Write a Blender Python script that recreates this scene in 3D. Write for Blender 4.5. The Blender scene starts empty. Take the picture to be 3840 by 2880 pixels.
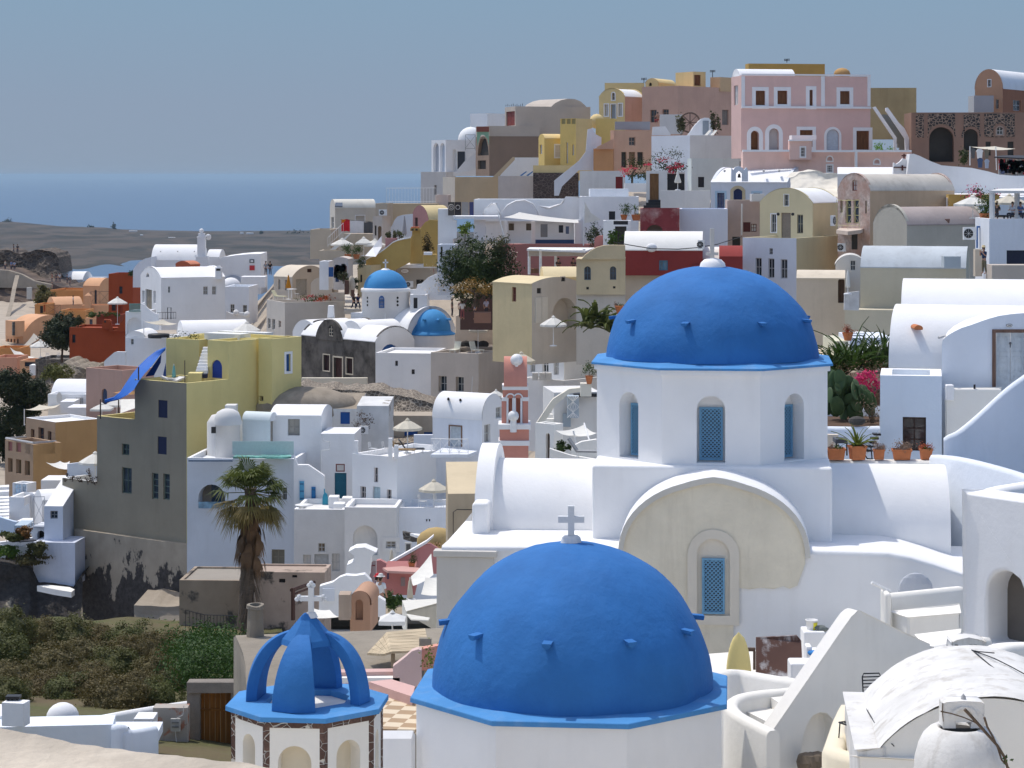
import bpy,math,random
from mathutils import Vector,Matrix,noise
from mathutils.geometry import tessellate_polygon
R=math.radians;PI=math.pi;V=Vector
random.seed(11)
sc=bpy.context.scene;COL=sc.collection
FN=8662.0;HX=1920.0;HY=656.0
FR={'A':(0,800,.434),'B':(960,720,.434),'C':(1500,200,.434),'E':(2200,160,.434),'G':(2880,160,.434),'H':(1500,760,.434),'I':(2300,560,.434),'J':(2880,800,.434),'K':(0,1400,.434),'L':(700,1440,.434),'M':(1400,1140,.434),'N':(0,2100,.4701),'O':(800,1900,.5908),'Q':(1600,1700,.7111),'R':(2640,2080,.5425),'S':(2000,900,.5425),'T':(2940,1000,.458),'U':(2940,1700,.4219),'1':(0,0,1.0),'Y':(560,1140,.2712),'X':(2700,2000,.5305),'Z':(2900,1250,.3014),'P':(1400,1900,.3314),'c':(1100,960,.2893),'d':(1160,740,.2893),'e':(0,1500,.2893),'g':(0,1940,.217)}
_f=[0,0,1.0]
def F(k):_f[:]=FR[k]if isinstance(k,str)else k
def nx(x):return _f[0]+x*_f[2]
def ny(y):return _f[1]+y*_f[2]
def sx(x):return(nx(x)-HX)/FN
def sz(y):return-(ny(y)-HY)/FN
def W(x,y,D):return V((sx(x)*D,D,sz(y)*D))
def mp(D):return _f[2]/FN*D
class MB:
 def __init__(s,m=None):
  s.v=[];s.f=[];s.fm=[];s.fs=[];s.mats=[];s.m=0;s.sm=False
  if m:s.use(m)
 def use(s,m,sm=False):
  if m not in s.mats:s.mats.append(m)
  s.m=s.mats.index(m);s.sm=sm;return s
 def add(s,vs,fs):
  o=len(s.v);s.v+=[V(p)for p in vs]
  for f in fs:
   s.f.append([o+i for i in f]);s.fm.append(s.m);s.fs.append(s.sm)
 def quad(s,a,b,c,d):s.add([a,b,c,d],[(0,1,2,3)])
 def box(s,a,b,M=None):
  x0,y0,z0=a;x1,y1,z1=b
  vs=[V(p)for p in((x0,y0,z0),(x1,y0,z0),(x1,y1,z0),(x0,y1,z0),(x0,y0,z1),(x1,y0,z1),(x1,y1,z1),(x0,y1,z1))]
  if M:vs=[M@p for p in vs]
  s.add(vs,[(0,3,2,1),(4,5,6,7),(0,1,5,4),(1,2,6,5),(2,3,7,6),(3,0,4,7)])
 def tube(s,pts,r,n=6,cap=True):
  pts=[V(p)for p in pts];rs=r if isinstance(r,(list,tuple))else[r]*len(pts)
  vs=[];k=len(pts)
  for i,p in enumerate(pts):
   t=(pts[min(i+1,k-1)]-pts[max(i-1,0)]).normalized()
   u=t.cross(V((0,0,1)));u=V((1,0,0))if u.length<1e-3 else u.normalized()
   w=u.cross(t)
   vs+=[p+(u*math.cos(2*PI*j/n)+w*math.sin(2*PI*j/n))*rs[i]for j in range(n)]
  fs=[(i*n+j,i*n+(j+1)%n,(i+1)*n+(j+1)%n,(i+1)*n+j)for i in range(k-1)for j in range(n)]
  if cap:fs+=[tuple(range(n))[::-1],tuple((k-1)*n+j for j in range(n))]
  s.add(vs,fs)
 def lathe(s,prof,c=(0,0,0),n=24,a0=0,a1=2*PI,capb=False):
  c=V(c);full=abs(a1-a0-2*PI)<1e-6;m=n if full else n+1;vs=[]
  for r,z in prof:
   vs+=[c+V((r*math.cos(a0+(a1-a0)*j/n),r*math.sin(a0+(a1-a0)*j/n),z))for j in range(m)]
  fs=[]
  for i in range(len(prof)-1):
   for j in range(n):
    k=(j+1)%m
    fs.append((i*m+j,i*m+k,(i+1)*m+k,(i+1)*m+j))
  if capb:fs.append(tuple(range(m))[::-1])
  s.add(vs,fs)
 def poly(s,outer,holes,fn):
  loops=[outer]+holes
  tri=tessellate_polygon([[V((p[0],p[1],0))for p in l]for l in loops])
  s.add([fn(*p)for l in loops for p in l],[tuple(t)for t in tri])
 def prism(s,pts,off):
  n=len(pts);off=V(off);a=[V(p)for p in pts]
  nrm=(a[1]-a[0]).cross(a[2]-a[0])
  u=(a[1]-a[0]).normalized();w=nrm.normalized().cross(u)
  tri=tessellate_polygon([[V(((p-a[0]).dot(u),(p-a[0]).dot(w),0))for p in a]])
  s.add(a+[p+off for p in a],[tuple(t)for t in tri]+[tuple(i+n for i in t[::-1])for t in tri]+[(i,(i+1)%n,n+(i+1)%n,n+i)for i in range(n)])
 def sphere(s,c,r,n=12,sq=(1,1,1)):
  c=V(c);m=n//2;vs=[]
  for i in range(m+1):
   a=PI*i/m
   vs+=[c+V((r*sq[0]*math.sin(a)*math.cos(2*PI*j/n),r*sq[1]*math.sin(a)*math.sin(2*PI*j/n),r*sq[2]*math.cos(a)))for j in range(n)]
  s.add(vs,[(i*n+j,(i+1)*n+j,(i+1)*n+(j+1)%n,i*n+(j+1)%n)for i in range(m)for j in range(n)])
 def sheet(s,rows,closed=False):
  m=len(rows[0]);vs=[p for r in rows for p in r]
  s.add(vs,[(i*m+j,i*m+(j+1)%m,(i+1)*m+(j+1)%m,(i+1)*m+j)for i in range(len(rows)-1)for j in range(m if closed else m-1)])
WM={}
def thing(name,label,cat,loc=(0,0,0),rz=0,group=None):
 o=bpy.data.objects.new(name,None);COL.objects.link(o)
 o.empty_display_size=.3
 o.location=loc;o.rotation_euler=(0,0,rz);o['label']=label;o['category']=cat
 if group:o['group']=group
 WM[o]=Matrix.Translation(V(loc))@Matrix.Rotation(rz,4,'Z')
 return o
def link(name,mb,parent=None,loc=None,label=None,cat=None,group=None,kind=None,local=False):
 if not mb.f:return None
 if parent is not None and not local:I=WM[parent].inverted()
 elif loc is not None:I=Matrix.Translation(-V(loc))
 else:I=None
 vs=[tuple(I@p)for p in mb.v]if I else[tuple(p)for p in mb.v]
 me=bpy.data.meshes.new(name);me.from_pydata(vs,[],mb.f)
 for m in mb.mats:me.materials.append(m)
 me.polygons.foreach_set('material_index',mb.fm);me.polygons.foreach_set('use_smooth',mb.fs)
 me.update()
 o=bpy.data.objects.new(name,me);COL.objects.link(o)
 if parent is not None:
  o.parent=parent;WM[o]=WM[parent]
 elif loc is not None:
  o.location=loc;WM[o]=Matrix.Translation(V(loc))
 else:WM[o]=Matrix.Identity(4)
 if label:o['label']=label
 if cat:o['category']=cat
 if group:o['group']=group
 if kind:o['kind']=kind
 return o
def bevel(o,w=.05,seg=3,ang=35):
 m=o.modifiers.new('bevel','BEVEL');m.width=w;m.segments=seg;m.limit_method='ANGLE';m.angle_limit=R(ang)
 for p in o.data.polygons:p.use_smooth=True
 try:
  m.harden_normals=True
 except Exception:pass
 return o
def weld(o,d=.001):
 m=o.modifiers.new('weld','WELD');m.merge_threshold=d;return o
def dup(root,loc,rz=0,label=None,group=None,s=None):
 r=root.copy();COL.objects.link(r);r.location=loc;r.rotation_euler=(0,0,rz)
 if s:r.scale=(s,s,s)if not hasattr(s,'__len__')else s
 if label:r['label']=label
 if group:r['group']=group
 for ch in list(root.children):
  c=ch.copy();COL.objects.link(c);c.parent=r
  for g in list(ch.children):
   d=g.copy();COL.objects.link(d);d.parent=c
 return r
_mc={}
def _new(key):
 m=bpy.data.materials.new(key);m.use_nodes=True
 nt=m.node_tree;b=nt.nodes['Principled BSDF'];b.inputs['Specular IOR Level'].default_value=.25
 return m,nt,b
def _n(nt,t,**k):
 n=nt.nodes.new(t)
 for a,v in k.items():
  if a.startswith('i_'):n.inputs[a[2:].replace('_',' ')].default_value=v
  else:setattr(n,a,v)
 return n
def _ramp(nt,src,stops):
 r=nt.nodes.new('ShaderNodeValToRGB');e=r.color_ramp.elements
 while len(e)<len(stops):e.new(.5)
 for el,(p,c)in zip(e,stops):
  el.position=p;el.color=(c,c,c,1)if not hasattr(c,'__len__')else(*c,1)
 nt.links.new(src,r.inputs[0]);return r.outputs[0]
def _mix(nt,fac,a,b,mode='MIX'):
 m=nt.nodes.new('ShaderNodeMix');m.data_type='RGBA';m.blend_type=mode
 for sock,val in((m.inputs[0],fac),(m.inputs[6],a),(m.inputs[7],b)):
  if hasattr(val,'is_linked'):nt.links.new(val,sock)
  elif isinstance(val,(int,float)):sock.default_value=val
  else:sock.default_value=(*val,1)
 return m.outputs[2]
def _pos(nt,scale=(1,1,1)):
 g=nt.nodes.new('ShaderNodeNewGeometry')
 if scale==(1,1,1):return g.outputs['Position']
 mp_=nt.nodes.new('ShaderNodeMapping');mp_.inputs['Scale'].default_value=scale
 nt.links.new(g.outputs['Position'],mp_.inputs[0]);return mp_.outputs[0]
def _noise(nt,vec,scale,detail=4,rough=.55):
 n=_n(nt,'ShaderNodeTexNoise',i_Scale=scale,i_Detail=detail,i_Roughness=rough)
 nt.links.new(vec,n.inputs['Vector']);return n.outputs[0]
def _bump(nt,b,h,strength,dist):
 n=_n(nt,'ShaderNodeBump',i_Strength=strength,i_Distance=dist)
 nt.links.new(h,n.inputs['Height']);nt.links.new(n.outputs[0],b.inputs['Normal'])
def sc3(c,k):return tuple(min(1,x*k)for x in c)
def plaster(c,var=.1,stain=.12,sc_=1.0,rough=.9,bump=.25,stainc=None):
 key=('pl',tuple(c),var,stain,sc_,bump,stainc)
 if key in _mc:return _mc[key]
 m,nt,b=_new('plaster');p=_pos(nt)
 n1=_noise(nt,p,.45*sc_,5,.6)
 col=_mix(nt,_ramp(nt,n1,[(.3,0),(.7,1)]),sc3(c,1-var),sc3(c,1+var*.35))
 ps=_pos(nt,(1.3*sc_,1.3*sc_,.16*sc_))
 n2=_noise(nt,ps,1.0,6,.65)
 col=_mix(nt,_ramp(nt,n2,[(.52,0),(.78,stain)]),col,stainc or(c[0]*.45,c[1]*.42,c[2]*.38))
 n4=_noise(nt,p,14*sc_,3,.7)
 col=_mix(nt,_ramp(nt,n4,[(.35,var*.45),(.6,0)]),col,sc3(c,.7))
 nt.links.new(col,b.inputs['Base Color']);b.inputs['Roughness'].default_value=rough
 n3=_noise(nt,p,3.5*sc_,5,.6)
 _bump(nt,b,n3,bump,.06/sc_)
 _mc[key]=m;return m
def paint(c,rough=.5,var=.06,metal=0,scale=6):
 key=('pt',tuple(c),rough,var,metal,scale)
 if key in _mc:return _mc[key]
 m,nt,b=_new('paint');p=_pos(nt)
 col=_mix(nt,_ramp(nt,_noise(nt,p,scale,4),[(.3,0),(.7,1)]),sc3(c,1-var*2),sc3(c,1+var))
 nt.links.new(col,b.inputs['Base Color']);b.inputs['Roughness'].default_value=rough;b.inputs['Metallic'].default_value=metal
 _mc[key]=m;return m
def cloth(c,rough=.95,trans=.25):
 key=('cl',tuple(c),trans)
 if key in _mc:return _mc[key]
 m,nt,b=_new('cloth');p=_pos(nt)
 col=_mix(nt,_ramp(nt,_noise(nt,p,2.5,5),[(.3,0),(.7,1)]),sc3(c,.9),c)
 nt.links.new(col,b.inputs['Base Color']);b.inputs['Roughness'].default_value=rough
 if trans:
  t=nt.nodes.new('ShaderNodeBsdfTranslucent');nt.links.new(col,t.inputs[0])
  mx=nt.nodes.new('ShaderNodeMixShader');mx.inputs[0].default_value=trans
  nt.links.new(b.outputs[0],mx.inputs[1]);nt.links.new(t.outputs[0],mx.inputs[2])
  nt.links.new(mx.outputs[0],nt.nodes['Material Output'].inputs[0])
 _mc[key]=m;return m
def glass(c=(.02,.025,.03),rough=.08):
 key=('gl',tuple(c),rough)
 if key in _mc:return _mc[key]
 m,nt,b=_new('glass');p=_pos(nt)
 col=_mix(nt,_ramp(nt,_noise(nt,p,1.6,2),[(.4,0),(.65,1)]),c,sc3(c,2.4))
 nt.links.new(col,b.inputs['Base Color']);b.inputs['Roughness'].default_value=rough;b.inputs['Specular IOR Level'].default_value=.5
 _mc[key]=m;return m
def wood(c,sz_=(10,10,1.2),rough=.7):
 key=('wd',tuple(c),sz_)
 if key in _mc:return _mc[key]
 m,nt,b=_new('wood');n=_noise(nt,_pos(nt,sz_),1.0,6,.6)
 col=_mix(nt,_ramp(nt,n,[(.3,0),(.7,1)]),sc3(c,.6),sc3(c,1.2))
 nt.links.new(col,b.inputs['Base Color']);b.inputs['Roughness'].default_value=rough;_bump(nt,b,n,.2,.01)
 _mc[key]=m;return m
def peel(c,dark,thr=.5,scale=.35,edge=.015,zs=1.0,stain=.2,zg=None):
 key=('pe',tuple(c),tuple(dark),thr,scale,zs,zg)
 if key in _mc:return _mc[key]
 m,nt,b=_new('peeling plaster');p=_pos(nt);pz=_pos(nt,(1,1,zs))
 n1=_noise(nt,pz,scale,7,.62)
 if zg:
  sp=nt.nodes.new('ShaderNodeSeparateXYZ');nt.links.new(p,sp.inputs[0]);ma=nt.nodes.new('ShaderNodeMath');ma.operation='MULTIPLY_ADD'
  nt.links.new(sp.outputs[2],ma.inputs[0]);ma.inputs[1].default_value=-zg[1];ma.inputs[2].default_value=zg[0]*zg[1]
  m2=nt.nodes.new('ShaderNodeMath');m2 .operation='ADD';nt.links.new(n1,m2 .inputs[0]);nt.links.new(ma.outputs[0],m2 .inputs[1]);n1=m2 .outputs[0]
 a=_mix(nt,_ramp(nt,_noise(nt,p,.8,5),[(.3,0),(.7,1)]),sc3(c,.82),sc3(c,1.05))
 a=_mix(nt,_ramp(nt,_noise(nt,_pos(nt,(1.2,1.2,.2)),1,5),[(.5,0),(.8,stain)]),a,sc3(c,.4))
 d=_mix(nt,_ramp(nt,_noise(nt,p,3.2,6,.7),[(.3,0),(.7,1)]),sc3(dark,.6),sc3(dark,1.5))
 fac=_ramp(nt,n1,[(thr-edge,0),(thr+edge,1)])
 col=_mix(nt,fac,a,d)
 nt.links.new(col,b.inputs['Base Color']);b.inputs['Roughness'].default_value=.95
 _bump(nt,b,_mix(nt,fac,(.6,.6,.6),_noise(nt,p,4,5)),.5,.08)
 _mc[key]=m;return m
def stone(c1,c2,scale=3,mortar=(.3,.27,.23),mw=.06,bump=.6):
 key=('st',tuple(c1),tuple(c2),scale,tuple(mortar),mw)
 if key in _mc:return _mc[key]
 m,nt,b=_new('rubble stone');p=_pos(nt,(1,1,1.3))
 dn=_n(nt,'ShaderNodeTexNoise',i_Scale=scale*.8,i_Detail=3.0);nt.links.new(p,dn.inputs['Vector'])
 add=nt.nodes.new('ShaderNodeVectorMath');add.operation='MULTIPLY_ADD'
 nt.links.new(dn.outputs[1],add.inputs[0]);add.inputs[1].default_value=(.35/scale,)*3;nt.links.new(p,add.inputs[2])
 vo=_n(nt,'ShaderNodeTexVoronoi',feature='DISTANCE_TO_EDGE',i_Scale=scale);nt.links.new(add.outputs[0],vo.inputs['Vector'])
 vc=_n(nt,'ShaderNodeTexVoronoi',i_Scale=scale);nt.links.new(add.outputs[0],vc.inputs['Vector'])
 bw=nt.nodes.new('ShaderNodeRGBToBW');nt.links.new(vc.outputs['Color'],bw.inputs[0])
 col=_mix(nt,_ramp(nt,bw.outputs[0],[(.2,0),(.8,1)]),c1,c2)
 col=_mix(nt,_ramp(nt,_noise(nt,p,scale*5,4),[(.3,.5),(.65,0)]),col,sc3(c1,.4))
 f=_ramp(nt,vo.outputs[0],[(mw*.5,1),(mw,0)])
 nt.links.new(_mix(nt,f,col,mortar),b.inputs['Base Color']);b.inputs['Roughness'].default_value=.95
 _bump(nt,b,_ramp(nt,vo.outputs[0],[(0,0),(mw*2,1)]),bump,.05)
 _mc[key]=m;return m
def leafm(c,var=.5,trans=.25):
 key=('lf',tuple(c),var)
 if key in _mc:return _mc[key]
 m,nt,b=_new('leaf');p=_pos(nt)
 oi=nt.nodes.new('ShaderNodeObjectInfo')
 n=_noise(nt,p,1.1,3);n2=_noise(nt,p,9,2)
 col=_mix(nt,_ramp(nt,n,[(.3,0),(.7,1)]),sc3(c,1-var*.7),(c[0]*(1+var),c[1]*(1+var*.8),c[2]*1.05))
 col=_mix(nt,_ramp(nt,n2,[(.4,0),(.75,.6)]),col,(c[0]*1.6+.01,c[1]*1.4,c[2]*.9))
 col=_mix(nt,_ramp(nt,oi.outputs['Random'],[(0,0),(1,.35)]),col,(c[0]*1.3,c[1]*.85,c[2]*.7))
 nt.links.new(col,b.inputs['Base Color']);b.inputs['Roughness'].default_value=.6
 t=nt.nodes.new('ShaderNodeBsdfTranslucent');nt.links.new(col,t.inputs[0])
 mx=nt.nodes.new('ShaderNodeMixShader');mx.inputs[0].default_value=trans
 nt.links.new(b.outputs[0],mx.inputs[1]);nt.links.new(t.outputs[0],mx.inputs[2])
 nt.links.new(mx.outputs[0],nt.nodes['Material Output'].inputs[0])
 _mc[key]=m;return m
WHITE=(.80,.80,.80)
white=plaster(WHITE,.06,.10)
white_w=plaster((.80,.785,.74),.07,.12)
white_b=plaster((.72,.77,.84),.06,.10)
cream=plaster((.66,.60,.52),.1,.2)
greywhite=plaster((.64,.62,.59),.1,.2)
terracotta=paint((.48,.17,.07),.85)
darkmetal=paint((.02,.02,.022),.5)
whitepaint=paint((.78,.78,.77),.5)
darkhole=plaster((.05,.045,.04),.2,0)
canvas=cloth((.80,.79,.74))
canvas_b=cloth((.68,.63,.52))
def arc(a,rise,n=14):
 if rise<.8*a:
  Rr=(a*a+rise*rise)/(2*rise);h=math.asin(min(1,a/Rr))
  return[(Rr*math.sin(h-2*h*i/n),Rr*math.cos(h-2*h*i/n)-(Rr-rise))for i in range(n+1)]
 return[(a*math.cos(PI*i/n),rise*math.sin(PI*i/n))for i in range(n+1)]
class Bld:
 def __init__(s,label,name='house',cat='house',group=None):
  s.label,s.name,s.cat,s.group=label,name,cat,group;s.root=None;s.blocks=[];s.extra=[]
 def blk(s,xc,D,x0,x2,th,yt,yb,m=None,**k):
  b=Blk(s,xc,D,x0,x2,th,yt,yb,m or white,**k);s.blocks.append(b)
  if s.root is None:
   s.root=thing(s.name,s.label,s.cat,(b.O.x,b.O.y,b.zb),-b.th,s.group)
  return b
 def part(s,name,mb):return link(name,mb,s.root)
 def build(s):
  for b in s.blocks:b.build()
  return s
class Blk:
 def __init__(s,bld,xc,D,x0,x2,th,yt,yb,m,roof='flat',ya=None,rm=None,cap=None,w=None,d=None,par=.35,pt=.22,rim=0.,rise=None,ov=.05,taper=0.,mR=None):
  s.b=bld;s.m=m;s.roof=roof;s.D=D;s.th=R(th);s.rm=rm;s.cap=cap or m;s.par=par;s.pt=pt;s.rim=rim;s.ov=ov;s.mR=mR or m
  c,n=math.cos(s.th),math.sin(s.th)
  X=sx(xc);s.O=V((X*D,D,0))
  if w is None:X0=sx(x0);w=(s.O.x-X0*D)/(c+X0*n)
  if d is None:X2=sx(x2);d=(X2*D-s.O.x)/(n-X2*c)
  s.w=w;s.d=d
  s.zt=sz(yt)*D;s.zb=sz(yb)*D
  s.rise=rise if rise is not None else((sz(ya)-sz(yt))*D if ya is not None else 0)
  s.ex=V((c,-n,0));s.ey=V((n,c,0));s.op=[];s.zm=(s.zt+s.zb)/2
 def P(s,x,y,z):
  p=s.O+s.ex*x+s.ey*y;return V((p.x,p.y,z))
 def fp(s,face,x,y):
  X,Z=sx(x),sz(y)
  if face=='L':
   q=s.O.dot(s.ey)/(V((X,1,0)).dot(s.ey));return(V((X,1,0))*q-s.O).dot(s.ex),Z*q
  q=s.O.dot(s.ex)/(V((X,1,0)).dot(s.ex));return(V((X,1,0))*q-s.O).dot(s.ey),Z*q
 def DL(s,x):
  X=sx(x);return s.O.dot(s.ey)/V((X,1,0)).dot(s.ey)
 def pt_(s,face,u,z,dep=0.):
  return s.P(u,dep,z)if face=='L' else s.P(-dep,u,z)
 def o(s,face,x0,y0,x1,y1,kind='w',c=(.55,.55,.53),p=None,arch=0,sur=None,sw=.12,rec=.18,bars=(1,1),name=None):
  u0,z1=s.fp(face,x0,y0);u1,z0=s.fp(face,x1,y1)
  um=(u0+u1)/2;q0=s.fp(face,(x0+x1)/2,y0)[1];q1=s.fp(face,(x0+x1)/2,y1)[1]
  lim=(-s.w,0)if face=='L' else(0,s.d)
  u0=max(u0,lim[0]+.04);u1=min(u1,lim[1]-.04)
  if u1-u0<.05:return s
  s.op.append((face,u0,u1,q1,q0,kind,c,p,arch,sur,sw,rec,bars,name));return s
 def outline(s,u0,u1,z0,z1,arch,g=0.):
  a=(u1-u0)/2+g;um=(u0+u1)/2
  if not arch:return[(u0-g,z0-g),(u1+g,z0-g),(u1+g,z1+g),(u0-g,z1+g)]
  ri=min(a*(arch if arch is not True else 1),(z1-z0)*.9)
  return[(um-a,z0-g),(um+a,z0-g)]+[(um+x,z1+g-ri+z)for x,z in arc(a,ri,10)]
 def build(s):
  mb=MB(s.m);rf=MB(s.rm or s.m)
  w,d,zt,zb=s.w,s.d,s.zt,s.zb;rim=s.rim
  gab={'vR':'L','vL':'R'}.get(s.roof)
  for face,(a0,a1)in(('L',(-w,0)),('R',(0,d))):
   top=[(a1,zt),(a0,zt)]
   if gab==face:
    a=(a1-a0)/2;um=(a0+a1)/2
    top=[(um+x,zt+z)for x,z in arc(a,s.rise+rim)]
    if s.rise+rim>=.8*a:top=[(a1,zt)]+top[1:-1]+[(a0,zt)]
   outer=[(a0,zb),(a1,zb)]+top
   holes=[]
   for op in s.op:
    if op[0]!=face:continue
    holes.append(s.outline(*op[1:5],op[8]))
   mb.use(s.m if face=='L' else s.mR);mb.poly(outer,holes,lambda u,z,f=face:s.pt_(f,u,z))
   for op,h in zip([q for q in s.op if q[0]==face],holes):s.fill(mb,op,h)
  mb.use(s.m)
  mb.quad(s.P(-w,d,zb),s.P(0,d,zb),s.P(0,d,zt),s.P(-w,d,zt));mb.quad(s.P(-w,0,zb),s.P(-w,d,zb),s.P(-w,d,zt),s.P(-w,0,zt))
  if s.roof=='flat':
   t=min(s.pt,w*.3,d*.3);zf=zt-s.par
   o4=[(-w,0),(0,0),(0,d),(-w,d)];i4=[(-w+t,t),(-t,t),(-t,d-t),(-w+t,d-t)]
   mb.use(s.cap)
   for i in range(4):
    j=(i+1)%4
    mb.quad(s.P(*o4[i],zt),s.P(*o4[j],zt),s.P(*i4[j],zt),s.P(*i4[i],zt))
    mb.quad(s.P(*i4[i],zt),s.P(*i4[j],zt),s.P(*i4[j],zf),s.P(*i4[i],zf))
   rf.quad(*[s.P(*q,zf)for q in i4])
  elif s.roof in('vR','vL'):
   L=s.roof=='vL';a=(d if L else w)/2;pr=arc(a+s.ov,s.rise,18)
   e0,e1=((-w,0)if L else(0,d))
   def Q(t,e,z):return s.P(e,a+t,z)if L else s.P(-a+t,e,z)
   rf.use(s.rm or s.m,True)
   th=.12
   rf.sheet([[Q(x,e,zt+z)for x,z in pr]for e in(e0,e1)])
   rf.use(s.rm or s.m)
   for sg in(0,-1):
    x,z=pr[sg];xi=x*(1-s.ov/(a+s.ov))
    rf.quad(Q(x,e0,zt+z),Q(x,e1,zt+z),Q(x,e1,zt+z-.08),Q(x,e0,zt+z-.08))
    rf.quad(Q(x,e0,zt+z-.08),Q(x,e1,zt+z-.08),Q(xi,e1,zt+z-.08),Q(xi,e0,zt+z-.08))
   mb.use(s.m)
   fe=e1 if not L else e0
   mb.add([Q(x,fe,zt+z)for x,z in pr],[tuple(range(len(pr)))])
   if rim:
    ro=arc(a,s.rise+rim,18);ri_=arc(a+s.ov,s.rise,18)
    for ee,sg in((e0,1),(e1,-1)):
     e2=ee+sg*.28
     mb.sm=True;mb.sheet([[Q(x,e,zt+z)for x,z in ro]for e in(ee,e2)]);mb.sm=False
     for i in range(18):
      mb.quad(Q(*[ro[i][0],e2],zt+ro[i][1]),Q(ro[i+1][0],e2,zt+ro[i+1][1]),Q(ri_[i+1][0],e2,zt+ri_[i+1][1]-.02),Q(ri_[i][0],e2,zt+ri_[i][1]-.02))
      mb.quad(Q(*[ro[i][0],ee],zt+ro[i][1]),Q(ro[i+1][0],ee,zt+ro[i+1][1]),Q(ri_[i+1][0],ee,zt+ri_[i+1][1]-.02),Q(ri_[i][0],ee,zt+ri_[i][1]-.02))
  elif s.roof=='dome':
   rf.use(s.rm or s.m,True)
   for i in range(8):
    t0=i/8;t1=(i+1)/8
    def ring(t):
     k=math.cos(t*PI/2);z=zt+s.rise*math.sin(t*PI/2);r=[]
     for j in range(24):
      an=2*PI*j/24+PI/4;cx,cy=math.cos(an),math.sin(an)
      q=1/max(abs(cx),abs(cy));q=q*(1-t)+t*1.15
      q=min(q,1/max(abs(cx),abs(cy)))
      r.append(s.P(-w/2+cx*q*k*w/2,d/2+cy*q*k*d/2,z))
     return r
    rf.sheet([ring(t0),ring(t1)],closed=True)
  elif s.roof=='slope':
   rf.quad(s.P(-w,0,zt),s.P(0,0,zt),s.P(0,d,zt+s.rise),s.P(-w,d,zt+s.rise))
   mb.add([s.P(0,0,zt),s.P(0,d,zt),s.P(0,d,zt+s.rise)],[(0,1,2)]);mb.add([s.P(-w,0,zt),s.P(-w,d,zt),s.P(-w,d,zt+s.rise)],[(0,1,2)])
   mb.quad(s.P(-w,d,zt),s.P(0,d,zt),s.P(0,d,zt+s.rise),s.P(-w,d,zt+s.rise))
  elif s.roof=='hip':
   c=s.P(-w/2,d/2,zt+s.rise);q=[s.P(-w,0,zt),s.P(0,0,zt),s.P(0,d,zt),s.P(-w,d,zt)]
   for i in range(4):rf.add([q[i],q[(i+1)%4],c],[(0,1,2)])
  elif s.roof=='slab':
   mb.quad(s.P(-w,0,zt),s.P(0,0,zt),s.P(0,d,zt),s.P(-w,d,zt))
  s.wall=link('wall',mb,s.b.root)
  if rf.f:link('roof',rf,s.b.root)
 def fill(s,mb,op,h):
  face,u0,u1,z0,z1,kind,c,p,arch,sur,sw,rec,bars,name=op
  n=len(h);fn=lambda u,z,dp:s.pt_(face,u,z,dp)
  for i in range(n):
   a,b=h[i],h[(i+1)%n];mb.quad(fn(*a,0),fn(*b,0),fn(*b,rec),fn(*a,rec))
  if sur is not None:
   ho=s.outline(u0,u1,z0,z1,arch,sw);sm=MB(sur)
   if kind=='d':ho[0]=(ho[0][0],z0);ho[1]=(ho[1][0],z0)
   sm.poly(ho,[h],lambda u,z:fn(u,z,-.05))
   for i in range(n):sm.quad(fn(*ho[i],0),fn(*ho[(i+1)%n],0),fn(*ho[(i+1)%n],-.05),fn(*ho[i],-.05));sm.quad(fn(*h[i],0),fn(*h[(i+1)%n],0),fn(*h[(i+1)%n],-.05),fn(*h[i],-.05))
   link('surround',sm,s.b.root)
  if kind=='n':
   mb.add([fn(*q,rec)for q in h],[tuple(range(n))]);return
  pm=MB(p if p is not None else glass())
  if kind=='h':
   pm=MB(p or darkhole);pm.add([fn(*q,rec)for q in h],[tuple(range(n))]);link(name or'opening',pm,s.b.root);return
  W_,H_=u1-u0,z1-z0
  if kind=='w':
   pm.add([fn(*q,rec)for q in h],[tuple(range(n))])
   po=link(name or'window',pm,s.b.root)
   fm=MB(c if not hasattr(c,'__len__')else paint(tuple(c),.6));t=min(.07,W_*.12);dp=rec-.04
   def bar(ua,ub,za,zc):fm.box((0,0,0),(1,1,1),mat_from(fn,ua,ub,za,zc,dp,rec-.004))
   ztop=z1-((W_/2)*.0 if not arch else min(W_/2,H_*.9)*.75)
   bar(u0,u0+t,z0,ztop);bar(u1-t,u1,z0,ztop);bar(u0+t,u1-t,z0,z0+t)
   if not arch:bar(u0+t,u1-t,z1-t,z1)
   for i in range(1,bars[0]+1):
    um=u0+W_*i/(bars[0]+1);bar(um-t*.4,um+t*.4,z0+t,z1-t if not arch else z1-t)
   for i in range(1,bars[1]+1):
    zm=z0+H_*i/(bars[1]+1);bar(u0+t,u1-t,zm-t*.4,zm+t*.4)
   f=link('frame',fm,po)
  elif kind=='d':
   cm=c if not hasattr(c,'__len__')else paint(tuple(c),.6)
   pm=MB(cm);pm.add([fn(*q,rec)for q in h],[tuple(range(n))])
   ztop=z1-(0 if not arch else min(W_/2,H_*.9))
   for i in range(2):
    for j in range(3):
     ua=u0+W_*(.08+.48*i);ub=ua+W_*.36;za=z0+(ztop-z0)*(.06+.32*j);zc=za+(ztop-z0)*.25
     pm.box((0,0,0),(1,1,1),mat_from(fn,ua,ub,za,zc,rec-.025,rec-.001))
   link(name or'door',pm,s.b.root)
def mat_from(fn,ua,ub,za,zc,d0,d1):
 o=fn(ua,za,d0);x=fn(ub,za,d0)-o;y=fn(ua,za,d1)-o;z=fn(ua,zc,d0)-o
 return Matrix(((x.x,y.x,z.x,o.x),(x.y,y.y,z.y,o.y),(x.z,y.z,z.z,o.z),(0,0,0,1)))
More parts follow.
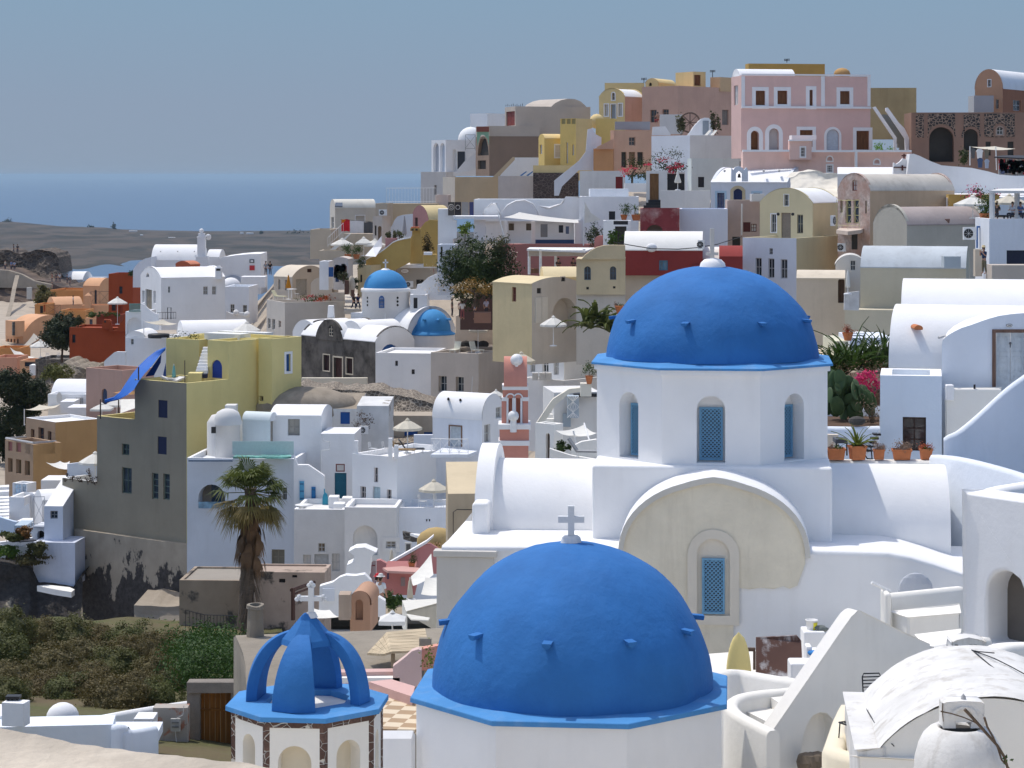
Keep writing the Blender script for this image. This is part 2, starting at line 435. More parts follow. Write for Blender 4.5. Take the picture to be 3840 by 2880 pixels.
def wallpath(pts,yb,t,m,name='parapet_wall',label=None,cat='wall',group=None,zb=None,parent=None,rnd=3,cap=None,closed=False):
 P=[W(*p)for p in pts]
 return wallpath_w(P,t,m,zb if zb is not None else min(sz(yb)*p[2]for p in pts),name,label,cat,group,parent,rnd,cap)
def wallpath_w(P,t,m,zb,name,label,cat,group=None,parent=None,rnd=3,cap=None):
 mb=MB(m);k=len(P);rows=[]
 for i,p in enumerate(P):
  a=(p-P[i-1])if i else(P[1]-p);b=(P[i+1]-p)if i<k-1 else(p-P[i-1])
  a.z=b.z=0;a.normalize();b.normalize();tdir=(a+b).normalized()
  nrm=V((tdir.y,-tdir.x,0));cs=max(.35,nrm.dot(V((a.y,-a.x,0))));nrm=nrm/cs
  r=[];h=t/2
  r.append(V((p.x,p.y,zb))+nrm*h)
  for j in range(rnd+1):
   an=PI*j/rnd if rnd>1 else PI*j
   rr=min(h,.14)if rnd>1 else 0
   off=nrm*(math.cos(an)*rr+(h-rr)*(1 if j<(rnd+1)/2 else-1))if rnd>1 else nrm*(h if j==0 else-h)
   r.append(V((p.x,p.y,p.z-rr+math.sin(an)*rr))+off)
  r.append(V((p.x,p.y,zb))-nrm*h)
  rows.append(r)
 mb.sheet(rows)
 n=len(rows[0]);mb.add(rows[0],[tuple(range(n))]);mb.add(rows[-1],[tuple(range(n))[::-1]])
 if rnd>2:
  mb.fs=[True]*len(mb.fs);mb.fs[-1]=mb.fs[-2]=False
 if parent is not None:return link(name,mb,parent)
 return link(name,mb,None,V((P[0].x,P[0].y,zb)),label,cat,group)
def smoothpath(pts,n=4):
 out=[];k=len(pts)
 for i in range(k-1):
  p0,p1,p2,p3=(V(pts[max(i-1,0)]),V(pts[i]),V(pts[i+1]),V(pts[min(i+2,k-1)]))
  for j in range(n):
   t=j/n
   out.append(tuple(.5*((2*p1)+(p2-p0)*t+(2*p0-5*p1+4*p2-p3)*t*t+(3*p1-p0-3*p2+p3)*t**3)))
 return out+[tuple(pts[-1])]
SUN_E=2.3;SKY_E=.15;SKY_D=2.2;SKY_O=.8;EXPO=0.35;HAZE=.38e-4
def flat(mb,pts,D0,h):
 z=sz(pts[0][1])*D0;P=[]
 for x,y in pts:
  D=z/sz(y);P.append(V((sx(x)*D,D,z)))
 mb.prism(P,(0,0,-h));return P
def pwall(mb,pts,off,D=None):
 P=[W(p[0],p[1],p[2]if len(p)>2 else D)for p in pts];mb.prism(P,off);return P
def pbox(mb,x0,y0,x1,y1,D,dep,rz=0):
 a=W(x0,y1,D);b=W(x1,y0,D)
 if rz:
  c=(a+b)/2;M=Matrix.Translation(c)@Matrix.Rotation(R(rz),4,'Z');h=(b-a)/2
  mb.box((-h.x,0,-h.z),(h.x,dep,h.z),M)
 else:mb.box((a.x,D,a.z),(b.x,D+dep,b.z))
def one(name,label,cat,mb,group=None,bev=0):
 k=min(range(len(mb.v)),key=lambda i:mb.v[i].z);o=link(name,mb,None,mb.v[k].copy(),label,cat,group)
 if bev:bevel(o,bev,3)
 return o
def leafcloud(mb,c,r,n,size,seed=0,clump=.5,flatten=0.,shell=.45,long=1.0,low=-1.0,core=0):
 rnd=random.Random(seed);c=V(c);r=V(r)if hasattr(r,'__len__')else V((r,r,r))
 nc=max(6,n//60);cl=[]
 while len(cl)<nc:
  d=V((rnd.gauss(0,1),rnd.gauss(0,1),rnd.gauss(0,1))).normalized()
  if d.z<low:continue
  k=1+.3*noise.noise(d*2.3+V((seed,0,0)))
  cl.append(d*(shell+(1-shell)*rnd.random()**.5)*k)
 cs=.95/nc**.33*clump*2
 if core:
  k0=len(mb.v);mb.sphere((0,0,0),core,16);mb.v[k0:]=[c+V((q.x*r.x,q.y*r.y,q.z*r.z))*(1+.35*noise.noise(q*2.6+V((seed,3,0))))for q in mb.v[k0:]]
 for i in range(n):
  q=cl[i%nc]
  p=q+V((rnd.gauss(0,1),rnd.gauss(0,1),rnd.gauss(0,1)))*cs*.45
  p=c+V((p.x*r.x,p.y*r.y,p.z*r.z))
  od=(p-c).normalized()+V((rnd.gauss(0,1),rnd.gauss(0,1),rnd.gauss(0,1)+.35))*.55;u=od.cross(V((rnd.gauss(0,1),rnd.gauss(0,1),rnd.gauss(0,1)))).normalized();w=od.cross(u).normalized()
  s_=size*(.6+.8*rnd.random());u*=s_*long;w*=s_*.5
  mb.add([p-u*.5,p+w*.5,p+u*.5,p-w*.5],[(0,1,2,3)])
def blades(mb,c,n,L,w,seed=0,spread=(15,75),droop=.5,segs=5):
 rnd=random.Random(seed);c=V(c)
 for i in range(n):
  a=2*PI*(i+rnd.random()*.6)/n*1.0+rnd.random();e=R(rnd.uniform(*spread));l=L*rnd.uniform(.65,1.1)
  d=V((math.cos(a),math.sin(a),0));sdv=V((-d.y,d.x,0));pl=[];pr=[];p=c.copy()
  for k in range(segs+1):
   t=k/segs;ww=w*(1-t**2)*(.5+min(1,t*4)*.5)+.004
   up=math.cos(e+droop*t*t*1.4);ou=math.sin(e+droop*t*t*1.4)
   if k:p=p+(d*ou+V((0,0,up)))*l/segs
   pl.append(p-sdv*ww/2+V((0,0,ww*.25)));pr.append(p+sdv*ww/2+V((0,0,ww*.25)))
  md=[(a_+b_)/2-V((0,0,w*.2))for a_,b_ in zip(pl,pr)]
  mb.sheet([pl,md,pr])
leaf_g=leafm((.035,.075,.014));leaf_d=leafm((.02,.045,.012));leaf_y=leafm((.10,.14,.03));leaf_o=leafm((.07,.085,.03));leaf_gray=leafm((.22,.17,.15),.35)
leaf_red=leafm((.45,.05,.10),.3);leaf_wh=leafm((.62,.62,.58),.2);bark=wood((.12,.085,.06))
soil=plaster((.10,.06,.04),.3,0,3)
def pot_at(base,w,h,label,kind,group,seed=0,round_=False,wide=1.0):
 t=thing('potted_plant',label,'potted plant',base,random.Random(seed).uniform(-.2,.2),group);WM[t]=Matrix.Identity(4);pm=MB(terracotta)
 if round_:pm.sm=True;pm.lathe([(w*.32,0),(w*.46,h*.6),(w*.5,h*.85),(w*.54,h*.86),(w*.54,h),(w*.44,h),(w*.42,h*.8),(0,h*.8)],(0,0,0),14)
 else:
  def ring(k,z):return[V((sx_*w*.5*k*wide,sy_*w*.5*k,z))for sx_,sy_ in((-1,-1),(1,-1),(1,1),(-1,1))]
  pm.sheet([ring(.82,0),ring(.97,h*.84),ring(1.06,h*.84),ring(1.06,h),ring(.92,h),ring(.9,h*.8)],closed=True)
 link('pot',pm,t,local=True)
 sm=MB(soil);sm.box((-w*.44*wide,-w*.44,h*.78),(w*.44*wide,w*.44,h*.82))if not round_ else sm.lathe([(w*.42,h*.82),(0,h*.83)],(0,0,0),12)
 link('soil',sm,t,local=True)
 pl=MB();c=(0,0,h*.82)
 if kind=='aloe':pl.use(leaf_y,True);blades(pl,c,22,w*1.9,w*.22,seed,(5,75),.35);pl.use(leaf_d,True);blades(pl,c,8,w*1.2,w*.16,seed+1,(40,95),.7)
 elif kind=='dry':pl.use(leaf_gray);leafcloud(pl,(0,0,h*1.05+w*.1),(w*.55*wide,w*.55,w*.42),700,w*.12,seed,.8)
 elif kind=='red':pl.use(leafm((.30,.07,.03),.4));leafcloud(pl,(0,0,h*1.15),(w*.5,w*.5,w*.4),420,w*.14,seed,.8);pl.use(leaf_g);leafcloud(pl,(0,0,h*.98),(w*.5,w*.5,w*.2),120,w*.14,seed+5,.8)
 elif kind=='bush':pl.use(leaf_g);leafcloud(pl,(0,0,h+w*.7),(w*.75,w*.75,w*.8),500,w*.2,seed,.8);pl.use(bark);pl.tube([(0,0,h*.8),(0,0,h+w*.5)],w*.05)
 elif kind=='low':pl.use(leaf_g);leafcloud(pl,(w*.1,0,h*.95),(w*.4,w*.4,w*.22),160,w*.14,seed,.8);pl.use(leaf_gray);leafcloud(pl,(-w*.35,0,h*1.1),(w*.2,w*.2,w*.3),120,w*.12,seed+2,.8)
 elif kind=='palmlet':pl.use(leaf_g,True);pl.tube([(0,0,h*.8),(0,0,h+w*.9)],w*.06);blades(pl,(0,0,h+w*.9),22,w*1.1,w*.16,seed,(10,110),.5)
 link('plant',pl,t,local=True);return t
def metal_chair(loc,rz,label,group=None,m=None):
 t=thing('metal_chair',label,'chair',loc,rz,group);I=Matrix.Identity(4);m=m or darkmetal;r=.014
 s=MB(m)
 for k in range(6):y=-.2+k*.08;s.tube([(-.2,y,.45),(.2,y,.45)],r*.9,6)
 s.tube([(-.2,-.22,.45),(-.2,.22,.45),(.2,.22,.45),(.2,-.22,.45),(-.2,-.22,.45)],r,6);
 WM[t]=I;link('seat',s,t,local=True)
 b=MB(m);b.tube([(-.19,.21,.45),(-.19,.27,.78),(-.16,.285,.84),(.16,.285,.84),(.19,.27,.78),(.19,.21,.45)],r,6)
 for k in range(4):z=.58+k*.065;b.tube([(-.19,.215+(z-.45)*.18,z),(.19,.215+(z-.45)*.18,z)],r*.9,6)
 link('backrest',b,t,local=True)
 for x in(-.19,.19):
  for y in(-.2,.2):l=MB(m);l.tube([(x,y,.45),(x*1.1,y*1.15,0)],r,6);link('leg',l,t,local=True)
 return t
def parasol(x,ytop,ybot,D,wpx,label,sides=8,m=None,drop=.28,group='parasols over the terraces',closed=False,cat='parasol',pole_m=None,ybase=None):
 top=W(x,ytop,D);wd=wpx*mp(D);base=W(x,ybase or ybot,D);m=m or canvas
 t=thing('parasol' if not closed else'closed_parasol',label,cat,(top.x,D,base.z),0,group);WM[t]=Matrix.Identity(4);H=top.z-base.z
 c=MB(m);a0=PI/sides*(1 if sides==4 else .3);r=wd/2/(math.cos(PI/4)if 0 else 1)
 if closed:
  c.sm=True;c.lathe([(.02,H),(.07,H-.1),(.12,H-.5),(wd/2,H-max(.9,(ny(ybot)-ny(ytop))/FN*D*.92)),(wd*.42,H-(ny(ybot)-ny(ytop))/FN*D),(.04,H-(ny(ybot)-ny(ytop))/FN*D*.95)],(0,0,0),10)
 else:
  h=wd*drop;rows=[]
  for k,(rr,zz)in enumerate(((.0,0),(.12,-.10),(.5,-.46),(1,-1))):
   row=[]
   for j in range(sides*2):
    a=a0+PI*j/sides;q=rr*r*(1 if j%2==0 else math.cos(PI/sides)*(.97 if rr==1 else 1));row.append(V((q*math.cos(a),q*math.sin(a),H+zz*h-(.015 if j%2 else 0))))
   rows.append(row)
  rows.append([p*1+V((0,0,-.16))for p in rows[-1]])
  c.sheet(rows,closed=True)
  cp=[V((math.cos(a0+PI*j/sides)*r*.16,math.sin(a0+PI*j/sides)*r*.16,H-.05*h))for j in range(sides*2)]
  c.sheet([cp,[V((p.x*.15,p.y*.15,H+.1))for p in cp]],closed=True)
 co_=link('canopy',c,t,local=True)
 pm=MB(pole_m or whitepaint);pm.tube([(0,0,0),(0,0,H+.08)],.03,8)
 link('pole',pm,t,local=True)
 bm=MB(whitepaint);bm.lathe([(.28,0),(.28,.06),(.05,.1)],(0,0,0),12);link('base',bm,t,local=True)
 if not closed:
  rb=MB(pole_m or whitepaint)
  for j in range(sides):a=a0+2*PI*j/sides;rb.tube([(0,0,H-h*.95),(r*.5*math.cos(a),r*.5*math.sin(a),H-h*.5)],.012,4)
  link('rib',rb,t,local=True)
 return t
def sail(pts,label,m=None,sag=.3,name='shade_sail',n=8,group=None,posts=()):
 P=[W(*p)for p in pts];mb=MB(m or canvas);mb.sm=True;rows=[]
 if len(P)==3:P=P+[P[2]]
 for i in range(n+1):
  s=i/n;a=P[0].lerp(P[3],s);b=P[1].lerp(P[2],s);rows.append([a.lerp(b,j/n)-V((0,0,sag*4*(s*(1-s)+(j/n)*(1-j/n))*.5-sag*.0))for j in range(n+1)])
 mb.sheet(rows)
 t=thing(name,label,'awning',(P[0].x,P[0].y,min(p.z for p in P)),0,group);link('canvas',mb,t)
 for a,b in posts:pm=MB(whitepaint);pm.tube([W(*a),W(*b)],.045,8);link('pole',pm,t)
 return t
def ac_unit(x0,y0,x1,y1,D,label,rz=0,group='air conditioners on the houses'):
 a=W(x0,y1,D);b=W(x1,y0,D);w,h=b.x-a.x,b.z-a.z
 t=thing('air_conditioner',label,'air conditioner',(a.x+w/2,D,a.z),R(rz),group);WM[t]=Matrix.Identity(4)
 m=MB(whitepaint);m.box((-w/2,0,0),(w/2,.32,h));link('casing',m,t,local=True)
 f=MB(darkmetal);f.lathe([(h*.38,0),(h*.36,.012),(0,.012)],(0,0,0),18);f.v=[V((p.x-w*.12,-p.z-.004,p.y+h*.5))for p in f.v];link('fan',f,t,local=True)
 g=MB(whitepaint);
 for k in range(4):g.tube([(-w*.12+h*.36*math.cos(PI*k/4),-.03,h*.5+h*.36*math.sin(PI*k/4)),(-w*.12-h*.36*math.cos(PI*k/4),-.03,h*.5-h*.36*math.sin(PI*k/4))],.008,4)
 link('grille',g,t,local=True);return t
def pw(label,name,cat,pts,D,dep,m,group=None,parent=None,yaw=0):
 mb=MB(m);P=[W(p[0],p[1],p[2]if len(p)>2 else D)for p in pts];mb.prism(P,(dep*math.sin(R(yaw)),dep*math.cos(R(yaw)),0))
 return link(name,mb,parent)if parent is not None else one(name,label,cat,mb,group)
def crag(label,name,tops,yb,D,dep,amp,m,nxs=60,nys=24,lean=0,sc_=.35,kind='structure',cat=None):
 xs=[t[0]for t in tops];rows=[];mb=MB(m)
 for j in range(nys+1):
  t=j/nys;r=[]
  for i in range(nxs+1):
   x=xs[0]+(xs[-1]-xs[0])*i/nxs
   k=max(q for q in range(len(tops)-1)if tops[q][0]<=x+1e-6);a,b=tops[k],tops[k+1];yt=a[1]+(b[1]-a[1])*min(1,(x-a[0])/(b[0]-a[0]))
   d=D-lean*t;p=W(x,yt,D).lerp(W(x,yb,d),t)if t else W(x,yt,D)
   n=noise.noise_vector(p*sc_)*amp+noise.noise_vector(p*sc_*3)*amp*.4;r.append(p+V((n.x*.3,n.y,n.z*.5)))
  rows.append(r)
 back=[p+V((0,dep,amp*.4*noise.noise(p)))for p in rows[0]]
 mb.sheet([back]+rows)
 o=link(name,mb,None,rows[-1][0].copy(),label,cat);o['kind']=kind if kind else'thing'
 if not kind:del o['kind']
 return o
def tree(x,y,rx,ry,D,yb,label,m,n=2500,leaf=.3,seed=1,name='tree',cat='tree',extra=None,shell=.45,rd=None,group=None):
 c=W(x,y,D);a=rx*mp(D);b=ry*mp(D);base=W(x,yb,D)
 t=thing(name,label,cat,base,0,group);mb=MB(m);leafcloud(mb,c,(a,(rd or a*.8),b),n,leaf,seed,.6,shell=max(shell,.5),core=.5 if n>900 else 0)
 if extra:
  em,en,es=extra;mb.use(em);leafcloud(mb,c,(a*1.03,(rd or a*.8)*1.03,b*1.03),en,es,seed+7,.35,shell=.9)
 link('crown',mb,t);tk=MB(bark);tk.tube([base,base.lerp(c,.5)+V((a*.06,0,0)),c+V((0,0,b*.3))],[max(.06,a*.09),max(.04,a*.06),.02],7)
 for k in range(6):
  an=k*1.05+seed;tk.tube([base.lerp(c,.55+.06*k),c+V((math.cos(an)*a*.6,math.sin(an)*a*.5,(k-2)*b*.16))],[max(.03,a*.035),.012],5)
 link('trunk',tk,t);return t
def railing(pts,h,label,m=None,parent=None,step=.5,name='railing',cross=False,group=None,bars=True):
 mb=MB(m or whitepaint);P=[V(p)for p in pts];up=V((0,0,h))
 mb.tube([p+up for p in P],.025,5);mb.tube([p+up*.12 for p in P],.018,4)
 for a,b in zip(P,P[1:]):
  n=max(1,int((b-a).length/step))
  for k in range(n+1):p=a.lerp(b,k/n);mb.tube([p,p+up],.016,4)
  if cross:
   for k in range(n):p,q=a.lerp(b,k/n),a.lerp(b,(k+1)/n);mb.tube([p+up*.15,q+up*.95],.014,4);mb.tube([p+up*.95,q+up*.15],.014,4)
 if parent is not None:return link(name,mb,parent)
 return one(name,label,'railing',mb,group)
def box_thing(label,name,cat,x0,y0,x1,y1,D,dep,m,rz=0,group=None,bev=0):
 mb=MB(m);pbox(mb,x0,y0,x1,y1,D,dep,rz);return one(name,label,cat,mb,group,bev)
def vault(label,name,*a,**k):
 ops=k.pop('ops',());b_=Bld(label,name,k.pop('cat','house'),k.pop('group',None));b=b_.blk(*a,**k)
 for q,kw in ops:b.o(*q,**kw)
 b_.build();b_.b0=b;return b_
def skinmesh(name,verts,edges,rad,m,sub=1):
 me=bpy.data.meshes.new(name);me.from_pydata(verts,edges,[]);o=bpy.data.objects.new(name,me);COL.objects.link(o)
 sk=o.modifiers.new('s','SKIN');
 if not me.skin_vertices:pass
 for v,r in zip(me.skin_vertices[0].data,rad):v.radius=(r,r)if not hasattr(r,'__len__')else r
 me.skin_vertices[0].data[0].use_root=True
 su=o.modifiers.new('u','SUBSURF');su.levels=su.render_levels=sub
 dg=bpy.context.evaluated_depsgraph_get();em=bpy.data.meshes.new_from_object(o.evaluated_get(dg));em.name=name
 bpy.data.objects.remove(o);em.materials.clear();em.materials.append(m)
 for p in em.polygons:p.use_smooth=True
 return em
_pm={}
skin_m=paint((.45,.25,.17),.6)
POSE={'stand':dict(pel=(0,0,.92),ch=(0,0,1.3),nk=(0,0,1.47),hd=(0,-.02,1.62),kn=[(.1,-.02,.5),(-.1,-.04,.5)],ft=[(.11,.02,.05),(-.12,-.02,.05)],el=[(.25,.05,1.1),(-.26,.04,1.1)],ha=[(.24,-.08,.86),(-.25,-.08,.86)]),'photo':dict(pel=(0,0,.92),ch=(0,-.02,1.3),nk=(0,-.03,1.47),hd=(0,-.07,1.61),kn=[(.11,-.02,.5),(-.1,-.02,.5)],ft=[(.13,.02,.05),(-.12,-.02,.05)],el=[(.26,-.1,1.14),(-.26,-.1,1.14)],ha=[(.07,-.28,1.42),(-.07,-.28,1.42)]),'walk':dict(pel=(0,0,.9),ch=(0,-.03,1.28),nk=(0,-.05,1.45),hd=(0,-.08,1.6),kn=[(.1,-.2,.52),(-.1,.08,.5)],ft=[(.1,-.25,.06),(-.1,.36,.1)],el=[(.26,.16,1.08),(-.26,-.08,1.08)],ha=[(.25,.12,.84),(-.24,-.28,.95)]),'sit':dict(pel=(0,.05,.5),ch=(0,.08,.88),nk=(0,.06,1.05),hd=(0,.03,1.2),kn=[(.12,-.38,.5),(-.12,-.38,.5)],ft=[(.12,-.36,.06),(-.12,-.36,.06)],el=[(.26,-.02,.72),(-.26,-.02,.72)],ha=[(.12,-.3,.74),(-.12,-.3,.74)])}
def person(loc,rz,label,pose='stand',shirt=(.7,.7,.7),legs=(.04,.05,.09),hair=(.04,.025,.015),hat=None,h=1.72,short=False,sleeves=True,group='people on the terraces and paths'):
 q={k:([V(p)for p in v]if isinstance(v,list)else V(v))for k,v in POSE[pose].items()}
 t=thing('person',label,'person',loc,rz,group);WM[t]=Matrix.Identity(4);t.scale=(h/1.72,)*3
 key=('body',pose)
 if key not in _pm:
  vs=[q['pel'],(q['pel']+q['ch'])/2,q['ch'],q['nk'],q['hd']-V((0,0,.02)),q['hd']+V((0,0,.09))];rd=[(.13,.1),(.12,.09),(.15,.1),(.055,.055),(.085,.095),(.06,.07)]
  es=[(0,1),(1,2),(2,3),(3,4),(4,5)]
  for s,kn,ft,el,ha in((1,q['kn'][0],q['ft'][0],q['el'][0],q['ha'][0]),(-1,q['kn'][1],q['ft'][1],q['el'][1],q['ha'][1])):
   n=len(vs);hip=q['pel']+V((.09*s,0,-.04));vs+=[hip,kn,ft+V((0,.02,.05)),ft+V((0,-.14,-.02))];rd+=[.085,.058,.042,.035];es+=[(0,n),(n,n+1),(n+1,n+2),(n+2,n+3)]
   n=len(vs);sh=q['ch']+V((.18*s,0,.08));vs+=[sh,el,ha];rd+=[.055,.042,.032];es+=[(2,n),(n,n+1),(n+1,n+2)]
   d=(ha-el).normalized();sd=V((1,0,0))if abs(d.x)<.8 else V((0,1,0))
   for j in range(4):vs.append(ha+d*(.11-.012*abs(j-1.2))+sd*(.018*(j-1.5)));rd.append(.010);es.append((n+2,len(vs)-1))
   vs.append(ha+d*.05+sd*(-.055*s));rd.append(.011);es.append((n+2,len(vs)-1))
  _pm[key]=skinmesh('person_body',vs,es,rd,skin_m)
 def add(nm,me):o=bpy.data.objects.new(nm,me);COL.objects.link(o);o.parent=t;return o
 add('body',_pm[key])
 k2=('shirt',pose,tuple(shirt),sleeves)
 if k2 not in _pm:
  vs=[q['pel']+V((0,0,-.02)),(q['pel']+q['ch'])/2,q['ch'],q['ch']+V((0,0,.12))];rd=[(.165,.13),(.15,.12),(.175,.125),(.09,.08)];es=[(0,1),(1,2),(2,3)]
  for s,el in((1,q['el'][0]),(-1,q['el'][1])):
   n=len(vs);sh=q['ch']+V((.18*s,0,.08));vs+=[sh];rd+=[.075];es+=[(2,n)]
   if sleeves:vs.append(sh.lerp(el,.8));rd.append(.068);es.append((n,n+1))
  _pm[k2]=skinmesh('shirt',vs,es,rd,cloth(tuple(shirt),.95,0))
 add('shirt',_pm[k2])
 k3=('legs',pose,tuple(legs),short)
 if k3 not in _pm:
  vs=[q['pel']+V((0,0,.03)),q['pel']-V((0,0,.03))];rd=[(.15,.12),(.15,.125)];es=[(0,1)]
  for s,kn,ft in((1,q['kn'][0],q['ft'][0]),(-1,q['kn'][1],q['ft'][1])):
   n=len(vs);vs+=[q['pel']+V((.09*s,0,-.05)),kn];rd+=[.105,.078];es+=[(1,n),(n,n+1)]
   if not short:vs.append(ft+V((0,.02,.08)));rd.append(.062);es.append((n+1,n+2))
  _pm[k3]=skinmesh('trousers',vs,es,rd,cloth(tuple(legs),.95,0))
 add('trousers' if not short else'shorts',_pm[k3])
 hm=MB(paint(tuple(hair),.7));hm.sm=True;c=q['hd']+V((0,.02,.06));hm.sphere(c,.105,12,(.95,1.05,.95));hm.sphere(c+V((0,.05,-.1)),.07,8);link('hair',hm,t,local=True)
 fm=MB(paint((.03,.02,.02),.5));hd=q['hd']
 for s in(-1,1):fm.sphere(hd+V((.034*s,-.085,.04)),.012,6)
 fm.box(hd+V((-.025,-.098,-.035)),hd+V((.025,-.085,-.026)));link('face',fm,t,local=True)
 if hat:hm=MB(cloth(hat,.9,0));hm.sm=True;hm.lathe([(.2,.0),(.11,.02),(.105,.1),(.06,.13),(0,.135)],c+V((0,0,.03)),14);link('hat',hm,t,local=True)
 return t
SEA=-120.0
def sea_mat():
 m,nt,b=_new('sea');p=_pos(nt,(.02,.004,1))
 n=_noise(nt,p,1.0,6,.6);col=_mix(nt,_ramp(nt,n,[(.3,0),(.7,1)]),(.008,.05,.12),(.012,.065,.15))
 nt.links.new(col,b.inputs['Base Color']);b.inputs['Roughness'].default_value=.35;b.inputs['Specular IOR Level'].default_value=.3
 _bump(nt,b,_noise(nt,_pos(nt,(.15,.15,1)),1,4),.35,1.0);return m
mb=MB(sea_mat());S_=180000
mb.add([(-S_,-3000,SEA),(S_,-3000,SEA),(S_,S_,SEA),(-S_,S_,SEA)],[(0,1,2,3)]);link('sea',mb,kind='structure')
blue=plaster((.030,.160,.44),.22,.22,1.0,.8,.5,(.015,.07,.24))
blue_rim=plaster((.07,.26,.56),.2,.2,1.2,.8,.3,(.45,.5,.55))
white_n=plaster((.80,.80,.80),.05,.09,1.2,.9,.22)
white_nw=plaster((.78,.76,.71),.06,.12,1.2,.9,.25)
latt_m=paint((.15,.33,.50),.6);board=paint((.045,.05,.055),.8)
def ngon(c,r,rot,n=8):return[V((c[0]+r*math.cos(rot+2*PI*i/n),c[1]+r*math.sin(rot+2*PI*i/n),0))for i in range(n)]
def arch_poly(um,a,z0,z1,k=1.0,n=12):
 ri=a*k;return[(um-a,z0),(um+a,z0)]+[(um+a*math.cos(PI*i/n),z1-ri+ri*math.sin(PI*i/n))for i in range(n+1)]
def drum(mb,c,r,rot,z0,z1,holes,rec=.4,n=8,back=None,inner=None):
 vs=ngon(c,r,rot,n);fns=[]
 for i in range(n):
  a,b=vs[i],vs[(i+1)%n];L=(b-a).length;u=(b-a)/L;nin=V((-u.y,u.x,0))
  fn=lambda q,z,dp=0,a=a,u=u,nin=nin:V((a.x+u.x*q+nin.x*dp,a.y+u.y*q+nin.y*dp,z))
  fns.append((fn,L));hs=[h(L)for h in holes.get(i,[])]
  mb.poly([(0,z0),(L,z0),(L,z1),(0,z1)],hs,lambda q,z,f=fn:f(q,z))
  for h in hs:
   for j in range(len(h)):
    p,q=h[j],h[(j+1)%len(h)];mb.quad(fn(*p),fn(*q),fn(*q,rec),fn(*p,rec))
   (back or mb).add([fn(*p,rec)for p in h],[tuple(range(len(h)))])
 return fns
def lattice(parent,fn,u0,u1,z0,z1,dep,step=.12,wd=.04,name='window'):
 pb=MB(board);pb.add([fn(u0,z0,dep),fn(u1,z0,dep),fn(u1,z1,dep),fn(u0,z1,dep)],[(0,1,2,3)])
 p=link(name,pb,parent);fr=MB(latt_m);t=.07
 for a,b,c,d in((u0,u0+t,z0,z1),(u1-t,u1,z0,z1),(u0+t,u1-t,z0,z0+t),(u0+t,u1-t,z1-t,z1)):
  fr.box((0,0,0),(1,1,1),mat_from(fn,a,b,c,d,dep-.09,dep-.01))
 link('frame',fr,p);la=MB(latt_m)
 for sg in(1,-1):
  k=-(z1-z0)
  while k<(u1-u0)+(z1-z0):
   pts=[]
   for e in(-wd/2*1.41,wd/2*1.41):
    q=[]
    for z in(z0,z1):
     q.append([u0+k+e+(z-z0)*sg-(0 if sg>0 else 0),z])
    (ua,za),(ub,zb_)=q
    def cl(u,z):return u,z
    lo,hi=0.,1.
    du=ub-ua
    for lim,s_ in((u0+.05,1),(u1-.05,-1)):
     t_=(lim-ua)/du
     if(du>0)==(s_>0):lo=max(lo,t_)
     else:hi=min(hi,t_)
    pts.append((ua+du*lo,za+(zb_-za)*lo,ua+du*hi,za+(zb_-za)*hi,hi-lo))
   if pts[0][4]>.01 and pts[1][4]>.01:
    dd=dep-.05-(.015 if sg>0 else 0)
    la.add([fn(pts[0][0],pts[0][1],dd),fn(pts[1][0],pts[1][1],dd),fn(pts[1][2],pts[1][3],dd),fn(pts[0][2],pts[0][3],dd)],[(0,1,2,3)])
   k+=step
 link('lattice',la,p)
def dome_mesh(mb,c,r,h,n=64,m=24,lump=.012):
 rows=[]
 for i in range(m+1):
  t=PI/2*i/m
  row=[]
  for j in range(n):
   a=2*PI*j/n;d=V((math.cos(a)*math.cos(t),math.sin(a)*math.cos(t),math.sin(t)))
   k=1+lump*noise.noise(d*3.1+V(c))+lump*.5*noise.noise(d*9+V(c))
   row.append(V((c[0]+d.x*r*k,c[1]+d.y*r*k,c[2]+d.z*h*k)))
  rows.append(row)
 mb.sheet(rows,closed=True)
def spouts(parent,c,r,h,zrel,angs,L=.42,w=.20):
 for a in angs:
  rr=r*math.sqrt(max(0,1-(zrel/h)**2));a=R(a)
  M=Matrix.Translation((c[0],c[1],c[2]+zrel))@Matrix.Rotation(a-PI/2,4,'Z')@Matrix.Rotation(R(-6),4,'X')
  mb=MB(blue)
  mb.prism([M@V((x,rr-.25,z))for x,z in((-w/2,0),(w/2,0),(w*.42,-.07),(w*.15,-.11),(-w*.15,-.11),(-w*.42,-.07))],(M.to_3x3()@V((0,L+.25,0))))
  link('rain_spout',mb,parent)
def wobble(o,amp=.02,sc_=.8):
 for v in o.data.vertices:
  p=v.co;n=noise.noise_vector(p*sc_);v.co=p+n*amp
 return o
C1=(1.30,50.0,-11.02)
ch1=thing('church_dome','large blue dome with stub shade-greyed white cross on white octagonal drum, lowest and nearest','church',(C1[0],C1[1],-18))
mb=MB(white_n);bk=MB(plaster((.72,.68,.58),.08,.1))
nich=lambda L:arch_poly(L/2,.36,-15.5,-12.78)
drum(mb,C1,3.48,R(17),-18,-11.16,{4:[nich],5:[nich],6:[nich],7:[nich],3:[nich]},.35,back=bk);link('drum',mb,ch1);link('niche',bk,ch1)
mb=MB(blue_rim);v0=ngon(C1,3.62,R(17));lo=[V((p.x,p.y,-11.17))for p in v0];hi=[V((p.x,p.y,-11.06))for p in v0]
ctr=[V((C1[0]+(p.x-C1[0])*.8,C1[1]+(p.y-C1[1])*.8,-10.98))for p in v0]
mb.sheet([lo,hi,ctr],closed=True);mb.add(lo,[tuple(range(8))[::-1]]);bevel(link('rim',mb,ch1),.03,2)
mb=MB();mb.use(blue,True);dome_mesh(mb,C1,3.02,3.07);link('dome',mb,ch1)
spouts(ch1,C1,3.02,3.07,1.74,[-90-12+36*k for k in range(-2,8)])
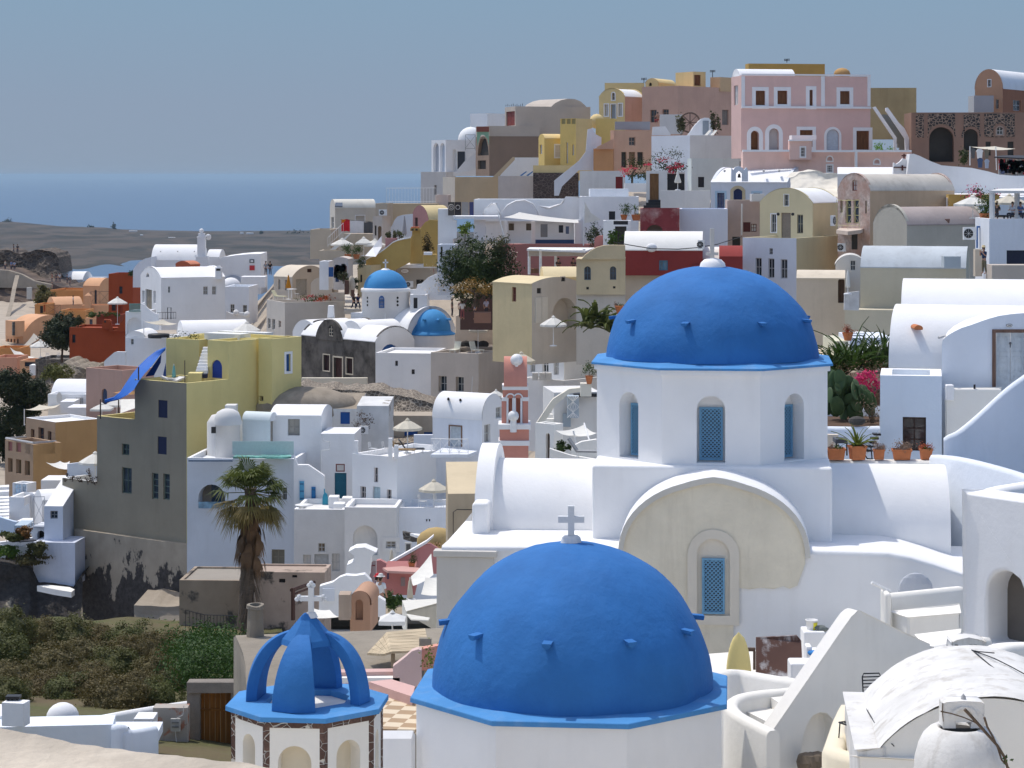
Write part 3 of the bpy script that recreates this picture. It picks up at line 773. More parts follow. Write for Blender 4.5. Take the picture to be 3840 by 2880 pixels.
F('Q');cw=plaster((.60,.62,.64),.08,.2)  # white cross paint greyed, its shaded side put into the colour
mb=MB(cw);c=V((1.28,50,0));zt=-7.97
mb.lathe([(.24,-8.0),(.20,-7.84),(.15,-7.80),(0,-7.80)],(c.x,c.y,0),12)
mb.box((c.x-.068,49.93,-7.8),(c.x+.068,50.07,-7.16));mb.box((c.x-.285,49.932,-7.52),(c.x-.068,50.068,-7.385));mb.box((c.x+.068,49.932,-7.52),(c.x+.285,50.068,-7.385))
link('cross',mb,ch1)
C3=(-3.73,42.2,-9.57)
bt=thing('bell_tower','octagonal bell tower with open blue rib dome and trefoil cross, brown stone quoins','bell tower',(C3[0],C3[1],-14))
brown=stone((.10,.06,.05),(.16,.10,.08),4,(.5,.48,.44),.03)
mb=MB(white_nw);bk=MB(plaster((.66,.60,.48),.1,.2))
ar=lambda a,t:(lambda L:arch_poly(L/2,a,-14,t))
drum(mb,C3,1.38,R(17),-14,-9.66,{4:[ar(.2,-10.02)],5:[ar(.3,-10.12)],6:[ar(.26,-10.08)],7:[ar(.2,-10.1)],3:[ar(.2,-10.1)]},.3,back=bk)
link('drum',mb,bt);link('niche',bk,bt)
mb=MB(brown)
for p in ngon(C3,1.39,R(17)):
 M=Matrix.Translation((p.x,p.y,0))@Matrix.Rotation(math.atan2(p.y-C3[1],p.x-C3[0]),4,'Z')
 mb.prism([M@V(q)for q in((-.05,-.085,-14),(.022,-.0,-14),(-.05,.085,-14),(-.14,0,-14))],(0,0,4.34))
link('quoin',mb,bt)
mb=MB(brown);v0=ngon(C3,1.40,R(17));mb.sheet([[V((p.x,p.y,z))for p in v0]for z in(-9.80,-9.67)],closed=True);link('cornice',mb,bt)
mb=MB(blue_rim);v0=ngon(C3,1.52,R(17));lo=[V((p.x,p.y,-9.68))for p in v0];hi=[V((p.x,p.y,-9.59))for p in v0]
ctr=[V((C3[0]+.78*math.cos(R(17+45*i)),C3[1]+.78*math.sin(R(17+45*i)),-9.56))for i in range(8)]
ctr2=[V((p.x,p.y,-9.68))for p in ctr]
mb.sheet([lo,hi,ctr,ctr2],closed=True);mb.add(lo,[tuple(range(8))[::-1]]);bevel(link('rim',mb,bt),.015,2)
mb=MB(white_nw);mb.lathe([(.80,-9.675),(0,-9.672)],(C3[0],C3[1],0),24);link('floor_disc',mb,bt)
def ribprof(t):return 1.13*math.cos(t*PI/2)**.78,1.27*math.sin(t*PI/2)**1.02
for k in range(4):
 mb=MB();mb.use(blue);a0=R(171+90*k);rows=[]
 for i in range(19):
  t=i/18*.86;r,z=ribprof(t);r2,z2=ribprof(t*.97);wd=R(21-3*t);r2=r2-.2;z2=z2-.12*t
  pt=lambda rr,aa,zz:V((C3[0]+rr*math.cos(aa),C3[1]+rr*math.sin(aa),-9.57+zz))
  rows.append([pt(r,a0-wd,z),pt(r*1.03,a0,z),pt(r,a0+wd,z),pt(r2,a0+wd,max(0,z2)),pt(r2,a0-wd,max(0,z2))])
 mb.sheet(rows,closed=True);bevel(weld(link('rib',mb,bt)),.012,2)
mb=MB(blue)
prof=[(.50,1.02),(.47,1.12),(.34,1.27),(.22,1.41),(.13,1.51),(.08,1.56),(0,1.57)]
mb.lathe([(r,-9.57+z)for r,z in prof],(C3[0],C3[1],0),8,R(-9+22.5),R(351+22.5));link('crown',mb,bt)
mb=MB(cw);cx,cy,z0=C3[0]+.06,C3[1],-8.05
mb.box((cx-.05,cy-.05,z0),(cx+.05,cy+.05,z0+.52));mb.box((cx-.19,cy-.048,z0+.27),(cx+.19,cy+.048,z0+.355))
mb.lathe([(.13,z0-.03),(.08,z0+.06),(0,z0+.07)],(cx,cy,0),10)
for dx,dz in((0,.56),(-.22,.31),(.22,.31)):
 for ex,ez in((0,.035),(-.04,-.01),(.04,-.01)):mb.sphere((cx+dx+ex,cy,z0+dz+ez),.045,8)
link('cross',mb,bt)
TH=R(5.5);C2=V((6.93,80,0));EX=V((math.cos(TH),-math.sin(TH),0));EY=V((math.sin(TH),math.cos(TH),0))
def CL(x,y,z):p=C2+EX*x+EY*y;return V((p.x,p.y,z))
ch2=thing('church','white church with big blue dome, lattice windows and beige arched front wall','church',CL(0,-6.6,-18),-TH)
c2=(6.93,80,-6.27)
mb=MB(white_n);bk=MB(white_n);rec=.55
nw=lambda L:arch_poly(L/2,.47,-9.5,-7.28)
fns=drum(mb,c2,4.22,R(17),-9.7,-6.5,{4:[nw],5:[nw],6:[nw],7:[nw],3:[nw]},rec,back=bk)
for p0,p1,k in((4.30,-6.52,0),):
 v0=ngon(c2,4.32,R(17));mb.sheet([[V((p.x,p.y,z))for p in v0]for z in(-6.62,-6.44)],closed=True);mb.add([V((p.x,p.y,-6.62))for p in v0],[tuple(range(8))[::-1]])
link('drum',mb,ch2)
link('niche',bk,ch2)
for i in(3,4,5,6,7):
 fn,L=fns[i];lattice(ch2,fn,L/2-.39,L/2+.39,-9.46,-7.70,rec-.02,.13)
mb=MB(blue_rim);v0=ngon(c2,4.42,R(17));lo=[V((p.x,p.y,-6.44))for p in v0];hi=[V((p.x,p.y,-6.36))for p in v0]
mb.sheet([lo,hi,[V((c2[0]+(p.x-c2[0])*.8,c2[1]+(p.y-c2[1])*.8,-6.22))for p in v0]],closed=True);mb.add(lo,[tuple(range(8))[::-1]]);bevel(link('rim',mb,ch2),.03,2)
mb=MB();mb.use(blue,True);dome_mesh(mb,c2,3.66,3.12,lump=.014);link('dome',mb,ch2)
spouts(ch2,c2,3.66,3.12,1.72,[-90-58,-90-20,-90+24,-90+64,-90+104,-90-98,60,100],.55,.24)
mb=MB(white_n);mb.use(white_n,True);mb.lathe([(.47,-3.24),(.42,-3.05),(.3,-2.93),(0,-2.85)],(6.95,80,0),20);mb.use(plaster((.62,.58,.52),.15,.2))
mb.box((6.86,79.93,-2.9),(7.0,80.07,-1.86));mb.box((6.72,79.932,-2.78),(6.86,80.068,-2.68));mb.box((7.0,79.932,-2.78),(7.14,80.068,-2.68));link('cross',mb,ch2)
def cbox(mb,x0,x1,y0,y1,z0,z1):
 p=[CL(x,y,z)for z in(z0,z1)for x,y in((x0,y0),(x1,y0),(x1,y1),(x0,y1))]
 mb.add(p,[(0,3,2,1),(4,5,6,7),(0,1,5,4),(1,2,6,5),(2,3,7,6),(3,0,4,7)])
mb=MB(white_n);cbox(mb,-3.9,3.95,-4.3,4.3,-18,-9.56);bevel(link('base',mb,ch2),.1,4)
def barrel(mb,x0,x1,a,rise,zs,n=20,yc=0):
 pr=[(a*math.cos(PI*i/n),rise*math.sin(PI*i/n))for i in range(n+1)]
 mb.sm=True;mb.sheet([[CL(x,yc+p,zs+z)for p,z in[(a,-4)]+pr+[(-a,-4)]]for x in(x0,(x0+x1)/2,x1)]);mb.sm=False
 for x in(x0,x1):mb.add([CL(x,yc+p,zs+z)for p,z in[(a,-4)]+pr+[(-a,-4)]],[tuple(range(n+3))])
mb=MB(white_n);barrel(mb,3.95,7.95,2.3,2.2,-12.15);link('roof',mb,ch2)
mb=MB(white_n);barrel(mb,-7.4,-3.9,2.3,2.2,-12.1);link('roof',mb,ch2)
mb=MB(white_n);barrel(mb,-8.0,-7.4,2.62,2.62,-12.0);bevel(link('gable',mb,ch2),.1,3)
mb=MB(white_n);cbox(mb,-8.0,-7.45,-3.3,-2.3,-16,-11.0);bevel(link('buttress',mb,ch2),.12,3)
FY=-6.6
top=[(-8.6,-11.95),(-6,-11.92),(-3.2,-11.9),(3.3,-11.9),(5.6,-11.93),(6.3,-12.05),(7.0,-12.25),(7.6,-12.45),(8.0,-12.56),(10.5,-12.6),(13,-12.6)]
mb=MB(white_n);mb.use(white_n,True)
mb.sheet([[CL(x,y,z+(.02 if y<-6 else-.06)+dz)for x,z in top]for y,dz in((FY,-.18),(FY,-.06),(FY+.1,.0),(-4.9,0),(-2.0,-.06),(0,-.1))]);link('ledge_roof',mb,ch2)
mb=MB(white_n);wz=[(x,z-.15)for x,z in top]
mb.poly([(-8.6,-18),(13,-18)]+wz[::-1],[],lambda x,z:CL(x,FY+.01,z));mb.quad(CL(-8.6,FY+.01,-18),CL(-8.6,2,-18),CL(-8.6,2,-12.1),CL(-8.6,FY+.01,-12.1));link('wall',mb,ch2)
mb=MB(plaster((.60,.57,.52),.1,.2));cbox(mb,-8.75,-6.9,FY-.12,FY+.3,-18,-12.25);cbox(mb,-8.85,-6.8,FY-.2,FY+.3,-12.25,-12.05);bevel(link('corner_pillar',mb,ch2),.03,2)
fx,fa,fr,fz=.12,2.98,2.32,-12.1
def fpro(a,r,n=28):return[(fx+a*math.cos(PI*i/n),fz+r*(math.sin(PI*i/n)**.92)+(.10*max(0,1-abs(math.cos(PI*i/n))*3)))for i in range(n+1)]
mb=MB(white_n);o1,i1=fpro(fa+.06,fr+.1),fpro(fa-.10,fr-.09)
mb.sm=True;mb.sheet([[CL(x,FY-.16,z)for x,z in o1],[CL(x,FY+.0,z+.05)for x,z in o1],[CL(x,FY+.3,z)for x,z in o1],[CL(x,-4.25,z)for x,z in o1]]);mb.sm=False
link('roof',mb,ch2)
gre=plaster((.60,.58,.53),.12,.3);mb=MB(gre)
for(p,q),(r_,s_)in zip(zip(o1,o1[1:]),zip(i1,i1[1:])):
 mb.quad(CL(p[0],FY-.16,p[1]),CL(q[0],FY-.16,q[1]),CL(s_[0],FY-.16,s_[1]),CL(r_[0],FY-.16,r_[1]))
 mb.quad(CL(r_[0],FY-.16,r_[1]),CL(s_[0],FY-.16,s_[1]),CL(s_[0],FY-.05,s_[1]),CL(r_[0],FY-.05,r_[1]))
link('arch_band',mb,ch2)
F('Q');bp=lambda x,y:((W(x,y,73.4)-C2).dot(EX),sz(y)*73.4)
beige=plaster((.74,.68,.55),.14,.3,1.4,.95,.6)
wx0,wz1=bp(1452,552);wx1,wz0=bp(1572,845);wm=(wx0+wx1)/2
hole=arch_poly(wm,.52,wz0-.05,wz1+.62)
rag=[(2.75,-13.0),(2.5,-13.1),(2.3,-13.02),(2.0,-13.12),(1.6,-13.08),(1.25,-13.14),(.95,-13.1),(.75,-13.12)]
outer=[(-3.9,-16),(.72,-16)]+rag[::-1]+[(3.0,-12.3)]+i1[1:-1]+[(-2.9,-12.2)]
mb=MB(beige);mb.poly(outer,[hole],lambda x,z:CL(x,FY-.05,z));link('beige_plaster',mb,ch2)
mb=MB(plaster((.68,.63,.54),.08,.15));ho=arch_poly(wm,.82,wz0-.35,wz1+.92)
mb.poly(ho,[hole],lambda x,z:CL(x,FY-.10,z))
for h,d0,d1 in((hole,-.10,.25),(ho,-.10,-.05)):
 for j in range(len(h)):p,q=h[j],h[(j+1)%len(h)];mb.quad(CL(p[0],FY+d0,p[1]),CL(q[0],FY+d0,q[1]),CL(q[0],FY+d1,q[1]),CL(p[0],FY+d1,p[1]))
mb.add([CL(x,FY+.0,z)for x,z in hole],[tuple(range(len(hole)))]);link('window_surround',mb,ch2)
lattice(ch2,lambda u,z,d:CL(u,FY-.01+d,z),wx0,wx1,wz0,wz1,0,.13,name='window')
F('X')
tw=Bld('white parapet tower with arched doorway, cut by the right edge of the frame','gate_tower','gate tower')
F('U');b=tw.blk(3169,55.5,1605,0,53,700,2400,white_n,roof='slab',d=.85);b.zt=-8.24;b.zb=-16
F('X');b.o('L',1885,268,2162,800,'h',arch=True,rec=.8,p=plaster((.16,.14,.12),.2,.1));tw.build();bevel(weld(b.wall),.1,4)  # dark back panel stands in for the shade inside the doorway
mb=MB(white_n)
P=[V((11.76+.3,60,-8.24)),V((13.0,61.2,-8.24)),V((15.5,63.6,-8.24))];tb=wallpath_w(P,.5,white_n,-16,'return_wall',None,None,None,tw.root)
mb=MB(white_nw)
for i in range(4):mb.box((12.6+.1*i,59.6+i*.35,-16),(14.5,60+i*.35,-12.2+i*.3))
link('step',mb,tw.root)
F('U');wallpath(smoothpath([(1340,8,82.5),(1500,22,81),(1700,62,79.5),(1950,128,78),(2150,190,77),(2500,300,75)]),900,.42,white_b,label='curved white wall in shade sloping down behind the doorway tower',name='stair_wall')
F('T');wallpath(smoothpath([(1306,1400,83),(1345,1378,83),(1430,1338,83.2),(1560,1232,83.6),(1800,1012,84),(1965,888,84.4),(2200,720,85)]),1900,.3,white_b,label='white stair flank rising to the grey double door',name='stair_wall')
F('X')
st=thing('stair_wall','tall white stair flank with pointed crest and arched niche, lower right','wall',W(900,1659,52));mb=MB(white_nw)
o_=V((sx(370)*51,51,0));e_=V((sx(1480)*53,53,0));u_=(e_-o_).normalized();nrm=V((-u_.y,u_.x,0))
def stp(x,y):
 d=V((sx(x),1,0));k=o_.dot(nrm)/d.dot(nrm);p=d*k;return((p-o_).dot(u_),sz(y)*k)
ol=[stp(*q)for q in((370,1388),(620,1025),(850,690),(925,585),(950,562),(978,549),(1010,556),(1100,600),(1300,700),(1478,788),(1478,1750),(370,1750))]
hl=[stp(*q)for q in((562,1740),(570,1560),(590,1440),(620,1350),(660,1290),(710,1268),(760,1275),(795,1310),(805,1360),(805,1740))]
f0=lambda u,z,d=0:o_+u_*u+nrm*d+V((0,0,z))
mb.poly(ol,[hl],lambda u,z:f0(u,z));mb.poly(ol,[],lambda u,z:f0(u,z,.42))
for h,d in((ol,.42),(hl,.35)):
 for i in range(len(h)):p,q=h[i],h[(i+1)%len(h)];mb.quad(f0(*p),f0(*q),f0(*q,d),f0(*p,d))
mb.add([f0(*p,.35)for p in hl],[tuple(range(len(hl)))]);bevel(weld(link('flank',mb,st)),.12,4,25)
wallpath([(1476,790,53.2),(1560,775,53.6),(1690,752,54.2),(1870,728,55.5)],1100,.4,white_nw,name='low_wall',parent=st)
mb=MB(plaster((.20,.16,.12),.4,.3,2))
for i in range(16):
 a=random.random();mb.sphere(W(600+90*a,1640-62*random.random()*(1-abs(a-.6)),51.0),.12+.1*random.random(),8)
for p in mb.v:p+=noise.noise_vector(p*6)*.05
one('rubble_heap','brown heap of rubble lying in the arched niche','rubble',mb)
bs=thing('curved_bench','rounded white parapet enclosing a bench at the foot of the stair flank','bench',W(75,1659,52))
wallpath(smoothpath([(610,1052,55.0),(500,1092,54.1),(300,1112,53.4),(140,1142,53.0),(78,1192,52.4),(120,1255,51.6),(240,1325,50.7),(375,1392,50.0)]),1800,.34,white_nw,parent=bs,rnd=5,name='parapet')
mb=MB(white_nw);flat(mb,[(360,1160),(530,1142),(560,1190),(430,1205)],53.3,.5);link('seat',mb,bs)
mb=MB(white_nw);flat(mb,[(150,1240),(520,1190),(560,1300),(330,1330)],53.2,.3);link('floor',mb,bs)
wallpath(smoothpath([(-60,962,57.5),(60,960,57),(160,966,57),(300,990,56.5),(420,1010,56),(560,1030,55.5),(610,1052,55)]),1700,.3,white_nw,label='low rounded white wall behind the front dome',name='parapet_wall')
mb=MB(white_nw);flat(mb,[(-400,1000),(-200,860),(620,800),(1700,640),(2100,640),(1900,900),(1200,1100)],67.2,.4);link('terrace_floor',mb,kind='structure')
bn=thing('bench','stepped white masonry bench with back wall left of the doorway tower','bench',W(1180,720,66))
wallpath([(1180,425,65.6),(1420,400,66.6),(1700,372,67.6)],700,.35,white_nw,parent=bn,name='back_wall')
mb=MB(white_nw);flat(mb,[(1212,552),(1690,508),(1690,560),(1330,590)],65,.75);bevel(link('seat',mb,bn),.06,3)
mb=MB(white_nw);flat(mb,[(1390,715),(1690,680),(1690,760),(1470,800)],62.5,.5);bevel(link('step',mb,bn),.06,3)
mb=MB(white_nw);pbox(mb,1168,425,1212,760,64.6,.9);bevel(link('end_pier',mb,bn),.08,3)
mb=MB(whitepaint);mb.tube([W(1072,348,65),W(1205,415,65.2)],.045,8);link('hand_rail',mb,bn)
mb=MB(plaster((.62,.63,.65),.1,.1));c=W(1382,402,71.9);mb.use(white_b,True)
one('oven_hump','small rounded white hump on the wall behind the bench','hump',(lambda m:(m.sphere(c,.55,16,(1,.25,1)),m)[1])(MB(plaster((.5,.52,.56),.1,.1))))
mb=MB(peel((.10,.055,.045),(.42,.42,.43),.55,.9,.05,.3));pwall(mb,[(256,738,68),(545,723,68),(575,760,68),(586,1012,67),(256,1005,67)],(0,.12,0));one('plywood_board','brown board streaked with white paint leaning on the wall','board',mb)
mb=MB(wood((.12,.08,.06)));
for x0,y0,x1,y1 in((168,812,250,835),(172,835,190,965),(236,835,252,965)):pbox(mb,x0,y0,x1,y1,67,.12)
one('wood_frame','small dark wooden frame between the yellow boat and brown board','frame',mb)
mb=MB();mb.use(plaster((.80,.66,.28),.12,.25),True);c=W(132,900,65);rows=[]
for i in range(13):
 t=i/12;z=-1.1+t*1.9;wd=.36*(1-t**3)**.6+.01
 rows.append([c+V((wd*math.cos(a),wd*.5*math.sin(a),z))for a in[2*PI*k/14 for k in range(14)]])
mb.sheet(rows,closed=True);mb.add(rows[-1],[tuple(range(14))]);one('boat','upturned pale yellow boat hull standing on end','boat',mb)
mb=MB(white_n);pbox(mb,500,920,668,1060,63,.8);one('white_block','lowest white masonry block on the terrace','block',mb,None,.06)
mb=MB(white_n);pbox(mb,612,800,652,1000,65,.5);pbox(mb,640,850,760,1000,65.1,.9);one('planter','white masonry planter holding a blue cloth','planter',mb,None,.04)
mb=MB();mb.use(cloth((.05,.25,.62),.9,0),True);mb.sphere(W(682,842,65.0),.26,12,(1.0,.7,.32));[v.__iadd__(noise.noise_vector(v*5)*.05)for v in mb.v];one('cloth','blue cloth dropped on the white planter','cloth',mb)
mb=MB(white_n);pbox(mb,594,697,744,1000,69,.9);one('pedestal','square white pedestal under the paint bucket','pedestal',mb,None,.05)
bk=thing('paint_bucket','white paint bucket with yellow label on the pedestal','bucket',W(648,697,69.4));c=W(648,697,69.4)
mb=MB();mb.use(whitepaint,True);mb.lathe([(.14,.02),(.175,.34),(.19,.34),(.19,.37),(.165,.37),(.15,.1),(0,.1)],c,18);link('tub',mb,bk)
mb=MB();mb.use(paint((.75,.68,.05),.6),True);mb.lathe([(.158,.08),(.176,.30)],c,10,R(-80),R(-10));link('label',mb,bk)
mb=MB();mb.use(cloth((.18,.2,.19),.9,0),True);mb.sphere(W(715,672,69.3),.17,10,(1.3,.8,.45));[v.__iadd__(noise.noise_vector(v*6)*.06)for v in mb.v];one('rag','grey rag crumpled beside the paint bucket','rag',mb)
tr=thing('terrace_parapet','cream topped L-shaped parapet round the black chairs','wall',W(770,1659,43));crm=plaster((.74,.67,.52),.08,.1)
wallpath([(1100,1218,47.3),(1000,1212,47.1),(905,1212,46.9),(870,1290,46),(800,1500,43.6),(830,1530,43.3),(980,1568,43)],1900,.42,crm,parent=tr,rnd=3,name='parapet')
mb=MB(white_nw);flat(mb,[(820,1560),(1000,1240),(1300,1240),(1300,1700)],47.2,.2);link('floor',mb,tr)
zc=sz(1240)*46.2
metal_chair((W(1088,1240,46.2).x,46.0,zc-.15),R(8),'black slatted metal chair facing the camera by the stair flank','black metal chairs')
metal_chair((W(945,1470,44.3).x,44.2,W(945,1500,44.3).z),R(-62),'black slatted metal chair half hidden behind the vaulted roof','black metal chairs')
wv=plaster((.70,.69,.665),.2,.75,2.2,.95,.6,(.30,.26,.21))
cv=thing('cave_house','weathered white vaulted house, nearest at lower right','house',(8.35,40,-16),-TH)
ex,ey=EX,EY;O_=V((8.35,40,0));cvp=lambda x,y,z:O_+ex*x+ey*y+V((0,0,z))
rows=[];prf=arc(1.98,.95,26)
for j in range(19):
 y=4.45*j/18;r=[]
 for x,z in prf:
  p=cvp(x,y,-9.98+z);r.append(p+V((0,0,.035*noise.noise(p*1.1)+.02*noise.noise(p*4))))
 rows.append(r)
mb=MB();mb.use(wv,True);mb.sheet(rows);link('roof',mb,cv)
mb=MB(white_nw);prn=[(x,-10.02+z)for x,z in prf]
mb.add([cvp(x,.02,z)for x,z in[(1.98,-16)]+prn+[(-1.98,-16)]],[tuple(range(len(prn)+2))])
mb.add([cvp(x,4.45,z)for x,z in[(1.98,-16)]+prn+[(-1.98,-16)]],[tuple(range(len(prn)+2))[::-1]])
mb.quad(cvp(1.98,.02,-16),cvp(1.98,4.45,-16),cvp(1.98,4.45,-10),cvp(1.98,.02,-10));link('gable',mb,cv)
mb=MB(wv);a=[(-2.35,0.0),(-1.9,0.0),(-1.9,4.45),(-2.35,4.45)]
mb.prism([cvp(x,y,-10.0)for x,y in a],(0,0,-6));bevel(link('side_wall',mb,cv),.09,4)
mb=MB(white_nw);a=[(-2.3,0.3),(-1.0,-.25),(-1.0,.1),(-2.3,.3)]
mb.prism([cvp(x,y,-10.12)for x,y in((-2.33,0),(-.85,-.35),(-.85,.1),(-2.0,.1))],(0,0,-6));bevel(link('front_pier',mb,cv),.05,3)
mb=MB(darkmetal)
for q in([(1780,830,43.8),(1900,930,42.6),(2030,1030,41.9),(2170,1110,41.2)],[(1780,830,43.8),(1940,890,43),(2060,950,42.6),(2170,1010,42.2)],[(1030,1240,43.4),(1090,1340,42),(1180,1460,40.6),(1230,1510,40)],[(1780,832,43.8),(1830,842,43.4),(1940,852,43.2)]):mb.tube([W(x,y-6,D)for x,y,D in q],.011,5)
link('cable',mb,cv)
ht=thing('chimney','small whitewashed chimney shaped like a vaulted hut with two holes','chimney',W(1760,830,46));mb=MB(wv)
for z0 in(0,):
 a=W(1640,830,46);b_=W(1880,748,46);mb.prism([V((a.x+(b_.x-a.x)*t,46,a.z+(b_.z-a.z)*h))for t,h in((0,0),(1,0),(1,.75),(.85,.95),(.5,1.05),(.15,.95),(0,.75))],(0,.5,0))
bevel(link('hood',mb,ht),.03,2)
for x in(1672,1775,1806):mb=MB(darkhole);pbox(mb,x-12,788,x+12,828,45.99,.05);link('vent_hole',mb,ht)
F('X');cs=thing('cistern','rounded whitewashed cistern with chimney hood and dry vine','cistern',W(1660,1659,37));mb=MB();mb.use(wv,True);c=W(1690,1360,37);rows=[]
for z,r in((-2.5,.80),(-.75,.78),(-.5,.75),(-.3,.70),(-.14,.60),(-.04,.5),(0,.42),(-.03,.33),(-.3,.32)):
 rows.append([c+V((r*(1.0+.04*noise.noise(V((math.cos(t),math.sin(t),z*2))*2))*math.cos(t)*.93,r*math.sin(t),z))for t in[2*PI*k/40 for k in range(40)]])
mb.sheet(rows,closed=True);link('drum',mb,cs)
mb=MB(darkhole);mb.add([c+V((.33*math.cos(2*PI*k/20),.33*math.sin(2*PI*k/20),-.06))for k in range(20)],[tuple(range(20))]);link('mouth',mb,cs)
mb=MB(wv);a=W(1577,1375,36.8);b_=W(1868,1192,36.8);w_,h_=b_.x-a.x,b_.z-a.z
ol=[(0,0),(.30,0),(.30,.22),(.68,.22),(.68,0),(1,0),(1,.45),(.97,.5),(1,.55),(1,.93),(.93,1),(.5,1.02),(.07,1),(0,.93)]
mb.prism([a+V((u*w_,0,v*h_))for u,v in ol],(0,.34,0));bevel(link('hood',mb,cs),.03,3)
mb=MB(wv);rows=[[a+V((w_*(.5+(.30 if k else .26)*math.cos(PI*i/12)),-.05*k,h_*(.42+(.42 if k else .40)*math.sin(PI*i/12))))for i in range(13)]for k in(0,1)]
mb.sheet(rows);bb=[[a+V((w_*(.5+q*math.cos(PI*i/12)),-.05,h_*(.42+(q+.1)*math.sin(PI*i/12))))for i in range(13)]for q in(.32,.22)];mb.sheet(bb);link('arch_moulding',mb,cs)
mb=MB();mb.use(plaster((.4,.4,.4),.2),True);mb.lathe([(.045,0),(.04,.09),(0,.14)],W(1720,1193,36.97),10);link('finial',mb,cs)
mb=MB(bark)
for q,r in(([(1730,1245),(1800,1320),(1880,1410),(1960,1500),(2010,1580),(2040,1680)],.028),([(1560,1258),(1640,1275),(1720,1300),(1790,1330),(1850,1370)],.012),([(1868,1300),(1890,1370),(1930,1440),(1965,1520),(1990,1600),(2060,1680)],.018),([(1575,1200),(1572,1260),(1578,1330)],.01)):
 mb.tube([W(x,y,36.2+.0004*(y-1200))for x,y in q],[r*(1-.3*i/len(q))for i in range(len(q))],6)
link('vine',mb,cs);mb=MB(leaf_g);leafcloud(mb,W(2022,1605,36.3),.08,14,.07,3);link('leaves',mb,cs)
F('X');wallpath(smoothpath([(1880,832,49),(1960,792,49.3),(2060,776,49.8),(2200,772,50.5)]),1300,.5,white_nw,label='short rounded white wall behind the weathered vault, right edge',name='parapet_wall',rnd=5)
F('T')
vb=Bld('long white vault behind the house with the grey door','vaulted_house');b=vb.blk(2700,95,955,0,12,300,900,white_n,roof='vL',d=5.4,rise=1.75);b.zt=-6.2;b.zb=-14;vb.build()
rh=Bld('white house with curved gable and grey double door in brown frame','house');pb=plaster((.66,.75,.85),.05,.08)
b=rh.blk(2688,89.5,858,0,16,815,1800,white_n,roof='vL',d=5,rise=2.3);b.zt=-7.56;b.zb=-17
b2=rh.blk(1292,85,787,0,10,897,1700,pb,roof='flat',d=3.2,pt=.42,par=.3,cap=white_n);b2 .o('L',972,1232,1163,1508,'w',c=(.045,.025,.02),p=glass((.03,.025,.025)),bars=(1,2),rec=.12)
rh.build()
P=lambda x,y:W(x,y,86-(x-1300)*.0010)
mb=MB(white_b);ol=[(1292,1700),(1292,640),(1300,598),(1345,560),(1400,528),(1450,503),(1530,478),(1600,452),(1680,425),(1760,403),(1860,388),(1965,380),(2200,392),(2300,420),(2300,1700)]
e0=W(1292,1000,86);e1=W(2300,1000,85);uu=V((e1 .x-e0 .x,e1 .y-e0 .y,0)).normalized();nn=V((-uu.y,uu.x,0))
def rp(x,y):
 d=V((sx(x),1,0));k=e0 .dot(nn)/d.dot(nn);return((d*k-V((e0 .x,e0 .y,0))).dot(uu),sz(y)*k)
rf=lambda u,z,d=0:V((e0 .x,e0 .y,0))+uu*u+nn*d+V((0,0,z))
O2=[rp(*q)for q in ol];H2=[rp(*q)for q in((1735,1080),(1735,540),(1966,540),(1966,1080))]
mb.poly(O2,[H2],lambda u,z:rf(u,z));
for i in range(4):p,q=H2[i],H2[(i+1)%4];mb.quad(rf(*p),rf(*q),rf(*q,.25),rf(*p,.25))
for i in range(len(O2)-1):
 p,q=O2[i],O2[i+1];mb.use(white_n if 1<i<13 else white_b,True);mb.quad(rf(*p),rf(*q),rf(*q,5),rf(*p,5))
link('front_gable',mb,rh.root)
mb=MB(wood((.20,.12,.09)));fo=[rp(*q)for q in((1704,1080),(1704,513),(1998,513),(1998,1080))]
mb.poly(fo,[H2],lambda u,z:rf(u,z,-.05));[mb.quad(rf(*fo[i],0),rf(*fo[(i+1)%4],0),rf(*fo[(i+1)%4],-.05),rf(*fo[i],-.05))for i in range(4)];link('door_frame',mb,rh.root)
for(xa,xb)in((1738,1850),(1854,1964)):
 u0,z1=rp(xa,543);u1,z0=rp(xb,1080);mb=MB(paint((.55,.60,.64),.6));mb.box((0,0,0),(1,1,1),mat_from(rf,u0,u1,z0,z1,.18,.23));m2=rp(xa,1000)[1]
 for q in range(3):
  za=z1-(z1-z0)*(.06+.3*q);zb_=za-(z1-z0)*.24
  for s_ in((u0+.1,u1-.1,zb_,zb_+.04),(u0+.1,u1-.1,za-.04,za),(u0+.1,u0+.14,zb_,za),(u1-.14,u1-.1,zb_,za)):mb.box((0,0,0),(1,1,1),mat_from(rf,*s_,.16,.179))
 dd=link('door',mb,rh.root)
 if xa==1738:hb=MB(paint((.15,.15,.16),.4));u,z=rp(1852,630);hb.sphere(rf(u,z,.15),.05,8);hb.tube([rf(u,z,.15),rf(u,z-.16,.14)],.015);link('handle',hb,dd)
mb=MB();c=rf(*rp(1845,480),-.02);mb.use(paint((.25,.25,.24),.6),True);mb.sphere(c,.125,16,(1,.2,.5));mb.use(whitepaint,True);mb.sphere(c+V((0,-.012,0)),.1,16,(1,.2,.45));mb.use(darkmetal);[mb.box(c+V((dx,-.05,-.02)),c+V((dx+.012,-.03,.02)))for dx in(-.05,-.02,.01,.04)];link('number_plate',mb,rh.root)
mb=MB(terracotta);c=W(1087,500,91.7);mb.sm=True
rows=[[c+V((r*math.cos(t),y,r*.75*max(-.45,math.sin(t))))for t in[2*PI*k/16 for k in range(16)]]for y,r in((-.45,.17),(.5,.16))]
mb.sheet(rows,closed=True);mb.add([p+V((0,.02,0))for p in rows[0]],[tuple(range(16))]);link('clay_spout',mb,rh.root)
mb=MB(greywhite);mb.tube([W(1268,582,85.5),W(1318,566,86.2)],.05,8);link('water_spout',mb,rh.root)
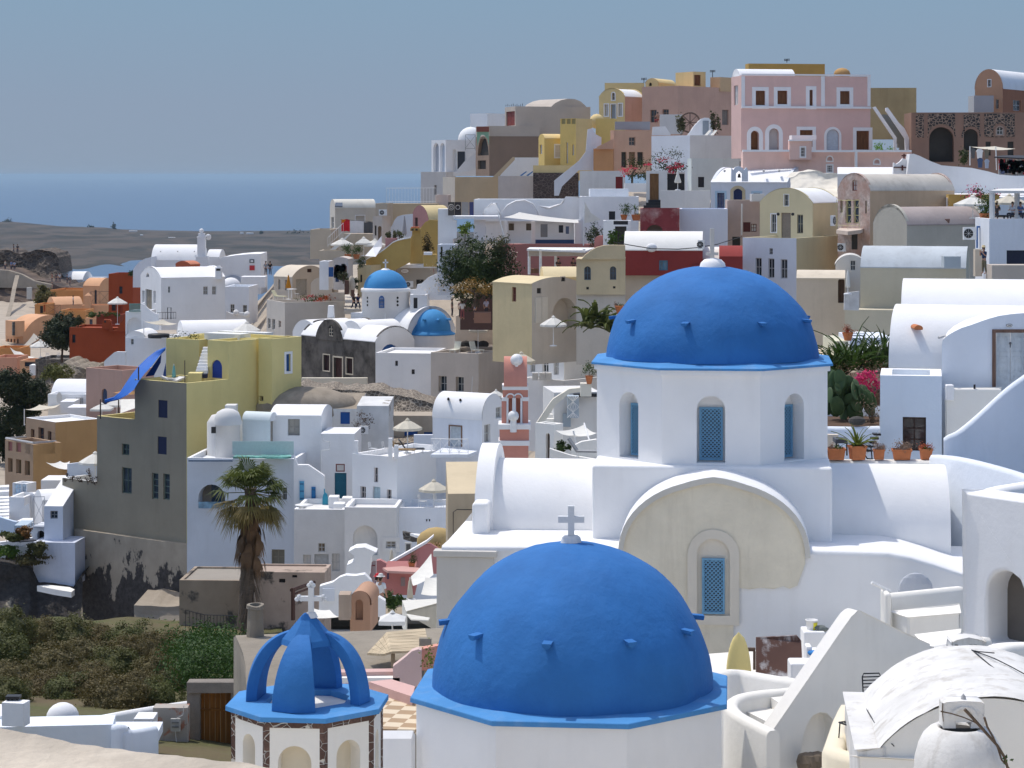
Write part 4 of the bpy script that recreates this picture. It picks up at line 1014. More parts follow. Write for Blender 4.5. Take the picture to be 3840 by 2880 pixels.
wl=Bld('short white terrace wall with corner post below the grey door','terrace_wall','wall');F('T');b=wl.blk(1782,84.8,1325,0,2,1002,1700,white_nw,roof='slab',d=.3);wl.build();bevel(weld(b.wall),.05,3)
mb=MB(white_n);pbox(mb,1328,968,1396,1100,84.75,.34);bevel(wl.part('post',mb),.06,3)
mb=MB(darkmetal);mb.tube([W(1560,1004,84.9),W(1560,965,84.9)],.04,8);wl.part('bollard_lamp',mb)
wallpath([(250,1578,83.2),(700,1582,83),(1310,1580,82.7)],1700,.7,white_nw,label='long low white ledge carrying the row of terracotta pots',name='ledge',rnd=3)
for x,w,h,k,wide,lab in((425,.46,.37,'low',1.25,'oblong terracotta pot with short sprouts, half behind the church drum'),(598,.50,.46,'aloe',1,'terracotta pot with long yellow-green sword leaves'),(775,.34,.34,'dry',1,'small terracotta pot with grey succulent heads'),(962,.48,.34,'dry',1.3,'wide terracotta trough overflowing with dry grey-brown succulents'),(1160,.38,.35,'red',1,'terracotta pot with red-tipped plant under the brown window')):
 p=W(x,1576,83);pot_at((p.x,82.95,p.z),w*1.09,h*1.09,lab,k,'terracotta pots on the white ledge',int(x),wide=wide)
F('Z')
mb=MB(soil);flat(mb,[(640,760),(1420,745),(1480,470),(600,500)],99,.5);link('garden_soil',mb,kind='structure')
wallpath([(640,1155,91.4),(1000,1160,91.4),(1320,1150,91.4)],1700,.4,white_b,label='low white planter wall behind the pots',name='planter_wall')
mb=MB(soil);flat(mb,[(640,1158),(1320,1152),(1320,1000),(640,1000)],91.7,.2);link('planter_soil',mb,kind='structure')
wallpath([(640,905,95.7),(1100,905,95.7),(1330,905,95.7)],1200,.3,white_b,label='second white planter wall behind the prickly pear',name='planter_wall')
mb=MB();mb.use(leaf_d,True)
for i,(x,y,L)in enumerate(((720,440,1.6),(800,430,1.8),(880,440,2.1),(980,430,2.5),(1060,430,2.0),(1150,440,1.8),(1240,440,1.9),(1340,430,2.1),(1410,420,2.2),(760,500,1.5),(900,500,1.5),(1200,480,1.6))):mb.use(leafm((.03,.07,.015))if i%2 else leaf_d,True);blades(mb,W(x,y+30,100+i%3),20,L,.17,i,(3,60),.5)
one('agave_bed','dense bed of dark green sword-leaved plants beside the white vault','plants',mb)
mb=MB(leafm((.09,.06,.04),.4));leafcloud(mb,W(1120,640,96.8),(2.0,.7,.9),1500,.10,4,.7);mb.use(leafm((.50,.03,.16),.3))
for x,y in((1090,580),(1180,690),(1270,620),(1120,600),(1205,520)):leafcloud(mb,W(x,y,96),.28,110,.13,x,.7)
one('flower_bush','sparse bush with magenta flowers on the garden soil','bush',mb)
mb=MB();mb.use(leafm((.04,.085,.04),.35,.05),True);rp_=random.Random(5)
for i in range(46):
 x=690+530*rp_.random()**1.3;y=560+440*rp_.random();y=max(y,560+(x-840)*.75);s_=.30+.22*rp_.random();c=W(x,y,93.5+rp_.random());M=Matrix.Translation(c)@Matrix.Rotation(rp_.uniform(-1.2,1.2),4,'Z')@Matrix.Rotation(rp_.uniform(-.9,.9),4,'Y')@Matrix.Rotation(rp_.uniform(-.5,.5),4,'X')
 k=len(mb.v);mb.sphere((0,0,0),s_,12,(.62,.13,1));mb.v[k:]=[M@p for p in mb.v[k:]]
one('prickly_pear','grey-green prickly pear cactus with oval pads behind the church','cactus',mb)
mb=MB(leafm((.10,.08,.06),.5));leafcloud(mb,W(1215,1010,92.5),(.5,.3,.7),350,.09,9,.6);mb.use(bark)
for i in range(9):mb.tube([W(1215+i*4,1120,92.5),W(1160+i*15,930+(i%3)*30,92.5)],.012,4)
one('dry_shrub','dry brown shrub in the lower planter','shrub',mb)
mb=MB(plaster((.08,.075,.07),.3));mb.sphere(W(1040,1090,91.4),.27,12,(1.3,.8,.7));one('boulder','dark rounded boulder on the planter soil','rock',mb)
dc=thing('deck_chair','white deck chair with black slats behind the terracotta pots','chair',W(1200,1560,84.4));
mb=MB(whitepaint);mb.prism([W(1305,1215,85.2),W(1315,1230,85.2),W(1215,1440,84.5),W(1140,1530,84.2),W(1130,1510,84.2),W(1200,1425,84.5)],(.25,.5,.1));link('sling',mb,dc)
mb=MB(darkmetal);
for k in range(5):a=W(1290-k*26,1260+k*50,85-k*.15);mb.box(a+V((-.12,-.06,-.03)),a+V((.14,.4,.03)))
mb.tube([W(1130,1500,84.1),W(1170,1560,84.1),W(1240,1568,84.1)],.03);mb.tube([W(1215,1410,84.3),W(1228,1560,84.3)],.025);link('frame',mb,dc)
tb=thing('terrace_table','dark square table beside a beige wall behind the pots','table',W(850,1500,84.9));mb=MB(paint((.06,.065,.08),.5));pbox(mb,775,1320,925,1370,85,.8);link('top',mb,tb);mb=MB(darkmetal);
for x in(785,915):mb.tube([W(x,1370,85.1),W(x,1520,85.1)],.03)
link('leg',mb,tb)
mb=MB(plaster((.66,.58,.48)));pbox(mb,600,1262,810,1560,86.5,.3);one('beige_screen','low beige wall half hidden behind the church drum','wall',mb)
F('1')
rough=plaster((.50,.44,.36),.45,.3,4.0,.98,1.0,(.3,.25,.2));mb=MB(rough);rows=[]
for j in range(9):
 r=[]
 for i in range(61):
  t=i/60;x=-300+t*1900;d=7.6-t*1.3
  yp=2700+(x/1290)*172;far=V((sx(x)*d,d,sz(yp)*d));k=j/8
  p=far+V((-.10*k,-.85*k,-.07*k-(.12 if j==0 else 0)*1))if j else far+V((0,.05,-.6))
  r.append(p+noise.noise_vector(p*3)*.02+noise.noise_vector(p*14)*.007)
 rows.append(r)
mb.sheet(rows);mb.sheet([[p-V((0,0,1.2))for p in rows[-1]],rows[-1]]);one('parapet','rough sunlit stone parapet in the immediate foreground','parapet',mb)
F('N')
wt=Bld('white terrace wall with square chimney, bottom left','terrace_wall','wall')
b=wt.blk(900,66,-200,0,-6,1312,1700,white_b,roof='slab',d=1.2,cap=white_n);wt.build()
mb=MB(white_n);pbox(mb,-200,1245,150,1700,66.66,1.5);wt.part('end_block',mb)
ck=thing('chimney','square white chimney with dark metal hood, bottom left corner','chimney',W(70,1310,65.10));mb=MB(white_n);pbox(mb,5,1140,195,1330,65.12,.45,-12);bevel(link('stack',mb,ck),.02,2)
mb=MB(darkmetal);pbox(mb,42,1090,155,1112,65.34,.3);[pbox(mb,x,1110,x+12,1145,65.45,.2)for x in(52,90,130)];link('hood',mb,ck)
mb=MB();mb.use(white_n,True);c=W(500,1262,72.60);mb.sphere(c,.52,20,(1.0,.9,.95));one('roof_hump','rounded white roof hump behind the terrace wall','roof hump',mb)
wallpath([(640,1268,73.7),(1000,1200,77.4),(1300,1150,81.0),(1500,1122,83.2)],1700,.28,white_n,label='long low white wall running up to the stone gate',name='parapet_wall')
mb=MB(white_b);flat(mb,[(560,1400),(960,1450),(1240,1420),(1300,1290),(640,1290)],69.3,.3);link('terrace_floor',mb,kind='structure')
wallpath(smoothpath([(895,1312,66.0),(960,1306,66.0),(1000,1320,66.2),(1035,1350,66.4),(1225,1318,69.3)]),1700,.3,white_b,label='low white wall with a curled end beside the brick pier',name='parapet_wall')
mb=MB(white_n);pbox(mb,1065,1265,1225,1340,72.60,.9);one('white_bench','small square white bench behind the low wall','bench',mb,None,.03)
gt=thing('gate','weathered stone gateway with a closed brown wooden door','gate',W(1680,1540,74.80));gst=plaster((.25,.22,.19),.3,.4,2.5,.97,.9)
mb=MB(gst);pbox(mb,1490,985,1592,1640,74.80,.5);pbox(mb,1843,985,1900,1640,74.80,.5);pbox(mb,1490,978,1900,1062,74.69,.6);wobble(bevel(link('frame',mb,gt),.03,2),.03,3)
mb=MB(wood((.22,.085,.015),(14,14,.8)));
for k in range(6):pbox(mb,1590+k*42.5,1058,1590+k*42.5+40,1500,75.13,.06)
pbox(mb,1590,1190,1845,1205,75.06,.08);link('door',mb,gt)
br=peel((.42,.38,.34),(.28,.13,.09),.58,1.6,.03);mb=MB(br);pbox(mb,1220,1180,1495,1640,73.92,.6);wp=one('brick_pier','low crumbling brick and plaster pier with meter box','wall',mb);
mx=thing('meter_box','grey electric meter box fixed to the brick pier','meter box',W(1398,1370,73.70));mb=MB(paint((.42,.42,.40),.6));pbox(mb,1360,1268,1436,1368,73.66,.12);link('case',mb,mx);mb=MB(paint((.2,.2,.2)));[pbox(mb,1370,y,1426,y+14,73.62,.02)for y in(1290,1325)];link('window',mb,mx);mb=MB(greywhite);mb.tube([W(1400,1268,73.70),W(1460,1235,73.70),W(1468,1160,73.70)],.012,5);mb.tube([W(1398,1368,73.70),W(1410,1470,73.70)],.012,5);link('cable',mb,mx)
F('O');conc=plaster((.29,.255,.205),.28,.35,1.2,.97,.7)
gv=Bld('grey concrete vaulted house behind the bell tower','vaulted_house');b=gv.blk(215,57,125,0,80,1010,1700,conc,roof='vR',rm=conc,d=9.6,rise=.45);gv.b=b
b.zt=sz(1010)*58-.33;b.zb=b.zt-8;gv.build();[setattr(v,'co',v.co+noise.noise_vector(v.co*.8)*.06)for c_ in gv.root.children for v in c_.data.vertices]
mb=MB(conc);c=W(266,765,61.5);mb.lathe([(.25,-.5),(.21,.2),(.21,.5),(.25,.52),(.25,.6),(.17,.6),(.15,.4)],c,14);[v.__iadd__(noise.noise_vector(v*3)*.05)for v in mb.v];cst=one('chimney','round grey stone chimney stump on the concrete vault','chimney',mb)
pl=thing('wooden_roof','pale plank roof propped on the concrete vault','plank roof',W(1130,930,57));pwood=wood((.52,.42,.28),(1.2,9,9))
for k in range(7):
 mb=MB(pwood);t0,t1=k/7,(k+.93)/7
 A,B,C_,D_=W(1100,795,59),W(1345,772,59.5),W(1370,912,57.4),W(1132,920,57)
 q=[A.lerp(D_,t0),B.lerp(C_,t0),B.lerp(C_,t1),A.lerp(D_,t1)];mb.prism(q,(0,.02,-.06));link('plank',mb,pl)
for k in range(5):
 mb=MB(pwood);t0,t1=k/5,(k+.93)/5;A,B,C_,D_=W(1100,795,59),W(1132,920,57),W(1075,935,57.2),W(975,930,58.5)
 q=[A.lerp(D_,t0),B.lerp(C_,t0),B.lerp(C_,t1),A.lerp(D_,t1)];mb.prism(q,(0,.02,-.06));link('plank',mb,pl)
mb=MB(wood((.25,.2,.14)));[mb.box(W(x,925,57.6)-V((.05,0,.9)),W(x,925,57.6)+V((.05,.1,0)))for x in(1140,1250,1350)];link('post',mb,pl)
mb=MB(conc);mb.box(W(1345,885,57.3)-V((.15,0,0)),W(1345,885,57.3)+V((.15,.2,.18)));one('concrete_block','small concrete block on the plank roof','block',mb)
pink_l=plaster((.60,.40,.36),.1,.25);F('O')
pt_=Bld('pale pink terrace wall with white coping left of the front dome','terrace_wall','wall');b=pt_.blk(1262,54.5,778,0,-4,1045,1700,pink_l,roof='slab',d=.35);pt_.build()
mb=MB(white_nw);F('O');a=W(775,1045,55.2);b_=W(1140,1018,55);mb.box((a.x,54.2,a.z-.06),(b_.x+.2,54.9,a.z+.06));pt_.part('coping',mb)
mb=MB(plaster((.62,.46,.42)));pwall(mb,[(1140,1110),(1140,1015),(1180,985),(1225,950),(1260,918),(1300,905),(1320,912),(1320,1140),(1270,1145)],(0,.3,0),54.2);pt_.part('stair_flank',mb)
mb=MB(plaster((.62,.30,.23),.1,.2));pwall(mb,[(1318,1040),(1318,905),(1440,880),(1440,1040)],(0,.3,0),54.6);pt_.part('red_panel',mb)
mb=MB(plaster((.62,.40,.36)));flat(mb,[(985,1110),(1130,1095),(1280,1140),(1262,1205),(1140,1165)],53.2,.5);pt_.part('bench',mb)
m,nt,bb_=_new('checker tiles');mpn=_n(nt,'ShaderNodeMapping');mpn.inputs['Rotation'].default_value=(0,0,R(12));nt.links.new(_pos(nt),mpn.inputs[0]);ckn=_n(nt,'ShaderNodeTexChecker',i_Scale=2.6);nt.links.new(mpn.outputs[0],ckn.inputs[0])
nt.links.new(_mix(nt,ckn.outputs[1],(.62,.52,.38),(.36,.25,.15)),bb_.inputs['Base Color']);bb_.inputs['Roughness'].default_value=.7
mb=MB(m);flat(mb,[(1040,1410),(1290,1415),(1330,1200),(1110,1165),(960,1165)],49.5,.1);link('tiled_floor',mb,kind='structure')
wallpath([(1020,1420,49),(1270,1420,48.8)],1900,.3,white_n,label='plain white terrace front below the checker tiles',name='terrace_wall',rnd=2)
mb=MB(leaf_y);leafcloud(mb,W(1375,965,53.8),(.18,.2,.35),160,.08,2,.8);one('shrub','small yellow-green shrub between pink wall and front dome','shrub',mb)
F('A')
peach=plaster((.66,.37,.21),.1,.15);peach_o=plaster((.60,.28,.10),.12,.2);red=plaster((.33,.065,.022),.14,.2);red_d=plaster((.25,.05,.025),.14,.2)
rock=peel((.17,.125,.095),(.06,.045,.04),.5,.12,.1);scrub=peel((.13,.10,.055),(.07,.08,.025),.5,.2,.12)
beige_w=plaster((.58,.47,.35),.1,.2);sand=plaster((.60,.50,.36),.1,.2)
def island():
 m,nt,b=_new('far island');p=_pos(nt,(.012,.012,.05));n=_noise(nt,p,1.0,7,.62)
 col=_mix(nt,_ramp(nt,n,[(.32,0),(.68,1)]),(.022,.022,.016),(.070,.055,.042))
 w=_n(nt,'ShaderNodeTexWave',i_Scale=1.0,i_Distortion=9.0,i_Detail=3.0);w.bands_direction='Z';nt.links.new(_pos(nt,(.006,.003,.055)),w.inputs['Vector'])
 col=_mix(nt,_ramp(nt,w.outputs[1],[(.45,0),(.75,.55)]),col,(.10,.075,.058))
 nt.links.new(col,b.inputs['Base Color']);b.inputs['Roughness'].default_value=1
 mb=MB(m);rows=[]
 crest=[(-600,60),(0,75),(60,68),(300,90),(520,112),(900,122),(1050,140),(1300,165),(1700,180),(2212,176),(2700,168),(3300,175),(4200,190)]
 def cy(x):
  for(a,b_),(c,d)in zip(crest,crest[1:]):
   if x<=c:return b_+(d-b_)*(x-a)/(c-a)
  return crest[-1][1]
 for j in range(31):
  t=j/30;r=[]
  for i in range(141):
   x=-600+4800*i/140;Dc=3050+1500*t;ys=560 if t==0 else None
   z1=sz(cy(x))*4400;coast=2900+90*math.sin(i*.17)+40*math.sin(i*.61)-max(0,x-1150)*.25
   D=coast+(4400-coast)*t;z=SEA-3+(z1-SEA+3)*(t**.65);px=sx(x)*D
   z+=min(1,t*5)*(noise.noise(V((px*.004,D*.003,1)))*12+noise.noise(V((px*.015,D*.01,4)))*5)*math.sin(PI*min(1,t*1.02))**.6
   r.append(V((px,D,z)))
  rows.append(r)
 rows.append([V((p.x*1.2,p.y+900,SEA-5))for p in rows[-1]]);mb.use(m,True);mb.sheet(rows);link('hills',mb,kind='structure')
island()
tb=MB(leafm((.018,.03,.014)))
for x,y,r in((60,76,30),(790,118,22),(985,122,14),(1775,300,20),(2260,180,10),(330+2212,176,60)):leafcloud(tb,W(x,y,4390),(r*.22,8,5),160,4,int(x),.9)
o=link('distant_trees',tb,kind='stuff');o['label']='clumps of dark trees along the crest of the far island';o['category']='trees'
for x0,y0,x1,y1,D,lab in((868,340,960,356,3500,'tiny white house halfway up the far island slope'),(1115,150,1185,158,4200,'tiny low white building near the crest of the far island'),(1210,183,1235,192,4100,'tiny white cube house under the island crest'),(1455,208,1515,215,4100,'tiny long white building on the island ridge road'),(2075,163,2105,178,4300,'tiny white house on the island crest above the church'),(2130,168,2190,180,4300,'tiny flat white building on the island crest by the sea')):
 box_thing(lab,'distant_house','house',x0,y0,x1,y1,D,12,white,8,'tiny houses on the far island')
mb=MB(plaster((.5,.45,.38)));flat(mb,[(1500,238),(1590,208),(1610,212),(1540,240),(1600,262),(1560,262)],4150,.5);link('island_road',mb,kind='structure')
crag('ragged brown stone ruin of the castle above the cliff','castle_ruin',[(-90,330),(60,325),(175,352),(230,330),(330,312),(400,330),(470,352),(505,385),(520,520)],620,430,12,.8,stone((.13,.10,.08),(.06,.05,.045),1.2,(.17,.14,.11),.08),60,20,4,.5,None,'castle')
crag('','cliff',[(-90,480),(80,488),(180,525),(300,578),(450,612),(560,660),(800,700),(1000,800)],1300,418,30,2.2,rock,90,50,45,.16)
mb=MB(plaster((.33,.28,.22),.3,.3));a=[(145,535),(118,650),(95,780),(62,900),(30,1000)]
mb.sheet([[W(x-14,y,411-i*7),W(x+22,y,411-i*7)]for i,(x,y)in enumerate(a)]);link('cliff_path',mb,kind='structure')
wallpath([(-60,480,417),(80,490,416),(190,522,415),(300,580,414),(450,612,413)],640,.6,plaster((.35,.3,.24),.2,.3),label='pale stone path wall edging the castle cliff',name='path_wall')
box_thing('tall pale door set into the brown cliff','cliff_door','door',230,640,272,742,405,.6,paint((.62,.60,.55),.8))
tree(378,720,80,85,402,800,'olive green bush clinging to the cliff foot',leafm((.12,.115,.045)),1500,.5,3,'bush','bush')
vault('white sloping house below the castle ruin','house',715,436,515,0,5,572,720,white,roof='vL',d=7,rise=1.4)
vault('white flat house beside the sloping white house, castle side','house',862,440,718,0,4,560,720,white,d=6)
vault('small white dome shaped roof behind the peach houses','house',945,425,880,0,4,632,760,white,roof='vR',d=6,rise=1.3)
vault('peach hut with vaulted roof and arched dark door','house',862,400,718,900,22,628,890,peach,roof='vL',rise=1.3,d=5,ops=[(('L',815,660,836,788,'d'),dict(c=(.05,.05,.06),arch=True))])
vault('long low orange-peach wall house under the castle path','house',768,408,432,0,8,664,830,peach_o,d=8)
vault('peach barrel vault house with rounded left end','vaulted_house',470,392,405,716,66,790,900,peach,roof='vR',rise=1.2)
b=Bld('peach terrace with pyramid capped pillar','terrace_wall','wall');b.blk(942,386,705,0,4,795,900,peach,d=4);b.blk(780,385.5,730,0,6,712,880,peach,roof='hip',rise=.5,d=1.0);b.build()
railing([W(782,790,386),W(945,786,387)],2.4*.9,'dark criss-cross railing on the peach terrace beside the pillar',darkmetal,None,1.4,'railing',True)
vault('small orange house with shutters, far left','house',405,388,300,0,6,785,900,peach_o,d=5,ops=[(('L',345,800,372,862,'h'),{}),(('L',376,790,392,850,'d'),dict(c=(.5,.1,.03)))])
railing([W(402,880,383),W(522,880,383)],1.7,'dark criss-cross railing below the peach barrel vault',darkmetal,None,1.2,'railing',True)
vault('orange-peach house with a flat roof above the dark tree','house',735,376,520,0,6,838,1010,peach_o,d=5)
vault('peach house with blue-grey window right of the dark tree','house',832,366,738,0,5,905,1050,peach,d=4,ops=[(('L',772,915,800,982,'w'),dict(c=(.1,.15,.25)))])
tree(800,875,45,18,368,905,'low green plants on the peach roof',leaf_g,260,.35,4,'shrub','shrub')
v=vault('large peach barrel vault house with dormer, far left','vaulted_house',200,350,48,640,45,1062,1240,peach,roof='vL',ya=890,ops=[(('L',62+i*28,1085,76+i*28,1140,'w'),dict(c=(.05,.05,.05)))for i in range(4)])
mb=MB(peach);pbox(mb,112,930,215,1065,349,3.0,35);v.part('dormer',mb);mb=MB(glass());pbox(mb,112,940,130,1055,348.2,.4,35);v.part('window',mb)
sail([(292,1035,330),(362,1058,334),(225,1130,330),(165,1168,328)],'white shade sail beside the large peach vault',sag=.5)
sail([(85,1155,320),(175,1195,322),(300,1240,318),(165,1262,316)],'white shade sail stretched over the peach terrace, far left',sag=.4)
vault('orange-peach house under the white sail at the left edge','house',172,322,-60,0,5,1165,1500,peach_o,d=5)
vault('pinkish peach house with flat roof at the left edge','house',150,312,-60,0,5,1245,1700,plaster((.62,.33,.22),.1,.2),d=5)
vault('peach house with dark window behind the stone terrace','house',312,308,172,0,5,1272,1480,peach,d=4,ops=[(('L',212,1285,302,1324,'w'),dict(c=(.03,.03,.04)))])
parasol(350,1095,1145,300,185,'white parasol on the stone terrace beside the dark tree',8,ybase=1245)
v=vault('grey rubble stone terrace under the white parasol','terrace_wall',600,296,304,0,6,1262,1500,stone((.16,.14,.12),(.09,.085,.08),1.5,(.2,.18,.15),.06),d=7,cat='wall')
mb=MB(white);pbox(mb,255,1312,306,1400,296,2);v.part('white_pier',mb)
for x,lab in((415,'left of two pale chairs on the stone terrace'),(510,'right of two pale chairs on the stone terrace')):metal_chair(W(x,1262,294.5),R(30),lab,'pale terrace chairs',whitepaint)
tree(530,1040,165,150,288,1290,'dark green conifer-like tree in front of the red house',leafm((.03,.045,.022)),6500,.34,5,shell=.3)
tree(640,930,70,62,292,1200,'spiky dark tree top behind the dark green tree',leafm((.035,.05,.025)),1500,.3,6,shell=.3)
tree(500,1385,125,75,262,1460,'yellow-green bush above the white house roof',leafm((.10,.115,.035)),2600,.26,7,'bush','bush')
crag('','rock_slope',[(330,1420),(560,1300),(620,1320),(740,1345),(800,1400)],1700,272,10,1.2,stone((.26,.22,.17),(.15,.12,.1),.9,(.3,.26,.2),.08),30,20,8,.4)
for x,y,rx,ry,sd,lab in((60,1480,170,150,8,'large dark green tree at the left edge'),(250,1560,170,190,9,'large dark green tree left of the white rooftop house'),(150,1750,190,180,10,'lower dark green tree behind the orange balcony house'),(20,1960,90,170,11,'dark green tree below the orange balcony house edge')):
 tree(x,y,rx,ry,236+sd,y+ry*1.1,lab,leafm((.022,.038,.016)),5200,.30,sd,shell=.3)
vault('tall brick-red tower house with small window','house',1149,325,938,0,6,523,1040,red,d=5,par=.3,ops=[(('L',1030,632,1058,695,'w'),dict(c=(.05,.03,.03))),(('L',965,782,1000,842,'h'),{}),(('L',1028,800,1060,930,'h'),dict(p=red_d))])
mb=MB(leaf_d);leafcloud(mb,W(1145,520,324),(.9,.4,.35),160,.3,3);one('rooftop_plant','dark plant on the red tower roof','plant',mb)
v=vault('big brick-red house with stepped roofline','house',1084,285,600,0,7,990,1400,red,d=6,par=.25,ops=[(('L',622,1048,652,1118,'w'),dict(c=(.05,.03,.03),rec=.3))])
mb=MB(red);pwall(mb,[(945,1000),(945,975),(968,975),(970,1012),(1010,1010),(1028,965),(1060,925),(1084,870),(1084,1020),(945,1020)],(0,.35,0),284.4);v.part('crest_wall',mb)
mb=MB(red);pwall(mb,[(880,1000),(884,935),(895,918),(945,918),(958,930),(960,1000)],(0,.8,0),284.6);v.part('chimney',mb);mb=MB(darkhole);pbox(mb,900,928,916,945,284.55,.1);v.part('vent_hole',mb)
vault('low red wall house with flower boxes below the parasol','house',1026,302,832,0,5,880,1060,red_d,d=4)
mb=MB(leaf_g);[leafcloud(mb,W(x,872,301.5),(.35,.3,.3),60,.2,x)for x in range(850,1020,24)];one('flower_box','row of plants along the low red wall','flower box',mb)
parasol(1015,725,778,298,170,'white parasol in front of the red tower',8,ybase=960)
wb=plaster((.76,.78,.81),.06,.12)
v=vault('white vaulted church with rain spouts on the ridge','church',1722,316,1305,0,4,405,640,white,roof='vL',ya=275,d=6,cat='church')
for x in(1388,1535,1680):mb=MB(greywhite);mb.tube([W(x,328,316.5),W(x,330,315.2)],.1,6);v.part('rain_spout',mb)
pw('white quarter arch buttress at the left end of the ridge church','buttress','buttress',[(1148,640),(1150,492),(1165,462),(1200,422),(1250,392),(1305,379),(1305,640)],312,5,wb)
bt2=thing('bell_tower','slim stepped white bell tower on the ridge church','bell tower',W(1740,520,304))
for x0,y0,x1,y1,d in((1692,372,1792,540,1.8),(1704,208,1770,375,1.2),(1700,200,1774,212,1.3),(1712,172,1764,202,1.0),(1734,132,1748,172,.3)):mb=MB(white);pbox(mb,x0,y0,x1,y1,304+(1.8-d)/2,d);link('stage',mb,bt2)
mb=MB(white);mb.sphere(W(1741,150,304.8),.3,10);pbox(mb,1770,190,1818,200,304.9,.6);mb.sphere(W(1800,205,305.2),.4,10,(1,.6,1));link('bell_arch',mb,bt2)
vault('small white apse vault right of the ridge bell tower','vaulted_house',1896,318,1786,0,5,378,500,white,roof='vL',d=4,rise=1.0)
vault('orange-red hut with vaulted roof on the ridge','house',1640,292,1517,1728,35,440,520,plaster((.50,.13,.06),.1,.15),roof='vR',rise=.4,rm=plaster((.58,.22,.13)))
wv2=thing('house','big white house with long curved roofline and red window on the ridge','house',W(2000,700,306))
mb=MB(white);pwall(mb,[(1785,470),(1850,415),(1930,378),(2040,362),(2150,352),(2252,350),(2256,700),(1785,700)],(0,8,0),306);link('wall',mb,wv2)
F('A');mb=MB(paint((.05,.05,.05)));pbox(mb,2156,398,2196,428,305.9,.2);w1=link('window',mb,wv2);mb=MB(whitepaint);pbox(mb,2164,405,2188,421,305.85,.2);link('pane',mb,w1)
mb=MB(paint((.55,.04,.05)));pbox(mb,2156,450,2200,492,305.9,.2);link('red_shutter',mb,wv2)
mb=MB(plaster((.42,.46,.54)));mb.use(mb.mats[0],True);c=W(2015,600,305.9);mb.add([c+V((1.3*math.cos(PI*k/14),-.02,1.0*math.sin(PI*k/14)))for k in range(15)],[tuple(range(15))[::-1]]);link('blind_arch',mb,wv2)
box_thing('white rooftop parapet block below the curved roofline','parapet','wall',2080,548,2290,640,300,3,white);box_thing('small white water heater tank on the ridge roof','water_tank','tank',1965,600,2010,630,296,.8,whitepaint)
mb=MB();mb.use(white,True);mb.sphere(W(1995,640,297),1.35,18,(1,1,.95));one('roof_dome','small white roof hump beside the water tank','roof hump',mb)
v=vault('white house with arched gable, door and long side wall','house',1392,265,1214,1945,66,557,1010,white,roof='vR',ya=480,rim=.12,ops=[(('R',1756,632,1797,702,'w'),dict(c=(.5,.5,.5),p=plaster((.3,.28,.25)))),(('R',1833,632,1869,702,'w'),dict(c=(.5,.5,.5),p=plaster((.3,.28,.25)))),(('R',1453,632,1471,686,'w'),{}),(('L',1256,658,1312,830,'d'),dict(c=(.30,.26,.20))),(('L',1226,668,1251,770,'w'),dict(c=(.7,.7,.7),p=greywhite)),(('L',1325,670,1347,780,'w'),dict(c=(.7,.7,.7),p=greywhite)),(('L',1262,516,1290,553,'w'),dict(arch=True))])
mb=MB(white);pbox(mb,1860,470,1913,570,267,1.0);pbox(mb,1872,455,1902,475,267.2,.6);v.part('chimney',mb);mb=MB(darkhole);pbox(mb,1868,478,1904,496,266.95,.1);v.part('vent_hole',mb)
mb=MB(beige_w);pbox(mb,1485,540,1508,570,266,.4);v.part('vent_pot',mb)
railing([W(1360,915,263),W(1520,912,262)],.75,'black iron fence in front of the white side wall',darkmetal,None,.35);mb=MB(darkmetal);mb.tube([W(1448,915,262.5),W(1448,815,262.5),W(1478,815,262.5),W(1478,915,262.5)],.05,4);one('iron_gate','narrow dark iron gate by the white side wall','gate',mb)
v=vault('white house with green balcony and arched niche','house',1252,257,1084,0,5,850,1110,white,d=5,ops=[(('L',1096,900,1222,1060,'n'),dict(arch=True,rec=.5))])
mb=MB(plaster((.16,.30,.27),.1,.1));[pbox(mb,1116+i*7,786,1120.5+i*7,848,256.9,.08)for i in range(14)];pbox(mb,1114,780,1216,788,256.8,.12);pbox(mb,1114,842,1216,850,256.8,.12);v.part('balcony',mb)
mb=MB(white);pwall(mb,[(1218,1010),(1218,778),(1245,788),(1275,818),(1310,848),(1345,866),(1370,872),(1370,1010)],(0,.35,0),256.4);v.part('curved_parapet',mb)
v=vault('lower white house with rounded roof and tiny window beside the red house','house',1434,249,1083,0,7,1078,1420,wb,d=6,cap=white,ops=[(('L',1131,1086,1154,1133,'w'),dict(rec=.2))])
b=v.blk(1252,249.6,1084,0,7,1062,1120,white,roof='vR',ya=1016,d=5);b.build()
pw('white sloping stair flank below the red house','stair_wall','wall',[(900,1420),(900,1278),(920,1258),(985,1203),(1010,1196),(1085,1198),(1085,1420)],246.5,.5,wb)
sail([(1245,932,248),(1410,915,251),(1530,950,251),(1400,958,247)],'beige canopy over the hot tub',canvas_b,.3,posts=[((1243,930,248),(1243,1060,248)),((1528,950,251),(1528,1030,251))])
mb=MB();mb.use(paint((.03,.03,.032),.5),True);c=W(1372,1075,247.2);mb.lathe([(1.15,0),(1.18,.32),(1.1,.42),(0,.46)],c,24);one('hot_tub','round black covered hot tub under the beige canopy','hot tub',mb)
mb=MB();mb.use(whitepaint,True);mb.lathe([(.36,0),(.4,.1),(0,.12)],W(1410,1082,246.5),16);one('table','small white round table beside the hot tub','table',mb)
vault('long white barrel vault behind the yellow house','vaulted_house',1585,251,1528,2152,74,1062,1200,white,roof='vR',ya=938)
vault('white house with two dark windows behind the long vault','house',2152,286,1940,0,4,634,960,wb,d=6,ops=[(('L',1990,785,2026,858,'w'),dict(p=plaster((.1,.09,.08)))),(('L',2098,792,2133,862,'w'),dict(p=plaster((.1,.09,.08))))])
